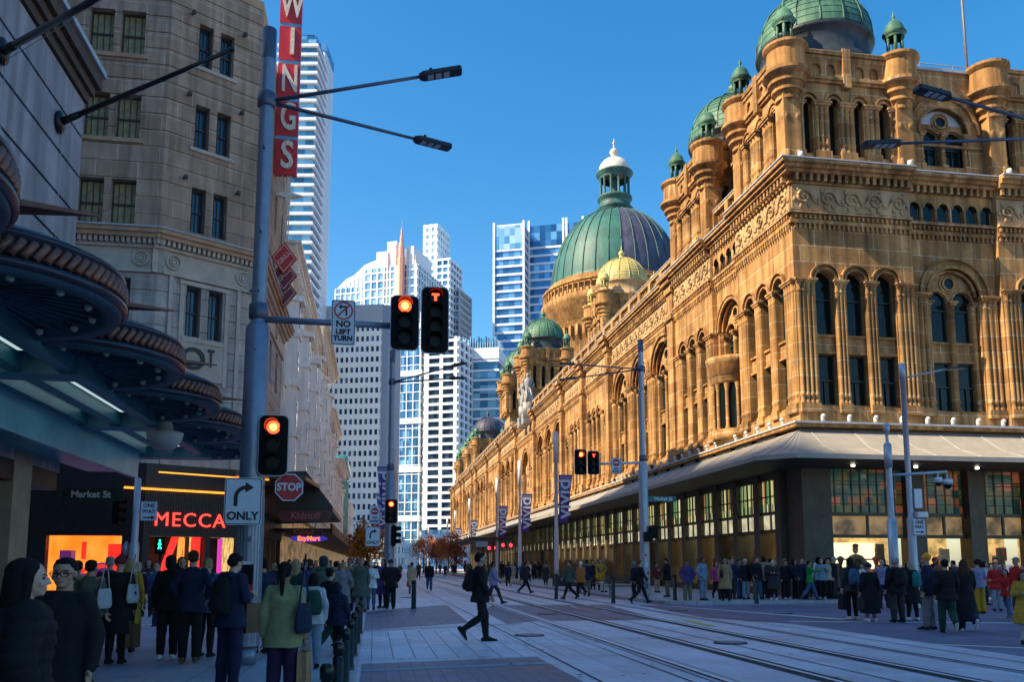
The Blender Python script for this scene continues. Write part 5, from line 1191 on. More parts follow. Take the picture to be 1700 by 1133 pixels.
def signal(loc, label, n=3, w=.42, h=.95, lit='red', edge=True, rz=0, group=None, parent=None, part='signal_head'):
    s = empty(part if parent else 'traffic_signal', loc, rz, label, None if parent else 'traffic light', group, parent)
    b = MB()
    if edge: b.prism_xz(rrect(w+.03, h+.03, .1), -.005, .02, 1)
    b.prism_xz(rrect(w, h, .09), -.02, .03, 0); b.box(-w*.27, w*.27, -.07, .22, -h*.44, h*.44, 0); bo = b.build('backing_board' if not parent else 'housing', [m_blk, m_edge], s)
    for i in range(n):
        z = h*.44-(i+.5)*h*.88/n; r = min(.105, h*.88/n*.4)
        v = MB()
        for k in range(12):
            a0, a1 = -.5+(PI+1)*k/12, -.5+(PI+1)*(k+1)/12
            p = [(r*1.15*math.cos(a), r*1.15*math.sin(a)) for a in (a0, a1)]
            v.add([(p[0][0], -.07, z+p[0][1]), (p[1][0], -.07, z+p[1][1]), (p[1][0]*.98, -.28, z+p[1][1]*.98), (p[0][0]*.98, -.28, z+p[0][1]*.98)], [(0, 1, 2, 3)], 0, True)
        v.build('visor', m_blk, bo if not parent else s)
        l_ = MB(); on = (i == 0)
        l_.prism_xz([(r*math.cos(2*PI*k/16), r*math.sin(2*PI*k/16)) for k in range(16)], -.085, -.071, 0)
        if on and lit == 'red': l_.prism_xz([(r*.55*math.cos(2*PI*k/16), r*.55*math.sin(2*PI*k/16)) for k in range(16)], -.09, -.085, 1)
        if on and lit == 'T': l_.box(-.06, .06, -.1, -.086, .03, .06, 1); l_.box(-.02, .02, -.1, -.086, -.06, .03, 1)
        lo_ = l_.build('lens', [m_redl if on and lit == 'red' else m_off, m_redc if lit == 'red' else m_redl], bo if not parent else s, (0, 0, z))
    return s
def flat_sign(par, loc, w, h, name='sign_plate', border=True, rr=.04, mat=None, rz=0):
    b = MB(); b.prism_xz(rrect(w, h, rr), -.008, .008, 0)
    if border:
        o_ = rrect(w-.02, h-.02, rr*.9); i_ = rrect(w-.045, h-.045, rr*.8); k = len(o_)
        for i in range(k): b.add([(o_[i][0], -.0095, o_[i][1]), (o_[(i+1) % k][0], -.0095, o_[(i+1) % k][1]), (i_[(i+1) % k][0], -.0095, i_[(i+1) % k][1]), (i_[i][0], -.0095, i_[i][1])], [(0, 1, 2, 3)], 1)
    return b.build(name, [mat or m_sign, m_sblk], par, loc, (0, 0, rz))
def txt(s, par, x, z, size, mat=m_sblk, y=-.014, sx=1., rot=0, bold=.006): return text_obj(s, 'lettering', mat, par, (x, y, z), (PI/2, rot, 0), size, .004, sx=sx, bold=bold)
def right_arrow(par, s, x=0, z=0):
    b = MB(); pts = []
    for k in range(9): a = PI-(PI/2)*k/8; pts.append((.62*s+ -.62*s*1.0+.5*s*math.cos(a)+.42*s, .5*s*math.sin(a)))
    o = []; i_ = []
    for k in range(9): a = PI-(PI/2)*k/8; c, q = math.cos(a), math.sin(a); o.append((.25*s+.62*s*c, .62*s*q)); i_.append((.25*s+.42*s*c, .42*s*q))
    for k in range(8): b.add([(o[k][0], -.012, o[k][1]), (o[k+1][0], -.012, o[k+1][1]), (i_[k+1][0], -.012, i_[k+1][1]), (i_[k][0], -.012, i_[k][1])], [(0, 1, 2, 3)])
    b.add([(-.37*s, -.012, 0), (-.17*s, -.012, 0), (-.17*s, -.012, -.45*s), (-.37*s, -.012, -.45*s)], [(0, 1, 2, 3)])
    b.add([(.2*s, -.012, .80*s), (.62*s, -.012, .52*s), (.2*s, -.012, .24*s)], [(0, 1, 2)])
    b.build('arrow', m_sblk, par, (x, 0, z))
def no_entry(par, r, z):
    b = MB(); b.prism_xz([(r*math.cos(2*PI*k/24), z+r*math.sin(2*PI*k/24)) for k in range(24)], -.012, -.009); b.box(-r*.7, r*.7, -.016, -.012, z-r*.18, z+r*.18, 1); b.build('symbol', [m_sred, m_sign], par)
def lamp_head(par, tip, d, L=.74):
    d = Vector(d).normalized(); a = math.atan2(d.y, d.x); h = empty('lamp_head', tip, 0, parent=par); h.rotation_euler = (0, -math.asin(d.z), a)
    b = MB(); b.tube([(-.12, 0, 0), (.05, 0, 0)], .028, 8); b.prism([(0, -.05), (.08, -.11), (L-.03, -.11), (L, -.08), (L, .08), (L-.03, .11), (.08, .11), (0, .05)], -.035, .035); b.box(.1, L*.6, -.07, .07, .035, .06); b.cyl(.22, 0, .06, .12, .03, 8)
    b.build('housing', M('lamp_housing_dark', (.02, .02, .03), .4, .2, var=.1) if 'lamp_housing_dark' not in bpy.data.materials else bpy.data.materials['lamp_housing_dark'], h)
    b = MB(); [b.box(.14+k*.14, .24+k*.14, -.07, .07, -.042, -.036) for k in range(3)]; b.build('led_plate', M('lamp_led', (.5, .5, .52), .3, var=0) if 'lamp_led' not in bpy.data.materials else bpy.data.materials['lamp_led'], h)
def big_pole(x, y, label, tips, zt=10.6, zm=5.35, zl=9.3, r0=.205, r1=.12, mat=None, lean=0):
    p = empty('signal_mast', (x, y, .0), 0, label, 'pole'); m_ = mat or m_pole
    b = MB(); b.cyl(0, 0, .0, .3, r0*.82, 20); b.lathe([(r0, .3), (r0*.97, 3.0), (r0*.94, zm), (r1*1.05, zm+.12)], 0, 0, 24)
    for k in range(24): a = 2*PI*k/24; b.tube([(r0*math.cos(a), r0*math.sin(a), .35), (r0*.985*math.cos(a), r0*.985*math.sin(a), 2.6)], .006, 4, 0, False)
    b.build('lower_shaft', m_, p)
    b = MB(); b.lathe([(r1, zm), (r1*.96, zt-.55)], 0, 0, 20); b.build('upper_shaft', m_, p)
    b = MB(); b.lathe([(r1, zt-.55), (r1, zt), (0, zt+.02)], 0, 0, 20); b.build('cap', m_poled, p)
    b = MB()
    for z in (zm+.15, zl-.12): b.lathe([(r1*1.05, z), (r1*1.3, z+.03), (r1*1.3, z+.24), (r1*1.05, z+.27)], 0, 0, 20)
    b.build('collar', m_poled, p)
    b = MB(); b.box(-.07, .07, -r0*1.03, -r0*.9, .55, 1.0); b.box(-.05, .05, -r0*1.02, -r0*.9, 1.9, 1.98)
    for z in (zm+.6, zm+1.6, zl-.9, zm-.4): b.box(-.012, .012, -r0*.99, -r1*.7, z, z+.025)
    b.build('access_hatch', m_poled, p)
    b = MB(); b.box(-.06, .05, -r0*1.012, -r0*.9, 1.45, 1.6, 0); b.box(.02, .1, -r0*1.012, -r0*.8, 1.15, 1.25, 1); b.build('sticker', [m_sign, m_sred], p)
    for tp in tips:
        tp = Vector(tp)-Vector((x, y, 0)); d = tp-Vector((0, 0, zl)); dn = d.normalized()
        e = tp-dn*.62
        b = MB(); b.tube([(0, 0, zl), e], .036, 8, 0, True, .028); b.build('lamp_arm', m_poled, p); lamp_head(p, e, dn)
    return p
# 1 near left mast
LP = (-1.93, 13.9)
pl = big_pole(*LP, 'thick grey mast at the near left kerb carrying signals, signs and two lamp arms', [at(755, 118, Z=10.0), at(738, 243, Z=9.35)])
b = MB(); b.tube([(0, 0, 5.52), (2.3, 0, 5.5)], .055, 12); b.lathe([(.09, -.0), (.09, .12)], 0, 0, 12); b.build('mast_arm', m_pole, pl)
s = flat_sign(pl, (1.36, -.08, 5.5), .39, .76); s.name = 'no_left_turn_sign'
b = MB(); b.arch_ring(0, .2, .13, .155, -.013, -.009, 24, 0, 0, 2*PI); b.T = Matrix.Translation((0, 0, .2)) @ Matrix.Rotation(-PI/4, 4, 'Y'); b.box(-.13, .13, -.016, -.012, -.013, .013, 0); b.T = None
b.box(.03, .06, -.012, -.0095, .12, .25, 1); b.box(-.03, .06, -.0125, -.0098, .25, .28, 1); b.add([(-.03, -.012, .31), (-.03, -.012, .22), (-.085, -.012, .265)], [(0, 1, 2)], 1); b.build('symbol', [m_sred, m_sblk], s)
txt('NO', s, 0, -.03, .15); txt('LEFT', s, 0, -.16, .115); txt('TURN', s, 0, -.27, .115)
signal((LP[0]+2.36, LP[1]-.12, 5.53), 'red traffic light with three lamps at the end of the mast arm', 3, .45, .91)
signal((LP[0]+2.86, LP[1]-.12, 5.6), 'tall tram signal with red T beside the mast arm light', 4, .44, 1.12, 'T')
signal((LP[0]+.33, LP[1]-.2, 3.42), 'red traffic light at the side of the near left mast', 3, .44, .95)
s = flat_sign(pl, (-.08, -.3, 2.52), .56, .73); s.name = 'arrow_only_sign'; right_arrow(s, .30, -.03, .06); txt('ONLY', s, 0, -.23, .175)
b = MB(); b.prism_xz([(.235*math.cos(R(22.5+45*k)), .235*math.sin(R(22.5+45*k))) for k in range(8)], -.012, .012, 1); b.prism_xz([(.215*math.cos(R(22.5+45*k)), .215*math.sin(R(22.5+45*k))) for k in range(8)], -.016, -.012, 0)
s = b.build('stop_sign', [m_sred, m_sign], pl, (.58, -.05, 2.77)); txt('STOP', s, 0, 0, .165, m_sign, -.019, .95)
b = MB(); b.tube([(0.1, 0, 2.77), (.58, 0, 2.77)], .02, 6); b.tube([(.0, -.1, 3.42), (.3, -.05, 3.42)], .03, 6); b.build('sign_bracket', m_blk, pl)
b = MB(); b.box(-.1, .1, -.27, -.2, 1.25, 1.55); b.build('call_button', m_blk, pl)
# 2 middle mast
MP = (.63, 36)
pm = big_pole(*MP, 'tall grey mast in the middle distance with a red light and banners behind', [at(768, 604, Z=9.6), at(768, 628, Z=9.15)], mat=m_pole, zt=10.7)
signal((MP[0]+.05, MP[1]-.3, 3.75), 'small red traffic light on the middle mast', 3, .5, 1.0, 'red'); signal((MP[0]+.2, MP[1]-.1, 2.75), 'dark unlit signal seen from behind low on the middle mast', 3, .4, .9, 'none', False, R(80))
s = flat_sign(pm, (-.62, -.2, 3.6), .44, .75, 'no_entry_sign'); no_entry(s, .15, .15); txt('NO', s, 0, -.12, .13, m_navy); txt('ENTRY', s, 0, -.27, .11, m_navy)
s = flat_sign(pm, (-.68, -.2, 2.7), .6, .8, 'arrow_only_sign'); right_arrow(s, .32, -.02, .06); txt('ONLY', s, 0, -.25, .18)
b = MB(); b.tube([(0, 0, 3.6), (-.62, -.18, 3.6)], .02, 6); b.tube([(0, 0, 2.7), (-.68, -.18, 2.7)], .02, 6); b.tube([(0, -.1, 3.75), (.05, -.2, 3.75)], .03, 6); b.build('sign_bracket', m_blk, pm)
# 3 right mast
RP = (11.2, 34.4)
pr = big_pole(*RP, 'tall pale mast at the right kerb with an arm holding two red signals', [at(935, 604, Z=9.5), at(934, 631, Z=9.3)], zt=11.2, zm=5.75, zl=9.9, mat=M('pole_pale', (.40, .41, .46), .4, .4, var=.1))
b = MB(); b.tube([(0, 0, 5.85), (-2.0, 0, 5.75)], .055, 10); b.build('mast_arm', m_polew, pr)
signal((RP[0]-2.75, RP[1]-.15, 5.8), 'left red signal of the pair on the right mast arm', 3, .5, 1.05, 'red', True); signal((RP[0]-2.2, RP[1]-.15, 5.78), 'tram signal with red T, right of the pair on the right mast arm', 3, .48, .98, 'T', True)
s = flat_sign(pr, (-1.2, -.1, 5.68), .42, .68, 'no_entry_sign'); no_entry(s, .16, .13); txt('NO', s, 0, -.13, .12, m_navy); txt('ENTRY', s, 0, -.25, .10, m_navy)
s = flat_sign(pr, (.75, -.1, 4.3), 1.3, .24, 'street_name_sign', False, .03, m_sgrn); txt('Market St', s, 0.08, 0, .2, m_sign)
b = MB(); b.prism_xz(rrect(.3, .55, .05), -.1, .2); b.build('pedestrian_signal', m_blk, pr, (.32, -.3, 2.9)); b = MB(); b.prism_xz(rrect(.3, .4, .05), -.1, .2); b.build('pedestrian_signal', m_blk, pr, (.05, -.35, 2.7))
# 4 poles in front of the domed building corner
p4 = empty('camera_mast', (17.2, 26.2, 0), 0, 'pale mast with side arm carrying two dome cameras', 'pole')
b = MB(); b.cyl(0, 0, .0, 3.0, .16, 16); b.lathe([(.16, 3), (.1, 3.1), (.1, 4.8)], 0, 0, 16); b.cyl(0, 0, 4.8, 5.6, .13, 16); b.lathe([(.13, 5.6), (.05, 5.7), (.05, 6.0), (.1, 6.05), (.1, 6.3), (.04, 6.35)], 0, 0, 12); b.build('shaft', m_pole if 0 else bpy.data.materials['pole_pale'], p4)
b = MB(); b.tube([(0, 0, 4.55), (2.1, -.1, 4.7)], .05, 8); b.build('side_arm', bpy.data.materials['pole_pale'], p4)
for (x, z, r) in ((1.75, 4.32, .13), (2.1, 4.26, .17)):
    b = MB(); b.cyl(x, -.1, z, z+.18, r, 12); b.ball((x, -.1, z), r*.9, r*.9, r*.9, 12, 8, 1); b.cyl(x, -.1, z+.18, z+.36, .03, 6); b.build('dome_camera', [m_polew, m_glass], p4)
p5 = empty('lamp_mast', (19.35, 28.3, 0), 0, 'slim tall pale lamp mast beside the camera mast', 'pole')
b = MB(); b.lathe([(.15, 0), (.15, 3.2), (.1, 3.3), (.1, 8.4), (.12, 8.41), (.12, 9.0), (0, 9.05)], 0, 0, 14); b.build('shaft', bpy.data.materials['pole_pale'], p5)
b = MB(); b.tube([(0, 0, 8.45), (1.75, -.1, 8.85)], .035, 8); b.build('lamp_arm', bpy.data.materials['pole_pale'], p5); lamp_head(p5, (1.75, -.1, 8.85), (1, 0, .08))
s = flat_sign(p5, (.18, -.2, 2.9), .5, .6, 'one_way_sign'); txt('ONE', s, 0, .17, .16); txt('WAY', s, 0, 0, .16); b = MB(); b.box(-.17, .08, -.012, -.0095, -.2, -.16); b.add([(.07, -.012, -.12), (.07, -.012, -.24), (.19, -.012, -.18)], [(0, 1, 2)]); b.build('arrow', m_sblk, s)
b = MB(); b.box(.12, .42, -.12, .12, 3.6, 4.3); b.box(.1, .5, -.3, .1, 3.25, 3.45); b.build('control_box', m_polew, p5)
# 5 lamp post outside the right edge, two arms reach in
big_pole(13.2, 13.2, 'grey lamp post beyond the right edge whose two arms reach into the picture', [at(1530, 149, Z=9.9), at(1443, 240, Z=9.2)], zl=9.6, mat=bpy.data.materials['pole_pale'])
# 6 far left crossing pole
p6 = empty('crossing_pole', (-9.75, 37.2, 0), 0, 'short pale crossing pole with ONE WAY sign in front of the cosmetics shop', 'pole')
b = MB(); b.lathe([(.2, .1), (.2, 2.3), (.14, 2.5), (.14, 5.1), (0, 5.15)], 0, 0, 14); b.build('shaft', bpy.data.materials['pole_pale'], p6)
s = flat_sign(p6, (.52, -.1, 3.75), .66, .8, 'one_way_sign'); txt('ONE', s, 0, .22, .22); txt('WAY', s, 0, -.02, .22); b = MB(); b.box(-.22, .12, -.012, -.0095, -.3, -.24); b.add([(.1, -.012, -.18), (.1, -.012, -.36), (.26, -.012, -.27)], [(0, 1, 2)]); b.build('arrow', m_sblk, s)
b = MB(); b.box(.1, .2, -.05, .05, 3.7, 3.8); b.ball((-.32, 0, 2.2), .12, .2, .3, 12, 8); b.build('bracket', m_pole, p6)
signal((-10.45, 37.2, 3.75), 'dark signal seen side on, left of the crossing pole', 3, .4, 1.25, 'none', False, R(75))
pg = empty('pedestrian_signal', (-9.25, 39.4, 2.0), 0, 'small pedestrian signal showing a green walking figure by the shop door', 'traffic light')
b = MB(); b.box(-.2, .2, -.1, .2, 0, .75); b.build('housing', m_blk, pg); m_grn = M('signal_green_lit', (.02, .9, .4), .3, var=0, emit=(.02, 1, .45), es=1.6)
b = MB(); b.ball((0, -.12, .6), .04, .02, .04, 8, 6); b.tube([(0, -.12, .55), (0, -.12, .38), (-.06, -.12, .22)], .028, 5); b.tube([(0, -.12, .38), (.07, -.12, .22)], .025, 5); b.tube([(-.07, -.12, .42), (0, -.12, .52), (.07, -.12, .42)], .018, 5); b.build('walking_figure', m_grn, pg)
b = MB(); b.cyl(0, .05, -2, 0, .05, 8); b.build('post', m_blk, pg)
ms_ = empty('street_name_sign', (-5.6, 18.2, 2.95), 0, 'dark green street name board reading Market St at the near left corner', 'sign')
s = flat_sign(ms_, (0, 0, 0), 1.15, .24, 'board', False, .03, M('street_name_dark', (.006, .035, .033), .4, var=0)); txt('Market St', s, -.05, 0, .19, m_sign)
# 7 banner poles
def banner_mat():
    m, n, l, b = newmat('banner_cloth'); b.inputs['Roughness'].default_value = .7
    tc = n.new('ShaderNodeTexCoord'); sx = n.new('ShaderNodeSeparateXYZ'); l.new(tc.outputs['Object'], sx.inputs[0])
    nz = n.new('ShaderNodeTexNoise'); nz.inputs['Scale'].default_value = .9; l.new(tc.outputs['Object'], nz.inputs['Vector'])
    ad = n.new('ShaderNodeMath'); ad.operation = 'MULTIPLY_ADD'; ad.inputs[1].default_value = -.28; l.new(sx.outputs[2], ad.inputs[0]); l.new(nz.outputs['Fac'], ad.inputs[2])
    cr = n.new('ShaderNodeValToRGB'); e = cr.color_ramp.elements; e[0].position = .35; e[0].color = (.16, .03, .26, 1); e[1].position = .95; e[1].color = (.10, .04, .32, 1); q = e.new(1.25 if False else .75); q.color = (.06, .20, .60, 1)
    l.new(ad.outputs[0], cr.inputs[0]); l.new(cr.outputs[0], b.inputs['Base Color']); return m
m_ban = banner_mat(); m_btxt = M('banner_lettering', (.70, .72, .82), .6, var=0)
def banner_pole(x, y, label, side=1, h=11.0, zb=(4.6, 8.0), w=1.0, group='white banner poles along the kerbs', rot=0):
    p = empty('banner_pole', (x, y, 0), 0, label, 'banner pole', group)
    b = MB(); b.lathe([(.16, .1), (.16, 4), (.13, 4.1), (.13, h-2.2), (.19, h-2.19), (.19, h), (0, h+.02)], 0, 0, 14); b.build('pole', m_polew, p)
    if zb:
        hgt = zb[1]-zb[0]; f = empty('banner', (side*.2, 0, zb[1]), rot, parent=p)
        def bm_():
            q = MB(); nx, nz = 5, 14
            for j in range(nz+1):
                for i in range(nx+1):
                    u, v = i/nx, j/nz; ww = w*(1-.42*v); q.v.append((side*u*ww*1.0, .07*math.sin(3*v+2.2*u)*u, -v*hgt))
            for j in range(nz):
                for i in range(nx): a = j*(nx+1)+i; q.f.append((a, a+1, a+nx+2, a+nx+1)); q.m.append(0); q.sm.append(True)
            return q
        mesh_obj('cloth', cached('banner%d%.1f' % (side, hgt), bm_, [m_ban]), f)
        t = text_obj('vivid', 'lettering', m_btxt, f, (side*w*.36, -.09, -hgt*.50), (PI/2, -PI/2, 0), hgt*.44, .004, bold=.02, sx=1.05)
        text_obj('SYDNEY', 'lettering', m_btxt, f, (side*w*.5, -.09, -.22), (PI/2, 0, 0), .22, .004)
        b = MB(); b.tube([(0, 0, 0), (side*w, 0, 0)], .02, 5); b.build('banner_arm', m_polew, f)
    return p
labs = ['nearest banner pole on the right kerb with a purple VIVID banner', 'second banner pole on the right kerb, right of the sculpted arch', 'third banner pole on the right kerb, below the far domes', 'fourth banner pole on the right kerb with a small banner', 'fifth banner pole on the right kerb near the autumn trees', 'sixth banner pole on the right kerb, small and far']
for i, (px, yv) in enumerate(((924, 58.9), (863, 76), (825, 92), (779, 122), (755, 150), (742, 172))):
    X = at(px, 938, Y=yv).x; banner_pole(X, yv, labs[i], 1, 11.0, (4.5, 7.95) if i else (4.5, 7.9), 1.0)
banner_pole(1.3, 60, 'nearest banner pole left of the tracks with its banner on the left side', -1, 9.6, (5.0, 8.4), 1.0)
for i, (x, yv) in enumerate(((1.3, 78), (1.3, 100), (1.3, 130), (12.6, 200), (12.6, 235))):
    banner_pole(x, yv, ['second banner pole left of the tracks, behind the middle mast', 'third banner pole left of the tracks, far down the street', 'fourth banner pole left of the tracks, very far', 'very distant banner pole right of the tracks', 'most distant banner pole right of the tracks'][i], -1 if i < 3 else 1, 10.5, (4.8, 8.0), 1.0)
# 8 bollards
def bollard(x, y, label, h=.86, r=.058, z=0.015, group=None):
    b = empty('bollard', (x, y, z), 0, label, 'bollard', group)
    mesh_obj('post', cached('boll%.2f%.2f' % (h, r), lambda: MB().lathe([(r*1.15, 0), (r*1.15, .05), (r, .06), (r, h-.16), (r*.8, h-.15), (r*.8, h-.13), (r, h-.12), (r, h-.03), (r*.75, h), (0, h+.01)], 0, 0, 18), [M('bollard_green_black', (.006, .016, .014), .25, .3, var=.1)]), b)
names = ['closest', 'second closest', 'third closest', 'fourth closest', 'fifth closest', 'sixth closest', 'farthest']
for i, yv in enumerate((7.3, 9.3, 11.2, 13.0, 14.9, 17.2, 19.6)):
    bollard(-.36+.015*i, yv, names[i]+' black bollard of the row along the left kerb', .72, group='black bollards along the left kerb')
bollard(1.42, 30.3, 'lone dark bollard standing on the left edge of the carriageway', 1.0, .085, 0)
for i, (px, py) in enumerate(((926, 996), (1022, 1003), (1262, 1004), (1125, 998))):
    g = at(px, py, Z=.12); bollard(g.x, g.y+.3, ['dark bollard beside the right mast, left of the benches', 'dark bollard left of the person in the blue hoodie', 'dark bollard among the waiting crowd near the corner pier', 'dark bollard right of the man carrying a black bag'][i], 1.05, .075, .12)
# 9 benches, planters
def bench(x, y, rz, label, L=1.9):
    b_ = empty('bench', (x, y, .12), rz, label, 'bench', 'timber benches on the footpaths')
    b = MB()
    for k in range(5): b.box(-L/2, L/2, -.28+k*.12, -.19+k*.12, .42, .46)
    b.build('seat', M('bench_timber', (.13, .06, .035), .6, var=.3, scale=6) if 'bench_timber' not in bpy.data.materials else bpy.data.materials['bench_timber'], b_)
    b = MB()
    for k in range(3): b.box(-L/2, L/2, .30+k*.03, .33+k*.03, .55+k*.12, .64+k*.12)
    b.build('backrest', bpy.data.materials['bench_timber'], b_)
    for s_ in (-1, 1):
        b = MB(); x_ = s_*(L/2-.25); b.box(x_-.03, x_+.03, -.25, -.19, 0, .42); b.box(x_-.03, x_+.03, .25, .31, 0, .42); b.tube([(x_, .3, .42), (x_, .42, .85)], .025, 6); b.box(x_-.03, x_+.03, -.19, .25, .37, .42); b.build('leg', m_poled, b_)
g = at(1040, 990, Z=.12); bench(g.x, g.y, R(8), 'timber bench nearest the right mast, facing the tracks')
g = at(990, 985, Z=.12); bench(g.x, g.y+1, R(8), 'timber bench behind the walking man in the grey green jacket')
g = at(660, 985, Z=0); bench(g.x-.2, g.y, R(80), 'small timber bench beside the middle mast').location.z if False else None
g = at(963, 975, Z=.12)
pt = empty('planter', (g.x, g.y+2, .12), 0, 'low dark planter box on the right footpath', 'planter'); b = MB(); b.box(-1.3, 1.3, -.5, .5, 0, .7); b.build('box', m_black, pt)
b = MB(); rnd = random.Random(2)
for k in range(220): p = Vector((rnd.uniform(-1.2, 1.2), rnd.uniform(-.4, .4), rnd.uniform(.7, 1.05))); a = rnd.random()*6; d = Vector((math.cos(a), math.sin(a), .6))*.1; e = Vector((-math.sin(a), math.cos(a), 0))*.04; b.add([p-e, p+e, p+d], [(0, 1, 2)])
b.build('foliage', M('planter_leaf', (.04, .09, .03), .6, var=.4), pt, fix=False)
# 10 autumn trees
m_bark = M('bark', (.06, .045, .035), .8, var=.3)
lm = [M('leaf_rust', (.36, .10, .025), .6, var=.3), M('leaf_red', (.26, .045, .02), .6, var=.3), M('leaf_orange', (.55, .22, .03), .6, var=.3)]
def tree(x, y, h, rad, seed, label, mixc=(0, 1)):
    rnd = random.Random(seed); t = empty('autumn_tree', (x, y, 0), 0, label, 'tree', 'autumn trees down the street')
    b = MB(); b.tube([(0, 0, 0), (.05, 0, h*.35), (.0, .05, h*.6)], .13, 8, 0, True, .07)
    ends = []
    for k in range(9): a = k*2.4; e = Vector((rad*.8*math.cos(a), rad*.8*math.sin(a), h*(.5+.045*k))); b.tube([(0, 0, h*(.3+.03*k)), e*.5+Vector((0, 0, h*.2)), e], .05, 5, 0, True, .015); ends.append(e)
    b.build('trunk', m_bark, t)
    b = MB()
    for k in range(46):
        c = Vector((rnd.gauss(0, .42)*rad, rnd.gauss(0, .42)*rad, h*(.64+rnd.gauss(0, .15)))) if k > 8 else ends[k]
        mi = rnd.choice(mixc)
        for j in range(48):
            p = c+Vector((rnd.gauss(0, 1), rnd.gauss(0, 1), rnd.gauss(0, 1)))*rad*.17
            a = Vector((rnd.uniform(-1, 1), rnd.uniform(-1, 1), rnd.uniform(-1, 1))).normalized()*.13; q = a.cross(Vector((rnd.random(), rnd.random(), 1))).normalized()*.09
            b.add([p-a, p+q, p+a, p-q], [(0, 1, 2, 3)], mi)
    b.build('crown', lm, t, fix=False)
for i, (px, yv, h, rd, mc) in enumerate(((703, 150, 6.9, 2.3, (0, 2)), (724, 140, 5.6, 1.6, (1, 0)), (744, 128, 6.0, 2.0, (0, 2)), (757, 118, 5.6, 1.6, (0,)), (609, 66, 4.6, 1.3, (2,)))):
    tree(at(px, 938, Y=yv).x, yv, h, rd, 10+i, ['rust red tree, leftmost of the autumn clump', 'dark red tree, second of the autumn clump', 'large orange red tree, third of the autumn clump', 'small rust tree at the right end of the clump', 'small bright orange tree left of the middle mast'][i], mc)
# 11 tram shelter down the street and bins
ts = empty('tram_shelter', (12.2, 100, .12), 0, 'long dark tram stop shelter under the arcade facade', 'shelter')
b = MB(); b.box(-2.0, 2.6, -9, 12, 4.1, 4.35); b.build('roof', m_black, ts)
for k in range(5): b = MB(); b.box(1.2, 1.4, -8+k*4.6, -7.8+k*4.6, 0, 4.1); b.build('post', m_poled, ts)
b = MB(); b.box(-1.4, -.1, -9.2, -9.05, 3.3, 3.9); b.build('display_board', M('shelter_board', (.25, .33, .42), .4, var=0), ts)
for i, (px, yv, z) in enumerate(((812, 96, 3.4), (820, 97, 3.45), (835, 90, 3.6), (848, 86, 3.5))):
    tag(MB().ball((0, 0, 0), .19, .19, .21, 12, 8).build('red_lantern', M('lantern_red', (.8, .03, .06), .5, var=0, emit=(1, .05, .08), es=.8), None, (at(px, 938, Y=yv).x, yv, z)), 'round red lantern, number of the string over the far right footpath', 'lantern', 'red lanterns over the far right footpath')
for o in bpy.data.objects:
    if o.name.startswith('red_lantern'): o['label'] = 'round red lantern glowing over the far right footpath'
pf = MB(); pf.box(10.9, 11.1, 62, 130, .12, .34); tag(pf.build('kerb', M('platform_edge', (.5, .44, .3), .7, var=.1)), kind='structure')
# ================================================================ PEOPLE
def _cap(P, Q, r0, r1, n=14, m=5, sq=1.0):
    """closed tapered limb from P to Q with rounded ends"""
    P = Vector(P); Q = Vector(Q); d = (Q-P).normalized(); a = Vector((0, 1, 0)) if abs(d.y) < .9 else Vector((1, 0, 0))
    e = d.cross(a).normalized(); g = d.cross(e).normalized(); rings = []
    for k in range(m): t = PI/2*(1-k/m); rings.append((P-d*(r0*math.sin(t)), r0*math.cos(t)))
    rings.append((P, r0)); rings.append((Q, r1))
    for k in range(1, m): t = PI/2*k/m; rings.append((Q+d*(r1*math.sin(t)), r1*math.cos(t)))
    vs = []; fs = []
    for c, r in rings[1:]:
        for i in range(n): q = 2*PI*i/n; vs.append(c+e*(r*math.cos(q))+g*(r*math.sin(q)*sq))
    k = len(rings)-1
    for j in range(k-1):
        for i in range(n): fs.append((j*n+i, j*n+(i+1) % n, (j+1)*n+(i+1) % n, (j+1)*n+i))
    fs.append(tuple(range(n))[::-1]); fs.append(tuple((k-1)*n+i for i in range(n)))
    return vs, fs
def _loft(rings, n=20):
    """rings = (cx, cy, z, rx, ry)"""
    vs = []; fs = []
    for (cx, cy, z, rx, ry) in rings:
        for i in range(n): q = 2*PI*i/n; vs.append((cx+rx*math.cos(q), cy+ry*math.sin(q), z))
    k = len(rings)
    for j in range(k-1):
        for i in range(n): fs.append((j*n+i, j*n+(i+1) % n, (j+1)*n+(i+1) % n, (j+1)*n+i))
    fs.append(tuple(range(n))[::-1]); fs.append(tuple((k-1)*n+i for i in range(n)))
    return vs, fs
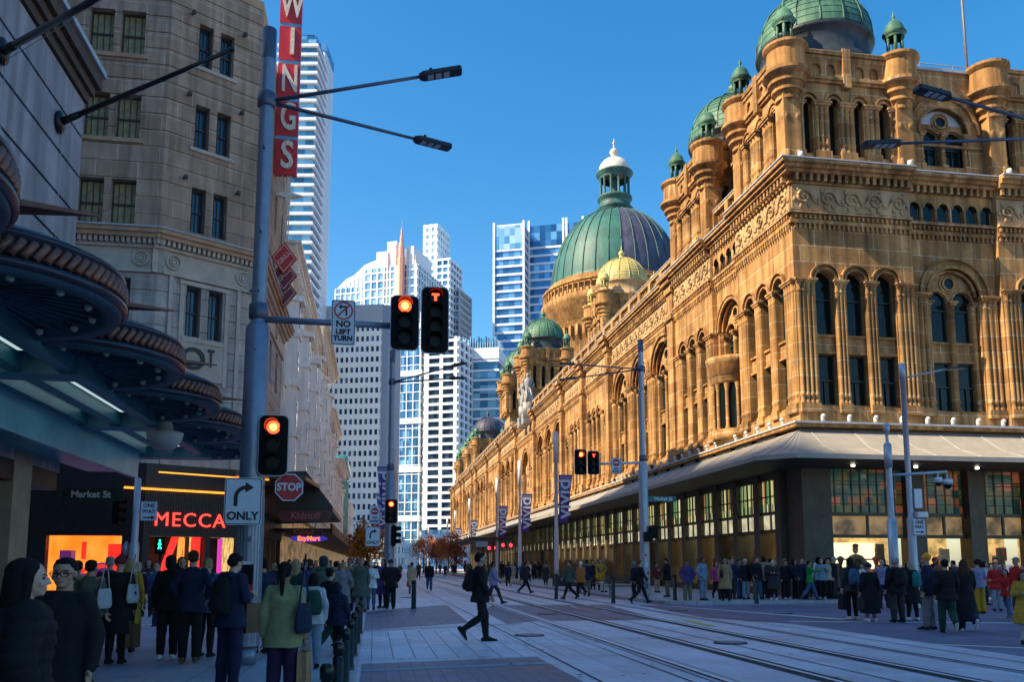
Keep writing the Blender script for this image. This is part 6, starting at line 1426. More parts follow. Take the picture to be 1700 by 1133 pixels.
def fuse(parts, voxel, smooth=4, name='fused', wr=0., wscale=9., seed=0):
    """melt overlapping closed pieces into one continuous skin"""
    mb = MB()
    for vs, fs in parts: mb.add(vs, fs)
    me = mb.mesh('tmp'); bm = bmesh.new(); bm.from_mesh(me); bmesh.ops.recalc_face_normals(bm, faces=bm.faces); bm.to_mesh(me); bm.free()
    o = bpy.data.objects.new('tmp', me); COL.objects.link(o)
    md = o.modifiers.new('r', 'REMESH'); md.mode = 'VOXEL'; md.voxel_size = voxel; md.use_smooth_shade = True
    ms2 = o.modifiers.new('s', 'SMOOTH'); ms2.iterations = smooth; ms2.factor = .5
    dg = bpy.context.evaluated_depsgraph_get(); dg.update()
    r = bpy.data.meshes.new_from_object(o.evaluated_get(dg)); r.name = name
    bpy.data.objects.remove(o, do_unlink=True); bpy.data.meshes.remove(me)
    if wr > 0:
        nv = len(r.vertices); co = np.empty(nv*3, 'f'); r.vertices.foreach_get('co', co); co = co.reshape(-1, 3)
        no = np.empty(nv*3, 'f'); r.vertices.foreach_get('normal', no); no = no.reshape(-1, 3)
        rs = np.random.RandomState(seed); dsp = np.zeros(nv)
        for k in range(9):
            f = rs.normal(size=3)*wscale*np.array([.8, .8, 1.7]); ph = rs.uniform(0, 6.28); dsp += np.abs(np.sin(co@f+ph+1.2*np.sin(co@(rs.normal(size=3)*6)+ph)))
        co += no*((dsp/9-.6)*wr)[:, None]; r.vertices.foreach_set('co', co.ravel())
    r.polygons.foreach_set('use_smooth', [True]*len(r.polygons)); r.update()
    return r
# --- skeletons: person faces -y, 1.74 m tall
def V(*a): return Vector(a)
def pose(kind):
    J = dict(hipL=V(.085, 0, .92), hipR=V(-.085, 0, .92), kneeL=V(.095, -.015, .50), kneeR=V(-.095, -.015, .50), ankL=V(.10, .02, .085), ankR=V(-.10, .02, .085),
             shL=V(.158, 0, 1.405), shR=V(-.158, 0, 1.405), elL=V(.225, .035, 1.14), elR=V(-.225, .035, 1.14), wrL=V(.235, -.04, .89), wrR=V(-.235, -.04, .89), head=V(0, -.015, 1.60), hdir=0., lean=0., dz=0., hdn=0., toeL=0., toeR=0., hx=0.)
    if kind == 'relaxed': J.update(kneeL=V(.10, -.05, .50), ankL=V(.14, -.06, .085), elR=V(-.25, .06, 1.15), wrR=V(-.23, -.08, .93), head=V(.01, -.02, 1.6), hx=.15)
    if kind == 'walk': J.update(kneeL=V(.09, -.20, .535), ankL=V(.09, -.36, .12), toeL=.25, kneeR=V(-.09, .10, .50), ankR=V(-.09, .44, .20), toeR=-.85, elL=V(.22, .14, 1.17), wrL=V(.225, .13, .92), elR=V(-.22, -.07, 1.15), wrR=V(-.20, -.22, .96), dz=-.035)
    if kind == 'walk2': J.update(kneeL=V(.09, -.10, .51), ankL=V(.09, -.12, .085), kneeR=V(-.09, -.03, .50), ankR=V(-.09, .30, .26), toeR=-1.0, elL=V(.22, .10, 1.16), wrL=V(.22, .02, .91), elR=V(-.22, -.02, 1.15), wrR=V(-.21, -.14, .92), dz=-.015)
    if kind == 'phone': J.update(elL=V(.23, -.01, 1.15), elR=V(-.23, -.01, 1.15), wrL=V(.09, -.26, 1.17), wrR=V(-.07, -.27, 1.18), head=V(0, -.05, 1.585), hdn=.45)
    if kind == 'pockets': J.update(elL=V(.28, .06, 1.16), elR=V(-.28, .06, 1.16), wrL=V(.20, -.06, .97), wrR=V(-.20, -.06, .97))
    if kind == 'strap': J.update(elL=V(.24, -.02, 1.18), wrL=V(.13, -.17, 1.33), elR=V(-.235, .04, 1.14))
    if kind == 'reach': J.update(elR=V(-.30, -.22, 1.27), wrR=V(-.28, -.46, 1.32), kneeL=V(.12, -.16, .52), ankL=V(.16, -.30, .10), kneeR=V(-.08, .10, .5), ankR=V(-.08, .34, .17), toeR=-.7, dz=-.04)
    if kind == 'sit': J.update(hipL=V(.09, .05, .50), hipR=V(-.09, .05, .50), kneeL=V(.10, -.38, .50), kneeR=V(-.10, -.38, .50), ankL=V(.10, -.40, .09), ankR=V(-.10, -.36, .09), shL=V(.165, .08, .99), shR=V(-.165, .08, .99), elL=V(.23, .0, .74), elR=V(-.23, .0, .74), wrL=V(.08, -.22, .66), wrR=V(-.08, -.22, .66), head=V(0, .03, 1.17))
    return J
def _hairfix():
    for m in HR.values():
        n = m.node_tree.nodes; l = m.node_tree.links; tc = n.new('ShaderNodeTexCoord'); mp = n.new('ShaderNodeMapping'); mp.inputs['Scale'].default_value = (14, 14, .9); l.new(tc.outputs['Object'], mp.inputs[0])
        for t in n:
            if t.type == 'TEX_NOISE': l.new(mp.outputs[0], t.inputs['Vector']); t.inputs['Scale'].default_value = 9
def hand(P, el, side, curl=.5):
    """palm, four unequal bent fingers and a thumb leaving the side of the palm"""
    d = (P-el).normalized(); up = Vector((0, -1, 0)) if abs(d.z) > .6 else Vector((0, 0, 1))
    a = d.cross(up).normalized(); a = up-(d*up.dot(d)); a.normalize()   # finger spread axis
    nrm = d.cross(a).normalized()*(-side)                               # palm normal
    out = []; pc = P+d*.045
    out.append(_cap(P-d*.01, P+d*.03, .024, .026, 10, 3)); 
    for k in range(4): u = (k-1.5)*.019; out.append(_cap(P+d*.01+a*u*.8, P+d*.082+a*u, .0135, .0125, 8, 3))
    L = (.062, .074, .078, .068)
    for k in range(4):
        u = (1.5-k)*.0195; b0 = P+d*.085-a*u*-1; l = L[3-k] if side else L[k]
        c1 = curl*.5; c2 = curl*1.1; c3 = curl*1.5
        p1 = b0+(d*math.cos(c1)+nrm*math.sin(c1))*l*.45; p2 = p1+(d*math.cos(c2)+nrm*math.sin(c2))*l*.32; p3 = p2+(d*math.cos(c3)+nrm*math.sin(c3))*l*.25
        out += [_cap(b0, p1, .0095, .009, 8, 3), _cap(p1, p2, .009, .0082, 8, 3), _cap(p2, p3, .0082, .0075, 8, 3)]
    t0 = P+d*.02+a*.022; t1 = t0+(d*.55+a*.55+nrm*.45).normalized()*.038; t2 = t1+(d*.85+a*.15+nrm*.5).normalized()*.03
    out += [_cap(t0, t1, .013, .011, 8, 3), _cap(t1, t2, .011, .009, 8, 3)]
    return out
def head_parts(c, dn, hx=0):
    Mx = Matrix.Translation(c) @ Matrix.Rotation(hx, 4, 'Z') @ Matrix.Rotation(dn, 4, 'X')
    def el(p, rx, ry, rz, n=16, m=10):
        b = MB(); b.T = Mx; b.ball(p, rx, ry, rz, n, m); return (b.v, b.f)
    ps = [el((0, .012, .025), .074, .094, .092), el((0, -.022, -.035), .058, .068, .075), el((0, -.055, -.085), .03, .03, .022),
          el((0, -.088, -.012), .0105, .018, .024, 8, 6), el((0, -.102, -.026), .013, .013, .011, 8, 6), el((0, -.082, -.056), .024, .01, .007, 8, 6), el((0, -.08, -.068), .02, .01, .006, 8, 6),
          el((.034, -.078, .018), .02, .01, .007, 8, 6), el((-.034, -.078, .018), .02, .01, .007, 8, 6), el((.045, -.055, -.03), .022, .02, .022, 8, 6), el((-.045, -.055, -.03), .022, .02, .022, 8, 6),
          el((.075, .008, -.01), .009, .018, .03, 8, 6), el((-.075, .008, -.01), .009, .018, .03, 8, 6)]
    return ps, Mx
POSES = {}
def torso_rings(J, g=0., coat=0, female=0):
    cx = 0; hz = J['hipL'].z; sz = J['shL'].z; hy = J['hipL'].y; sy = J['shL'].y; H = sz-hz
    f = lambda t: (0, hy+(sy-hy)*t, hz+H*t)
    R_ = [(-.12, .13, .10), (-.02, .172, .120), (.12, .165, .116), (.32, .138, .10), (.55, .150, .112), (.80, .168, .118), (.93, .150, .098), (1.03, .10, .075), (1.10, .062, .06)]
    return [(*f(t), rx+g*(1.0), ry+g*.95) for (t, rx, ry) in R_]
def neck(J): h = J['head']; return _cap(V(0, J['shL'].y+.012, J['shL'].z+.01), h+V(0, .02, -.07), .058, .052)
def foot(an, toe, g=0.):
    c, s = math.cos(toe), math.sin(toe); f = lambda y, z: an+V(0, -(y*c)-(z*s)*-1 if False else -(y*c-z*s), y*s+z*c)
    return [_cap(f(-.045, -.035), f(.12, -.05), .04+g, .038+g, 10, 4, 1), _cap(f(0, 0), f(.06, -.03), .042+g, .04+g, 10, 4), _cap(f(.10, -.052), f(.175, -.058), .034+g, .026+g, 10, 4)]
def body_mesh(kind):
    if kind in POSES: return POSES[kind]
    J = pose(kind); ps = [_loft(torso_rings(J, -.012)), neck(J)]; hp, Mx = head_parts(J['head'], J['hdn'], J['hx']); ps += hp
    for s in 'LR':
        sg = 1 if s == 'L' else -1
        ps += [_cap(J['hip'+s], J['knee'+s], .085, .055), _cap(J['knee'+s], J['knee'+s]*.6+J['ank'+s]*.4+V(0, .012, 0), .055, .056), _cap(J['knee'+s]*.6+J['ank'+s]*.4+V(0, .012, 0), J['ank'+s], .056, .036)]
        ps += [_cap(J['sh'+s], J['el'+s], .050, .038), _cap(J['el'+s], J['wr'+s], .038, .025)]; ps += hand(J['wr'+s], J['el'+s], sg, .9 if kind in ('phone', 'strap', 'reach') else .6); ps += foot(J['ank'+s], J['toe'+s], -.008)
        ps.append(_cap(V(0, J['sh'+s].y, J['sh'+s].z-.03), J['sh'+s], .06, .055))
    me = fuse(ps, .0066, 2, 'body')
    # eyes, brows and lips by place on the face
    inv = Mx.inverted(); nf = len(me.polygons); cen = np.empty(nf*3, 'f'); me.polygons.foreach_get('center', cen); cen = cen.reshape(-1, 3)
    A = np.array(inv); loc = cen@A[:3, :3].T+A[:3, 3]; mi = np.zeros(nf, 'i'); fr = loc[:, 1] < -.055
    mi[fr & (np.abs(np.abs(loc[:, 0])-.031) < .014) & (np.abs(loc[:, 2]-.003) < .0065)] = 1
    mi[fr & (np.abs(np.abs(loc[:, 0])-.033) < .02) & (np.abs(loc[:, 2]-.024) < .0045)] = 1
    mi[fr & (np.abs(loc[:, 0]) < .023) & (np.abs(loc[:, 2]+.062) < .008) & (loc[:, 1] < -.07)] = 2
    me.polygons.foreach_set('material_index', mi)
    POSES[kind] = (me, J, Mx); return POSES[kind]
_cl = {}
def top_mesh(kind, style):
    k = ('t', kind, style)
    if k in _cl: return _cl[k]
    J = pose(kind); g = {'jacket': .024, 'puffer': .045, 'coat': .032, 'shirt': .014, 'hoodie': .032, 'longcoat': .03}[style]
    rg = torso_rings(J, g); hz = J['hipL'].z; hy = J['hipL'].y
    drop = {'jacket': .10, 'puffer': .13, 'coat': .38, 'shirt': .05, 'hoodie': .07, 'longcoat': .62}[style]
    if kind == 'sit': drop = .02
    fl = .02 if drop < .2 else .07; st_y = (J['kneeL'].y+J['kneeR'].y)/4 if drop > .2 and kind != 'sit' else 0
    rg = [(0, hy+st_y, hz-drop-.05, .178+g+fl, .125+g+fl*.9+(.05 if 'walk' in kind and drop > .2 else 0)), (0, hy+st_y*.3, hz-drop*.4-.02, .180+g+fl*.5, .132+g+fl*.5)]+[r for r in rg if r[2] > hz-.01]
    ps = [_loft(rg)]
    for s in 'LR':
        ps += [_cap(V(0, J['sh'+s].y, J['sh'+s].z-.035), J['sh'+s]+V(0, 0, -.012), .062+g*.6, .047+g*.6), _cap(J['sh'+s]+V(0, 0, -.012), J['el'+s], .05+g*.75, .044+g*.7)]
        e = J['wr'+s]*.97+J['el'+s]*.03; ps += [_cap(J['el'+s], e, .044+g*.7, .031+g*.55)]
    h = J['head']; ps.append(_loft([(0, J['shL'].y+.005, J['shL'].z-.02, .095+g*.5, .08+g*.5), (0, (h.y+J['shL'].y)/2+.012, J['shL'].z+.06, .068+g*.3, .066+g*.3)]))
    if style == 'hoodie': ps.append(_cap(V(-.07, J['shL'].y+.085, J['shL'].z+.03), V(.07, J['shL'].y+.085, J['shL'].z+.03), .05, .05))
    me = fuse(ps, .0125, 3, 'top_'+style, {'jacket': .02, 'puffer': .012, 'coat': .02, 'shirt': .02, 'hoodie': .022, 'longcoat': .022}[style], 9, sum(map(ord, kind+style)))
    if style == 'puffer':
        nv = len(me.vertices); co = np.empty(nv*3, 'f'); me.vertices.foreach_get('co', co); co = co.reshape(-1, 3); no = np.empty(nv*3, 'f'); me.vertices.foreach_get('normal', no); no = no.reshape(-1, 3)
        co += no*(.012*np.abs(np.sin(co[:, 2]*PI/.085)))[:, None]; me.vertices.foreach_set('co', co.ravel()); me.update()
    _cl[k] = me; return me
def leg_mesh(kind, style):
    k = ('l', kind, style)
    if k in _cl: return _cl[k]
    J = pose(kind); g = {'slim': .014, 'wide': .04, 'straight': .026, 'skirt': .02}[style]; hz = J['hipL'].z; hy = J['hipL'].y
    ps = [_loft([(0, hy, hz-.10, .135+g, .105+g), (0, hy, hz, .168+min(g,.02)*.5, .12+min(g,.02)*.5), (0, hy, hz+.08, .15, .106)])]
    for s in 'LR':
        a = J['ank'+s]; kn = J['knee'+s]; e = a+(kn-a).normalized()*.03
        if style == 'skirt': continue
        ps += [_cap(J['hip'+s], kn, .078+g*.6, .058+g), _cap(kn, e, .058+g, {'slim': .047, 'wide': .098, 'straight': .066}[style])]
        if style != 'wide': m_ = kn*.6+a*.4+V(0, .012, 0); ps += [_cap(kn, m_, .058+g*.8, .058+g*.8), _cap(m_, e, .058+g*.8, .046+g*.3)]
    if style == 'skirt': ps = [_loft([(0, hy+(J['kneeL'].y+J['kneeR'].y)/2, .38, .21, .18+abs(J['kneeL'].y-J['kneeR'].y)*.4), (0, hy, hz-.1, .18, .14), (0, hy, hz+.1, .15, .11)])]
    me = fuse(ps, .0125, 3, 'legs_'+style, .016, 8, sum(map(ord, kind))+5); _cl[k] = me; return me
def shoe_mesh(kind):
    k = ('s', kind)
    if k in _cl: return _cl[k]
    J = pose(kind); ps = []
    for s in 'LR': ps += foot(J['ank'+s], J['toe'+s], .008)
    me = fuse(ps, .0115, 2, 'shoes')
    nf = len(me.polygons); cen = np.empty(nf*3, 'f'); me.polygons.foreach_get('center', cen); cen = cen.reshape(-1, 3); mi = np.zeros(nf, 'i')
    for s in 'LR':
        a = J['ank'+s]; t = J['toe'+s]; d = cen-np.array(a); m_ = (np.abs(d[:, 0]) < .06) & ((-d[:, 1]*-math.sin(t)*-1*0+d[:, 2]*math.cos(t)-(-d[:, 1])*math.sin(t)) < -.068); mi[m_] = 1
    me.polygons.foreach_set('material_index', mi); _cl[k] = me; return me
def hair_mesh(style):
    k = ('h', style)
    if k in _cl: return _cl[k]
    def el(p, rx, ry, rz, n=16, m=10): b = MB(); b.ball(p, rx, ry, rz, n, m); return (b.v, b.f)
    ps = [el((0, .026, .045), .083, .092, .083)]
    if style == 'short': ps += [el((0, .05, .0), .077, .068, .07), el((0, -.035, .092), .055, .04, .026)]
    if style in ('long', 'longfringe'): ps += [_loft([(0, .085, -.40, .10, .028), (0, .09, -.28, .115, .04), (0, .07, -.12, .105, .06), (0, .045, .0, .09, .075), (0, .03, .06, .075, .08)]), _cap((.078, .01, .03), (.095, .03, -.22), .028, .022), _cap((-.078, .01, .03), (-.095, .03, -.22), .028, .022)]
    if style == 'bob': ps += [_loft([(0, .05, -.13, .098, .07), (0, .05, -.03, .098, .08), (0, .035, .06, .085, .088)])]
    if style == 'bun': ps += [el((0, .05, .0), .077, .068, .06), el((0, .10, .09), .042, .042, .04)]
    if style == 'tail': ps += [el((0, .05, .0), .077, .068, .06), _cap((0, .115, .05), (0, .15, -.08), .03, .034), _cap((0, .15, -.08), (0, .13, -.30), .034, .012)]
    if style in ('beanie', 'hijab', 'hood'): ps = [el((0, .018, .048), .09, .104, .088), _loft([(0, .014, .022, .09, .103), (0, .014, .062, .092, .106)])]
    if style == 'beanie': ps.append(el((0, .02, .14), .03, .03, .025))
    if style in ('hijab', 'hood'): ps += [el((0, .035, -.01), .092, .092, .12), _loft([(0, .02, -.19, .15, .11), (0, .03, -.12, .10, .095)])]
    if style == 'cap': ps = [el((0, .02, .05), .083, .1, .07), el((0, -.105, .055), .055, .055, .012), el((0, .05, .0), .076, .064, .05)]
    me = fuse(ps, .009, 3, 'hair_'+style, .006 if style not in ('beanie', 'cap') else 0, 30, 3)
    # open the face
    bm = bmesh.new(); bm.from_mesh(me)
    cut = [v for v in bm.verts if v.co.y < -.045 and v.co.z < (.045 if style not in ('beanie', 'cap', 'hijab', 'hood') else .03) and abs(v.co.x) < .07]
    if style not in ('cap',): bmesh.ops.delete(bm, geom=cut, context='VERTS')
    bm.to_mesh(me); bm.free(); _cl[k] = me; return me
# cloth and skin colours
CL = {}
def cloth(c, rough=.85, var=.22, scale=7.):
    k = tuple(c)
    if k not in CL: CL[k] = M('cloth_%02d' % len(CL), c, rough, var=var, scale=scale, bump=.35, bscale=60, spec=.25)
    return CL[k]
NAMEC = dict(black=(.012, .012, .014), charcoal=(.035, .036, .04), navy=(.014, .02, .05), blue=(.04, .09, .22), sky=(.20, .28, .38), denim=(.06, .11, .20), lightdenim=(.22, .28, .36), white=(.68, .68, .68), grey=(.18, .18, .19), lightgrey=(.42, .43, .45),
    beige=(.42, .33, .22), camel=(.38, .22, .11), khaki=(.18, .155, .10), olive=(.25, .25, .12), green=(.012, .055, .04), bgreen=(.02, .26, .06), teal=(.02, .15, .16), brown=(.14, .075, .04), rust=(.42, .16, .04), mustard=(.46, .25, .02), yellow=(.42, .26, .03), red=(.45, .02, .02), pink=(.45, .04, .17), purple=(.07, .05, .17), plum=(.03, .016, .05), lilac=(.22, .21, .36), maroon=(.14, .02, .03), sage=(.08, .10, .08), cream=(.6, .55, .42), orange=(.75, .28, .03))
SK = [M('skin_light', (.55, .33, .24), .5, var=.06, spec=.35), M('skin_mid', (.42, .24, .16), .5, var=.06, spec=.35), M('skin_brown', (.24, .125, .075), .5, var=.06, spec=.35), M('skin_dark', (.10, .05, .032), .5, var=.06, spec=.4)]
m_eye = M('eye_brow_dark', (.03, .02, .015), .5, var=0); m_lip = M('lips', (.40, .14, .11), .5, var=0); m_sole = M('shoe_sole', (.55, .55, .53), .6, var=.1)
HR = dict(black=M('hair_black', (.010, .008, .008), .7, var=.45, scale=20, bump=.7, bscale=60, spec=.15), brown=M('hair_brown', (.06, .032, .016), .7, var=.45, scale=20, bump=.7, bscale=60, spec=.15), blond=M('hair_blond', (.36, .25, .12), .7, var=.45, scale=20, bump=.7, bscale=60, spec=.15), grey=M('hair_grey', (.30, .29, .27), .7, var=.45, scale=20, bump=.7, bscale=60, spec=.15), auburn=M('hair_auburn', (.16, .05, .02), .7, var=.45, scale=20, bump=.7, bscale=60, spec=.15))
NPER = [0]
_hairfix()
def person(x, y, face, label, po='stand', top='jacket', tc='black', leg='slim', lc='black', hair='short', hc='black', sk=1, h=1.72, shoe='black', z=None, group=None, mask=None, wide=1.):
    """face: degrees the person looks towards, 0 = away down the street (+y), 90 = left, 180 = at the camera"""
    me, J, Mx = body_mesh(po); NPER[0] += 1
    if z is None: z = .122 if (x < -.25 and y > 37) or (x > 12.6 and y > 31.92) or (x > 11.3 and y > 33.2) else .002
    if x < -.25 and y < 20 and z == .002: z = .015
    p = empty('person', (x, y, z+J['dz']*h/1.74), R(180+face), label, 'person', group); s = h/1.74; p.scale = (s*wide, s*wide, s)
    mesh_obj('body', me, p, mats=[SK[sk], m_eye, m_lip])
    mesh_obj({'coat': 'coat', 'longcoat': 'coat', 'puffer': 'puffer_jacket', 'jacket': 'jacket', 'shirt': 'shirt', 'hoodie': 'hoodie'}[top], top_mesh(po, top), p, mats=[cloth(NAMEC[tc])])
    mesh_obj('skirt' if leg == 'skirt' else 'trousers', leg_mesh(po, leg), p, mats=[cloth(NAMEC[lc])])
    mesh_obj('shoes', shoe_mesh(po), p, mats=[cloth(NAMEC[shoe], .5), m_sole])
    if hair != 'bald':
        hm = HR[hc] if hc in HR and hair not in ('beanie', 'cap', 'hijab', 'hood') else cloth(NAMEC.get(hc, (.02, .02, .02)))
        o = mesh_obj({'beanie': 'beanie', 'cap': 'cap', 'hijab': 'headscarf', 'hood': 'hood'}.get(hair, 'hair'), hair_mesh(hair), p, mats=[hm]); o.matrix_local = Mx
    if mask: 
        b = MB(); b.ball((0, -.055, -.055), .056, .052, .042, 14, 8); o = b.build('face_mask', cloth(NAMEC[mask]), p); o.matrix_local = Mx
    return p
def at_person(p, local):
    M_ = Matrix.Translation(p.location) @ p.rotation_euler.to_matrix().to_4x4() @ Matrix.Diagonal((*p.scale, 1)); return M_ @ Vector(local)
_bag = {}
def backpack(p, label, col='black', po='stand', style='jacket', group=None):
    J = pose(po); g = .05 if style != 'puffer' else .075
    def f():
        b = [_loft([(0, 0, 0, .125, .07), (0, .01, .1, .15, .095), (0, .005, .28, .145, .09), (0, -.01, .40, .11, .06), (0, -.02, .44, .06, .03)]), _loft([(0, .07, .03, .10, .045), (0, .08, .12, .11, .055), (0, .07, .2, .09, .04)])]
        return b
    if 'bp' not in _bag: _bag['bp'] = fuse(f(), .011, 2, 'backpack', .008, 10, 1)
    if 'bs' not in _bag:
        b = MB()
        for s in (-1, 1): b.tube([(s*.09, -.06, .38), (s*.11, -.12, .47), (s*.115, -.24, .43), (s*.12, -.275, .25), (s*.14, -.2, .1), (s*.12, -.05, .05)], .016, 6)
        _bag['bs'] = b.mesh('strap')
    r = empty('backpack', at_person(p, (0, .135+g*.9, J['shL'].z-.43)), p.rotation_euler.z, label, 'backpack', group); r.scale = p.scale
    mesh_obj('pack', _bag['bp'], r, mats=[cloth(NAMEC[col])]); mesh_obj('strap', _bag['bs'], r, mats=[cloth(NAMEC['black'])])
    return r
def handbag(p, label, kind='paper', col='camel', side='R', po='stand', sc=1., off=(0, 0, 0)):
    J = pose(po); w = J['wr'+side]+(J['wr'+side]-J['el'+side]).normalized()*.07
    loc = at_person(p, w+V(*off)); r = empty({'paper': 'paper_bag', 'tote': 'tote_bag', 'shoulder': 'shoulder_bag'}[kind], loc, p.rotation_euler.z+(R(90) if kind != 'shoulder' else R(75)), label, 'bag'); r.scale = (sc, sc, sc)
    b = MB(); c = cloth(NAMEC[col], .75)
    if kind == 'paper':
        b.add([(-.15, -.06, -.52), (.15, -.06, -.52), (.15, .06, -.52), (-.15, .06, -.52), (-.155, -.055, -.12), (.155, -.055, -.12), (.155, .055, -.12), (-.155, .055, -.12), (.13, 0, -.5), (.145, 0, -.12), (-.13, 0, -.5), (-.145, 0, -.12)],
              [(0, 3, 2, 1), (0, 1, 5, 4), (2, 3, 7, 6), (1, 8, 9, 5), (8, 2, 6, 9), (3, 10, 11, 7), (10, 0, 4, 11)]); b.build('bag_body', c, r, fix=False)
        b = MB(); 
        for s in (-.045, .045): b.tube([(-.07, s, -.13), (-.06, s*.6, -.03), (0, 0, .0), (.06, s*.6, -.03), (.07, s, -.13)], .005, 5)
        b.build('handle', c, r)
    else:
        dz = -.12 if kind == 'tote' else -.3
        b.add(*_loft([(0, 0, dz-.36, .15, .05), (0, 0, dz-.3, .19, .07), (0, 0, dz-.1, .17, .05), (0, 0, dz, .15, .02)], 16)); b.build('bag_body', c, r)
        b = MB(); top_ = .0 if kind == 'tote' else .28
        b.tube([(-.12, 0, dz-.02), (-.06, 0, (dz+top_)/2), (0, 0, top_), (.06, 0, (dz+top_)/2), (.12, 0, dz-.02)], .011, 6); b.build('handle', c, r)
    return r
def P(px, d, face, label, **k):
    """stand a person at distance d down the street on the sight line of pixel column px"""
    g = at(px, 938, Y=d); return person(g.x, d, face, label, **k)
# ---------------------------------------------------------------- who stands where (pixel column, distance down the street, facing)
# near left
p = P(44, 5.05, -62, 'person with long dark hair in a black puffer coat, largest figure at the left edge', po='stand', top='puffer', tc='black', leg='slim', lc='black', hair='long', hc='black', sk=0, h=1.585, wide=1.12)
p = P(108, 6.5, 172, 'person with glasses and short dark hair in a long black coat facing the camera', po='relaxed', top='coat', tc='black', lc='black', hair='short', hc='black', sk=1, h=1.60, wide=1.1)
b = MB()
for s_ in (-1, 1): b.arch_ring(s_*.033, 0, .024, .028, -.108, -.10, 12, 0, 0, 2*PI)
b.box(-.01, .01, -.108, -.102, .0, .004); b.box(-.075, -.055, -.10, .0, .0, .004); b.box(.055, .075, -.10, .0, .0, .004)
_g = b.build('glasses', m_sblk, p); _g.matrix_local = POSES['relaxed'][2]
p = P(386, 10.9, -35, 'person in dark navy hoodie and face mask looking down beside the near mast', po='phone', top='hoodie', tc='navy', leg='straight', lc='navy', hair='short', hc='black', sk=0, h=1.70, mask='sky')
backpack(p, 'large black backpack on the masked person beside the near mast', 'black', 'phone'); handbag(p, 'brown paper bag hanging from the masked person\'s hands', 'paper', 'brown', 'R', 'phone', .9); handbag(p, 'dark green bag held with the paper bag by the masked person', 'tote', 'green', 'L', 'phone', .8)
p = P(474, 9.1, -8, 'person in an olive linen jacket with a long black ponytail seen from behind', po='stand', top='jacket', tc='olive', leg='straight', lc='plum', hair='tail', hc='black', sk=2, h=1.58, wide=.98)
handbag(p, 'tall brown paper bag in the right hand of the person in olive', 'paper', 'camel', 'R', 'stand', .82); handbag(p, 'navy shoulder bag on the person in the olive jacket', 'shoulder', 'navy', 'R', 'stand', .85, (.0, .10, .72))
p = P(152, 13.6, -10, 'person in a dark plaid shirt carrying a tote on the shoulder', top='shirt', tc='sage', lc='black', hair='short', sk=1, h=1.62, wide=1.1); handbag(p, 'white patterned tote bag on the person in the plaid shirt', 'shoulder', 'lightgrey', 'R', 'stand', .8, (0, .1, .7))
P(130, 15.5, 10, 'person with dark hair and pale blue scarf behind the plaid shirt', top='jacket', tc='sky', lc='denim', hair='short', h=1.62)
p = P(200, 14.2, -5, 'person in a long black coat with maroon beanie and black tights', top='coat', tc='black', lc='black', hair='beanie', hc='maroon', sk=0, h=1.68); handbag(p, 'white tote bag hanging on the person in the maroon beanie', 'shoulder', 'lightgrey', 'R', 'stand', .8, (0, .1, .7)); handbag(p, 'large dark brown paper bag carried by the person in the maroon beanie', 'paper', 'brown', 'R', 'stand', 1.05); handbag(p, 'small yellow shopping bag beside the dark brown paper bag', 'tote', 'yellow', 'R', 'stand', .62, (-.06, 0, .12))
P(216, 16, 0, 'person with short pale blond hair in a mustard jacket', top='jacket', tc='mustard', lc='denim', hair='bob', hc='blond', sk=0, h=1.66)
P(183, 17, 20, 'grey haired person in a dark blue jacket behind the black coat', top='jacket', tc='navy', lc='charcoal', hair='short', hc='grey', sk=0, h=1.7)
P(230, 22, 175, 'person in sunglasses and a dusky top walking towards the camera', po='walk2', top='shirt', tc='plum', leg='straight', lc='black', hair='tail', hc='blond', sk=0, h=1.64)
P(262, 23, 165, 'smiling person in a blue patterned top facing the camera', po='walk2', top='shirt', tc='blue', leg='wide', lc='navy', hair='bun', hc='brown', sk=0, h=1.64)
P(247, 27, 190, 'person in dark jacket just left of the red glowing doorway', top='jacket', tc='charcoal', lc='black', hair='long', sk=1)
p = P(284, 14.8, 5, 'person in a black hooded jacket and black trousers facing the shop', top='hoodie', tc='black', leg='straight', lc='black', hair='hood', hc='black', h=1.70, shoe='white')
P(302, 17.5, -160, 'person with dark curly hair and light blue collar between two dark jackets', top='jacket', tc='teal', lc='black', hair='bob', sk=1, h=1.70)
p = P(321, 14.3, 2, 'tall person in a navy jacket with a green collar, back to the camera', po='pockets', top='jacket', tc='navy', leg='straight', lc='black', hair='short', hc='brown', sk=0, h=1.78, shoe='brown')
p = P(346, 15.0, -15, 'person with a blond ponytail and black leggings wearing a backpack', po='relaxed', top='jacket', tc='denim', lc='black', hair='tail', hc='blond', sk=0, h=1.66); backpack(p, 'blue denim backpack on the person with the blond ponytail', 'denim', 'relaxed')
p = P(300, 12.9+1.6, 40, 'person in black leaning behind the hooded person', top='jacket', tc='black', lc='black', hair='beanie', hc='black', h=1.6) if False else None
P(437, 15.5, 30, 'person in a dark blue coat half hidden behind the near mast', top='coat', tc='navy', lc='black', hair='short', sk=1, h=1.66)
P(492, 17.5, -40, 'person with long blond hair and a teal green jacket', top='jacket', tc='green', lc='navy', hair='long', hc='blond', sk=0, h=1.66)
p = P(521, 13.2, 10, 'short person in a white jacket and light jeans behind the olive jacket', top='hoodie', tc='lightgrey', leg='straight', lc='lightdenim', hair='bob', hc='black', sk=2, h=1.42); backpack(p, 'small dark green backpack on the short person in white', 'green', 'stand')
p = P(549, 15.4, -40, 'person with a dark bun in a black jacket and dark green trousers', po='walk', top='jacket', tc='black', leg='straight', lc='green', hair='bun', sk=1, h=1.52); 
P(563, 15.0, -30, 'child in a black hooded puffer coat walking beside the bollards', po='walk2', top='puffer', tc='navy', lc='black', hair='hood', hc='navy', sk=1, h=1.22)
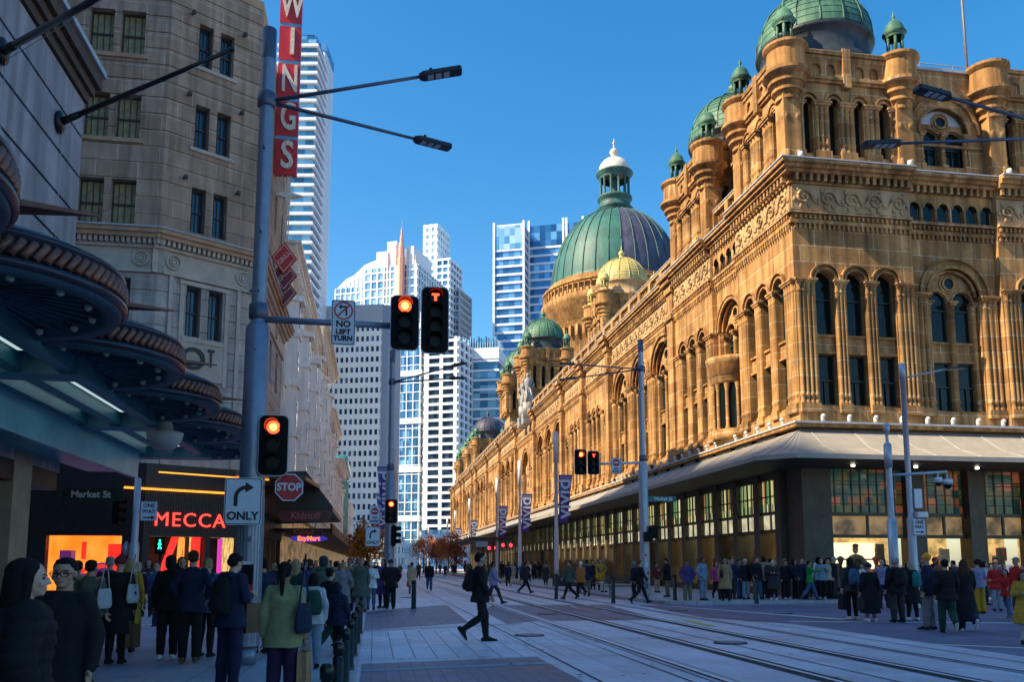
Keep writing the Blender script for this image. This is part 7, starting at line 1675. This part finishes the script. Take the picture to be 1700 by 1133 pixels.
P(537, 19.5, 5, 'broad person in a dark teal hooded coat seen from behind', top='hoodie', tc='sage', lc='black', hair='hood', hc='charcoal', h=1.74, wide=1.12)
P(507, 21, 170, 'person with dark hair in a purple jacket facing the camera on the left footpath', top='jacket', tc='purple', lc='denim', hair='long', sk=1, h=1.68)
# around the middle mast
p = P(580, 29.3, 175, 'bearded person in a tan jacket and navy jeans holding a teal bag', po='strap', top='jacket', tc='camel', leg='straight', lc='navy', hair='short', sk=2, h=1.78); handbag(p, 'turquoise shopping bag held by the person in the tan jacket', 'tote', 'teal', 'R', 'strap', .8)
P(566, 31, 190, 'person in an orange top behind the tan jacket', top='shirt', tc='orange', lc='black', hair='bun', sk=2, h=1.62)
P(600, 30.5, 170, 'slim person in a long black coat between tan and white jackets', top='longcoat', tc='black', lc='black', hair='long', sk=1, h=1.68)
p = P(617, 29.8, 178, 'person in a white jacket and pale cap looking at a phone', po='phone', top='jacket', tc='white', leg='slim', lc='denim', hair='cap', hc='cream', sk=0, h=1.68)
P(636, 31, 150, 'person in a purple coat partly behind the black puffer', top='coat', tc='purple', lc='black', hair='bob', sk=1, h=1.76)
P(649, 30.3, 176, 'person in a black puffer coat standing left of the middle mast', po='pockets', top='puffer', tc='black', leg='straight', lc='black', hair='beanie', hc='black', sk=1, h=1.72, wide=1.1)
p = P(684, 46, 5, 'person in a beige trench coat walking away behind the lone bollard', po='walk2', top='coat', tc='beige', lc='grey', hair='short', sk=1, h=1.7); handbag(p, 'bright pink bag carried by the person in the trench coat', 'tote', 'pink', 'L', 'walk2', .9)
P(713, 52, 178, 'person in a black jacket and blue jeans alone in the carriageway', po='walk2', top='jacket', tc='black', leg='straight', lc='blue', hair='short', sk=2, h=1.76, wide=1.1)
# the walker
p = P(797, 17.3, -90, 'person in a dark navy jacket and black trousers striding across the tracks', po='walk2', top='jacket', tc='black', leg='slim', lc='black', hair='short', hc='black', sk=1, h=1.82, wide=1.12); backpack(p, 'round black backpack on the striding person in front', 'black', 'walk2')
P(819, 33.5, -100, 'person in a lilac purple jacket walking right behind the striding person', po='walk', top='jacket', tc='lilac', lc='charcoal', hair='short', sk=2, h=1.72)
p = P(872, 45.5, -75, 'person in dark teal with black leggings striding right across the tracks', po='walk', top='hoodie', tc='charcoal', lc='black', hair='short', sk=1, h=1.72); backpack(p, 'dark grey backpack on the distant striding person', 'charcoal', 'walk')
P(945, 37.5, 110, 'bearded person in a grey green jacket and black jeans striding left', po='walk', top='jacket', tc='sage', lc='black', hair='short', sk=1, h=1.78)
P(964, 39.8, 20, 'person in a rust orange puffer jacket with a white hood', po='walk2', top='puffer', tc='rust', lc='black', hair='beanie', hc='white', sk=0, h=1.70)
P(974, 41, 0, 'person in a navy jacket beside the rust orange puffer', top='jacket', tc='navy', leg='straight', lc='khaki', hair='short', sk=1, h=1.8)
P(997, 46, 150, 'person in a pale yellow jacket standing behind the benches', po='pockets', top='jacket', tc='yellow', lc='charcoal', hair='short', hc='brown', sk=0, h=1.76)
P(984, 47.5, 180, 'person in a black shirt with red lanyard behind the benches', top='shirt', tc='black', lc='black', hair='short', sk=0, h=1.68)
_gb = at(990, 985, Z=.12); person(_gb.x-.3, _gb.y+1.0, 175, 'dark clothed person sitting on the farther bench', po='sit', top='jacket', tc='charcoal', lc='charcoal', hair='cap', hc='black', sk=2, z=.10)
person(_gb.x+.5, _gb.y+1.0, 190, 'person in mustard yellow sitting at the end of the farther bench', po='sit', top='coat', tc='mustard', lc='cream', hair='long', sk=1, z=.10)
P(906, 58, 160, 'small person in a dark coat with yellow hat near the planter', top='coat', tc='charcoal', lc='black', hair='beanie', hc='yellow', sk=0, h=1.5)
P(851, 62, 5, 'person in a beige jacket and cream trousers walking away on the right footpath', po='walk2', top='jacket', tc='beige', leg='straight', lc='cream', hair='bob', hc='blond', sk=0)
# right kerb
P(1062, 33.0, -85, 'person in a black jacket and glasses striding right past the right mast', po='walk', top='jacket', tc='black', lc='black', hair='short', hc='auburn', sk=0, h=1.78)
P(1052, 35.5, 60, 'person in dark blue with a grey hood behind the right mast', top='hoodie', tc='navy', lc='black', hair='hood', hc='grey', sk=1, h=1.7)
P(1090, 42, 200, 'short person in a maroon jacket near the shop windows', top='jacket', tc='maroon', lc='beige', hair='short', sk=1, h=1.55)
p = P(1107, 36.2, 80, 'person in a bulky black jacket and khaki trousers facing left', po='phone', top='puffer', tc='black', leg='straight', lc='khaki', hair='short', sk=1, h=1.74)
KB = 32.7
row = [(1142, 33.0, 175, dict(po='pockets', top='hoodie', tc='purple', leg='straight', lc='khaki', hair='short', sk=2, h=1.80), 'bearded person in a dark purple hoodie and khaki trousers at the kerb'),
 (1169, 32.6, 178, dict(po='pockets', top='hoodie', tc='sky', leg='straight', lc='lightdenim', hair='short', sk=2, h=1.72), 'person in a light blue hoodie and pale jeans at the kerb'),
 (1187, 33.6, 170, dict(po='walk2', top='shirt', tc='pink', leg='slim', lc='black', hair='long', sk=1, h=1.60), 'person in a bright pink top and black leggings'),
 (1205, 32.3, 176, dict(po='relaxed', top='coat', tc='camel', leg='slim', lc='black', hair='long', hc='brown', sk=1, h=1.68), 'person in an open camel coat with a black bag'),
 (1225, 33.2, 185, dict(po='pockets', top='hoodie', tc='purple', leg='straight', lc='blue', hair='short', sk=1, h=1.70), 'person in a purple hoodie and blue jeans right of the camel coat'),
 (1238, 33.0, 165, dict(po='stand', top='jacket', tc='black', leg='straight', lc='lightdenim', hair='cap', hc='white', sk=0, h=1.66), 'person in a black jacket and pale jeans wearing a white cap'),
 (1253, 33.4, 178, dict(po='relaxed', top='jacket', tc='black', leg='straight', lc='denim', hair='short', hc='brown', sk=0, h=1.76), 'person in a black blazer and blue jeans left of the corner pier'),
 (1283, 32.6, 150, dict(po='phone', top='coat', tc='charcoal', leg='slim', lc='black', hair='beanie', hc='lightgrey', sk=0, h=1.66, shoe='white'), 'person in a dark coat with a pale knitted hat and scarf'),
 (1301, 32.7, 180, dict(po='stand', top='jacket', tc='black', leg='wide', lc='black', hair='short', sk=1, h=1.66, shoe='white'), 'person all in black in front of the corner pier'),
 (1315, 33.6, 200, dict(po='relaxed', top='jacket', tc='charcoal', leg='slim', lc='navy', hair='bob', sk=1, h=1.64), 'person in a charcoal jacket behind the corner kerb crowd'),
 (1330, 32.8, 178, dict(po='relaxed', top='jacket', tc='navy', leg='straight', lc='black', hair='short', hc='auburn', sk=0, h=1.74), 'person in a navy blazer over a light shirt'),
 (1345, 32.6, -140, dict(po='reach', top='jacket', tc='bgreen', leg='straight', lc='denim', hair='bun', sk=1, h=1.68), 'person in a bright green jacket stretching out an arm'),
 (1366, 32.4, 175, dict(po='strap', top='hoodie', tc='sky', leg='slim', lc='black', hair='bob', hc='brown', sk=0, h=1.70, shoe='white'), 'person in a pale blue hoodie and black jeans beside the green jacket'),
 (1384, 33.2, 180, dict(po='stand', top='jacket', tc='black', leg='straight', lc='charcoal', hair='cap', hc='lightgrey', sk=0, h=1.80), 'tall person in black with a light grey cap'),
 (1377, 34.2, 190, dict(po='relaxed', top='coat', tc='cream', leg='slim', lc='black', hair='long', sk=1, h=1.62), 'person in a cream coat mostly hidden behind the tall one in black'),
 (1464, 27.5, 180, dict(po='relaxed', top='shirt', tc='lilac', leg='straight', lc='navy', hair='bald', sk=0, h=1.76), 'bald person in a lilac shirt facing the camera'),
 (1428, 31.5, 170, dict(po='stand', top='shirt', tc='white', leg='straight', lc='denim', hair='short', sk=1, h=1.66), 'person in a white shirt seen between the backpack and the pink hat'),
 (1523, 29.5, 60, dict(po='phone', top='jacket', tc='grey', leg='straight', lc='charcoal', hair='short', hc='grey', sk=0, h=1.70), 'grey haired person in a grey jacket beside the camera mast'),
 (1655, 31.5, 175, dict(po='relaxed', top='shirt', tc='denim', leg='straight', lc='charcoal', hair='short', sk=1, h=1.82), 'tall person in a denim shirt at the back right'),
 (1580, 30.5, 10, dict(po='stand', top='jacket', tc='charcoal', leg='straight', lc='black', hair='short', sk=1, h=1.7), 'person in dark grey behind the orange beanie and green trousers'),
 (1637, 29.5, 200, dict(po='stand', top='jacket', tc='lightgrey', leg='straight', lc='navy', hair='bob', sk=1, h=1.68), 'person in a light grey jacket in front of the arched entrance'),
 (1560, 31.8, 175, dict(po='pockets', top='coat', tc='brown', leg='slim', lc='black', hair='long', hc='brown', sk=1, h=1.66), 'person in a brown coat between the two pale masts')]
_rj = random.Random(4)
for (px, d, fc, kw, lb) in row: P(px+_rj.uniform(-3, 3), d+_rj.uniform(-.45, .8), fc+_rj.uniform(-38, 38), lb, **{**kw, 'h': kw.get('h', 1.7)*_rj.uniform(.965, 1.02)})
_p = [o for o in bpy.data.objects if o.get('label', '').startswith('person in an open camel coat')][0]; handbag(_p, 'black shoulder bag in front of the person in the camel coat', 'shoulder', 'black', 'R', 'relaxed', .8, (.1, -.1, .6))
# standing in the crossing, backs to the camera
p = P(1411, 22.3, -5, 'person in a black jacket with a grey blue backpack holding a black bag', top='jacket', tc='charcoal', leg='slim', lc='black', hair='hood', hc='black', h=1.76, shoe='white'); backpack(p, 'grey blue backpack on the person at the left of the crossing group', 'denim'); handbag(p, 'square black bag held low at the left of the crossing group', 'paper', 'black', 'L', 'stand', 1.05)
p = P(1441, 21.6, 0, 'person in a long black coat with a dusty pink knitted hat', top='longcoat', tc='black', lc='black', hair='beanie', hc='plum', h=1.60, shoe='white', wide=1.12); bpy.data.objects[p.name].children[-1].material_slots[0].material = cloth((.42, .16, .22)); handbag(p, 'dark tote bag hanging beside the long black coat', 'tote', 'charcoal', 'L', 'stand', .95)
p = P(1486, 21.2, -3, 'broad person in a black jacket and dark grey trousers, back to the camera', po='stand', top='jacket', tc='black', leg='straight', lc='charcoal', hair='short', hc='grey', sk=1, h=1.76, wide=1.15); backpack(p, 'small black backpack on the broad person in grey trousers', 'black')
p = P(1512, 21.8, 10, 'person in a black dress and leggings with white shoes and pale hair', po='relaxed', top='coat', tc='black', leg='slim', lc='black', hair='bob', hc='grey', sk=0, h=1.66, shoe='white'); backpack(p, 'teal and purple backpack on the person in white shoes', 'teal', 'relaxed')
p = P(1539, 18.6, 40, 'person in an orange beanie, navy jacket and grey trousers looking left', po='relaxed', top='jacket', tc='navy', leg='straight', lc='grey', hair='beanie', hc='orange', sk=1, h=1.82)
p = P(1568, 17.8, -25, 'person in a black jacket and dark green trousers stepping away', po='walk2', top='jacket', tc='black', leg='straight', lc='green', hair='short', sk=1, h=1.70, wide=1.1)
p = P(1599, 18.2, -15, 'person in a long black cardigan and navy trousers with white trainers', po='walk2', top='longcoat', tc='black', leg='wide', lc='navy', hair='long', hc='brown', sk=0, h=1.70, shoe='white')
P(1622, 24.6, -10, 'person in a pale lilac striped shirt and mustard wide trousers', po='phone', top='shirt', tc='lilac', leg='wide', lc='mustard', hair='bun', sk=1, h=1.72)
P(1651, 25.6, 150, 'person in a red and white jacket behind the red jacketed child', po='stand', top='jacket', tc='red', leg='straight', lc='lightdenim', hair='short', sk=1, h=1.64)
P(1668, 22.6, 115, 'child in a red jacket stepping left with one arm held out', po='reach', top='jacket', tc='red', leg='slim', lc='denim', hair='long', sk=1, h=1.46, shoe='brown')
P(1687, 21.5, 100, 'person in a scarlet jumper and grey cap at the right edge', po='stand', top='shirt', tc='red', leg='straight', lc='charcoal', hair='cap', hc='grey', sk=1, h=1.78)
P(1697, 14.9, 140, 'child in a yellow coat cut off by the right edge', po='phone', top='coat', tc='yellow', leg='slim', lc='lightgrey', hair='long', hc='brown', sk=1, h=1.46)
# crowds too far off to tell apart
rnd = random.Random(21)
tops = ['black', 'navy', 'charcoal', 'black', 'brown', 'grey', 'beige', 'denim', 'maroon', 'white', 'sage', 'blue', 'black']; bots = ['black', 'navy', 'denim', 'charcoal', 'black', 'grey']
def crowd(n, fpx, fd, label, group, fr=(0, 180)):
    for i in range(n):
        px = rnd.uniform(*fpx); d = rnd.uniform(*fd)
        P(px, d, rnd.choice((0, 10, -15, 180, 170, 195)), label, po=rnd.choice(('stand', 'walk2', 'relaxed', 'walk', 'pockets')), top=rnd.choice(('jacket', 'coat', 'hoodie', 'puffer', 'jacket')), tc=rnd.choice(tops), leg=rnd.choice(('slim', 'straight')), lc=rnd.choice(bots), hair=rnd.choice(('short', 'long', 'bob', 'short', 'bun')), hc=rnd.choice(('black', 'brown', 'black', 'blond')), sk=rnd.randrange(3), h=rnd.uniform(1.6, 1.8), group=group)
crowd(30, (455, 612), (24, 50), 'one of the crowd walking under the awnings on the left footpath', 'crowd on the left footpath')
crowd(14, (560, 632), (50, 90), 'small figure far down the left footpath', 'distant figures on the left footpath')
crowd(26, (832, 915), (60, 96), 'one of the dense crowd on the right footpath beyond the benches', 'crowd on the right footpath')
crowd(14, (765, 835), (95, 140), 'tiny figure near the tram shelter', 'distant figures near the tram shelter')
crowd(12, (655, 760), (80, 170), 'tiny figure far off in the street', 'distant figures in the street')
crowd(26, (1130, 1660), (32.9, 35.2), 'one of the people partly hidden behind the right kerb crowd', 'people behind the right kerb crowd')
crowd(5, (240, 400), (27, 35), 'person in the shade near the cosmetics shop doorway', 'people near the cosmetics shop doorway')
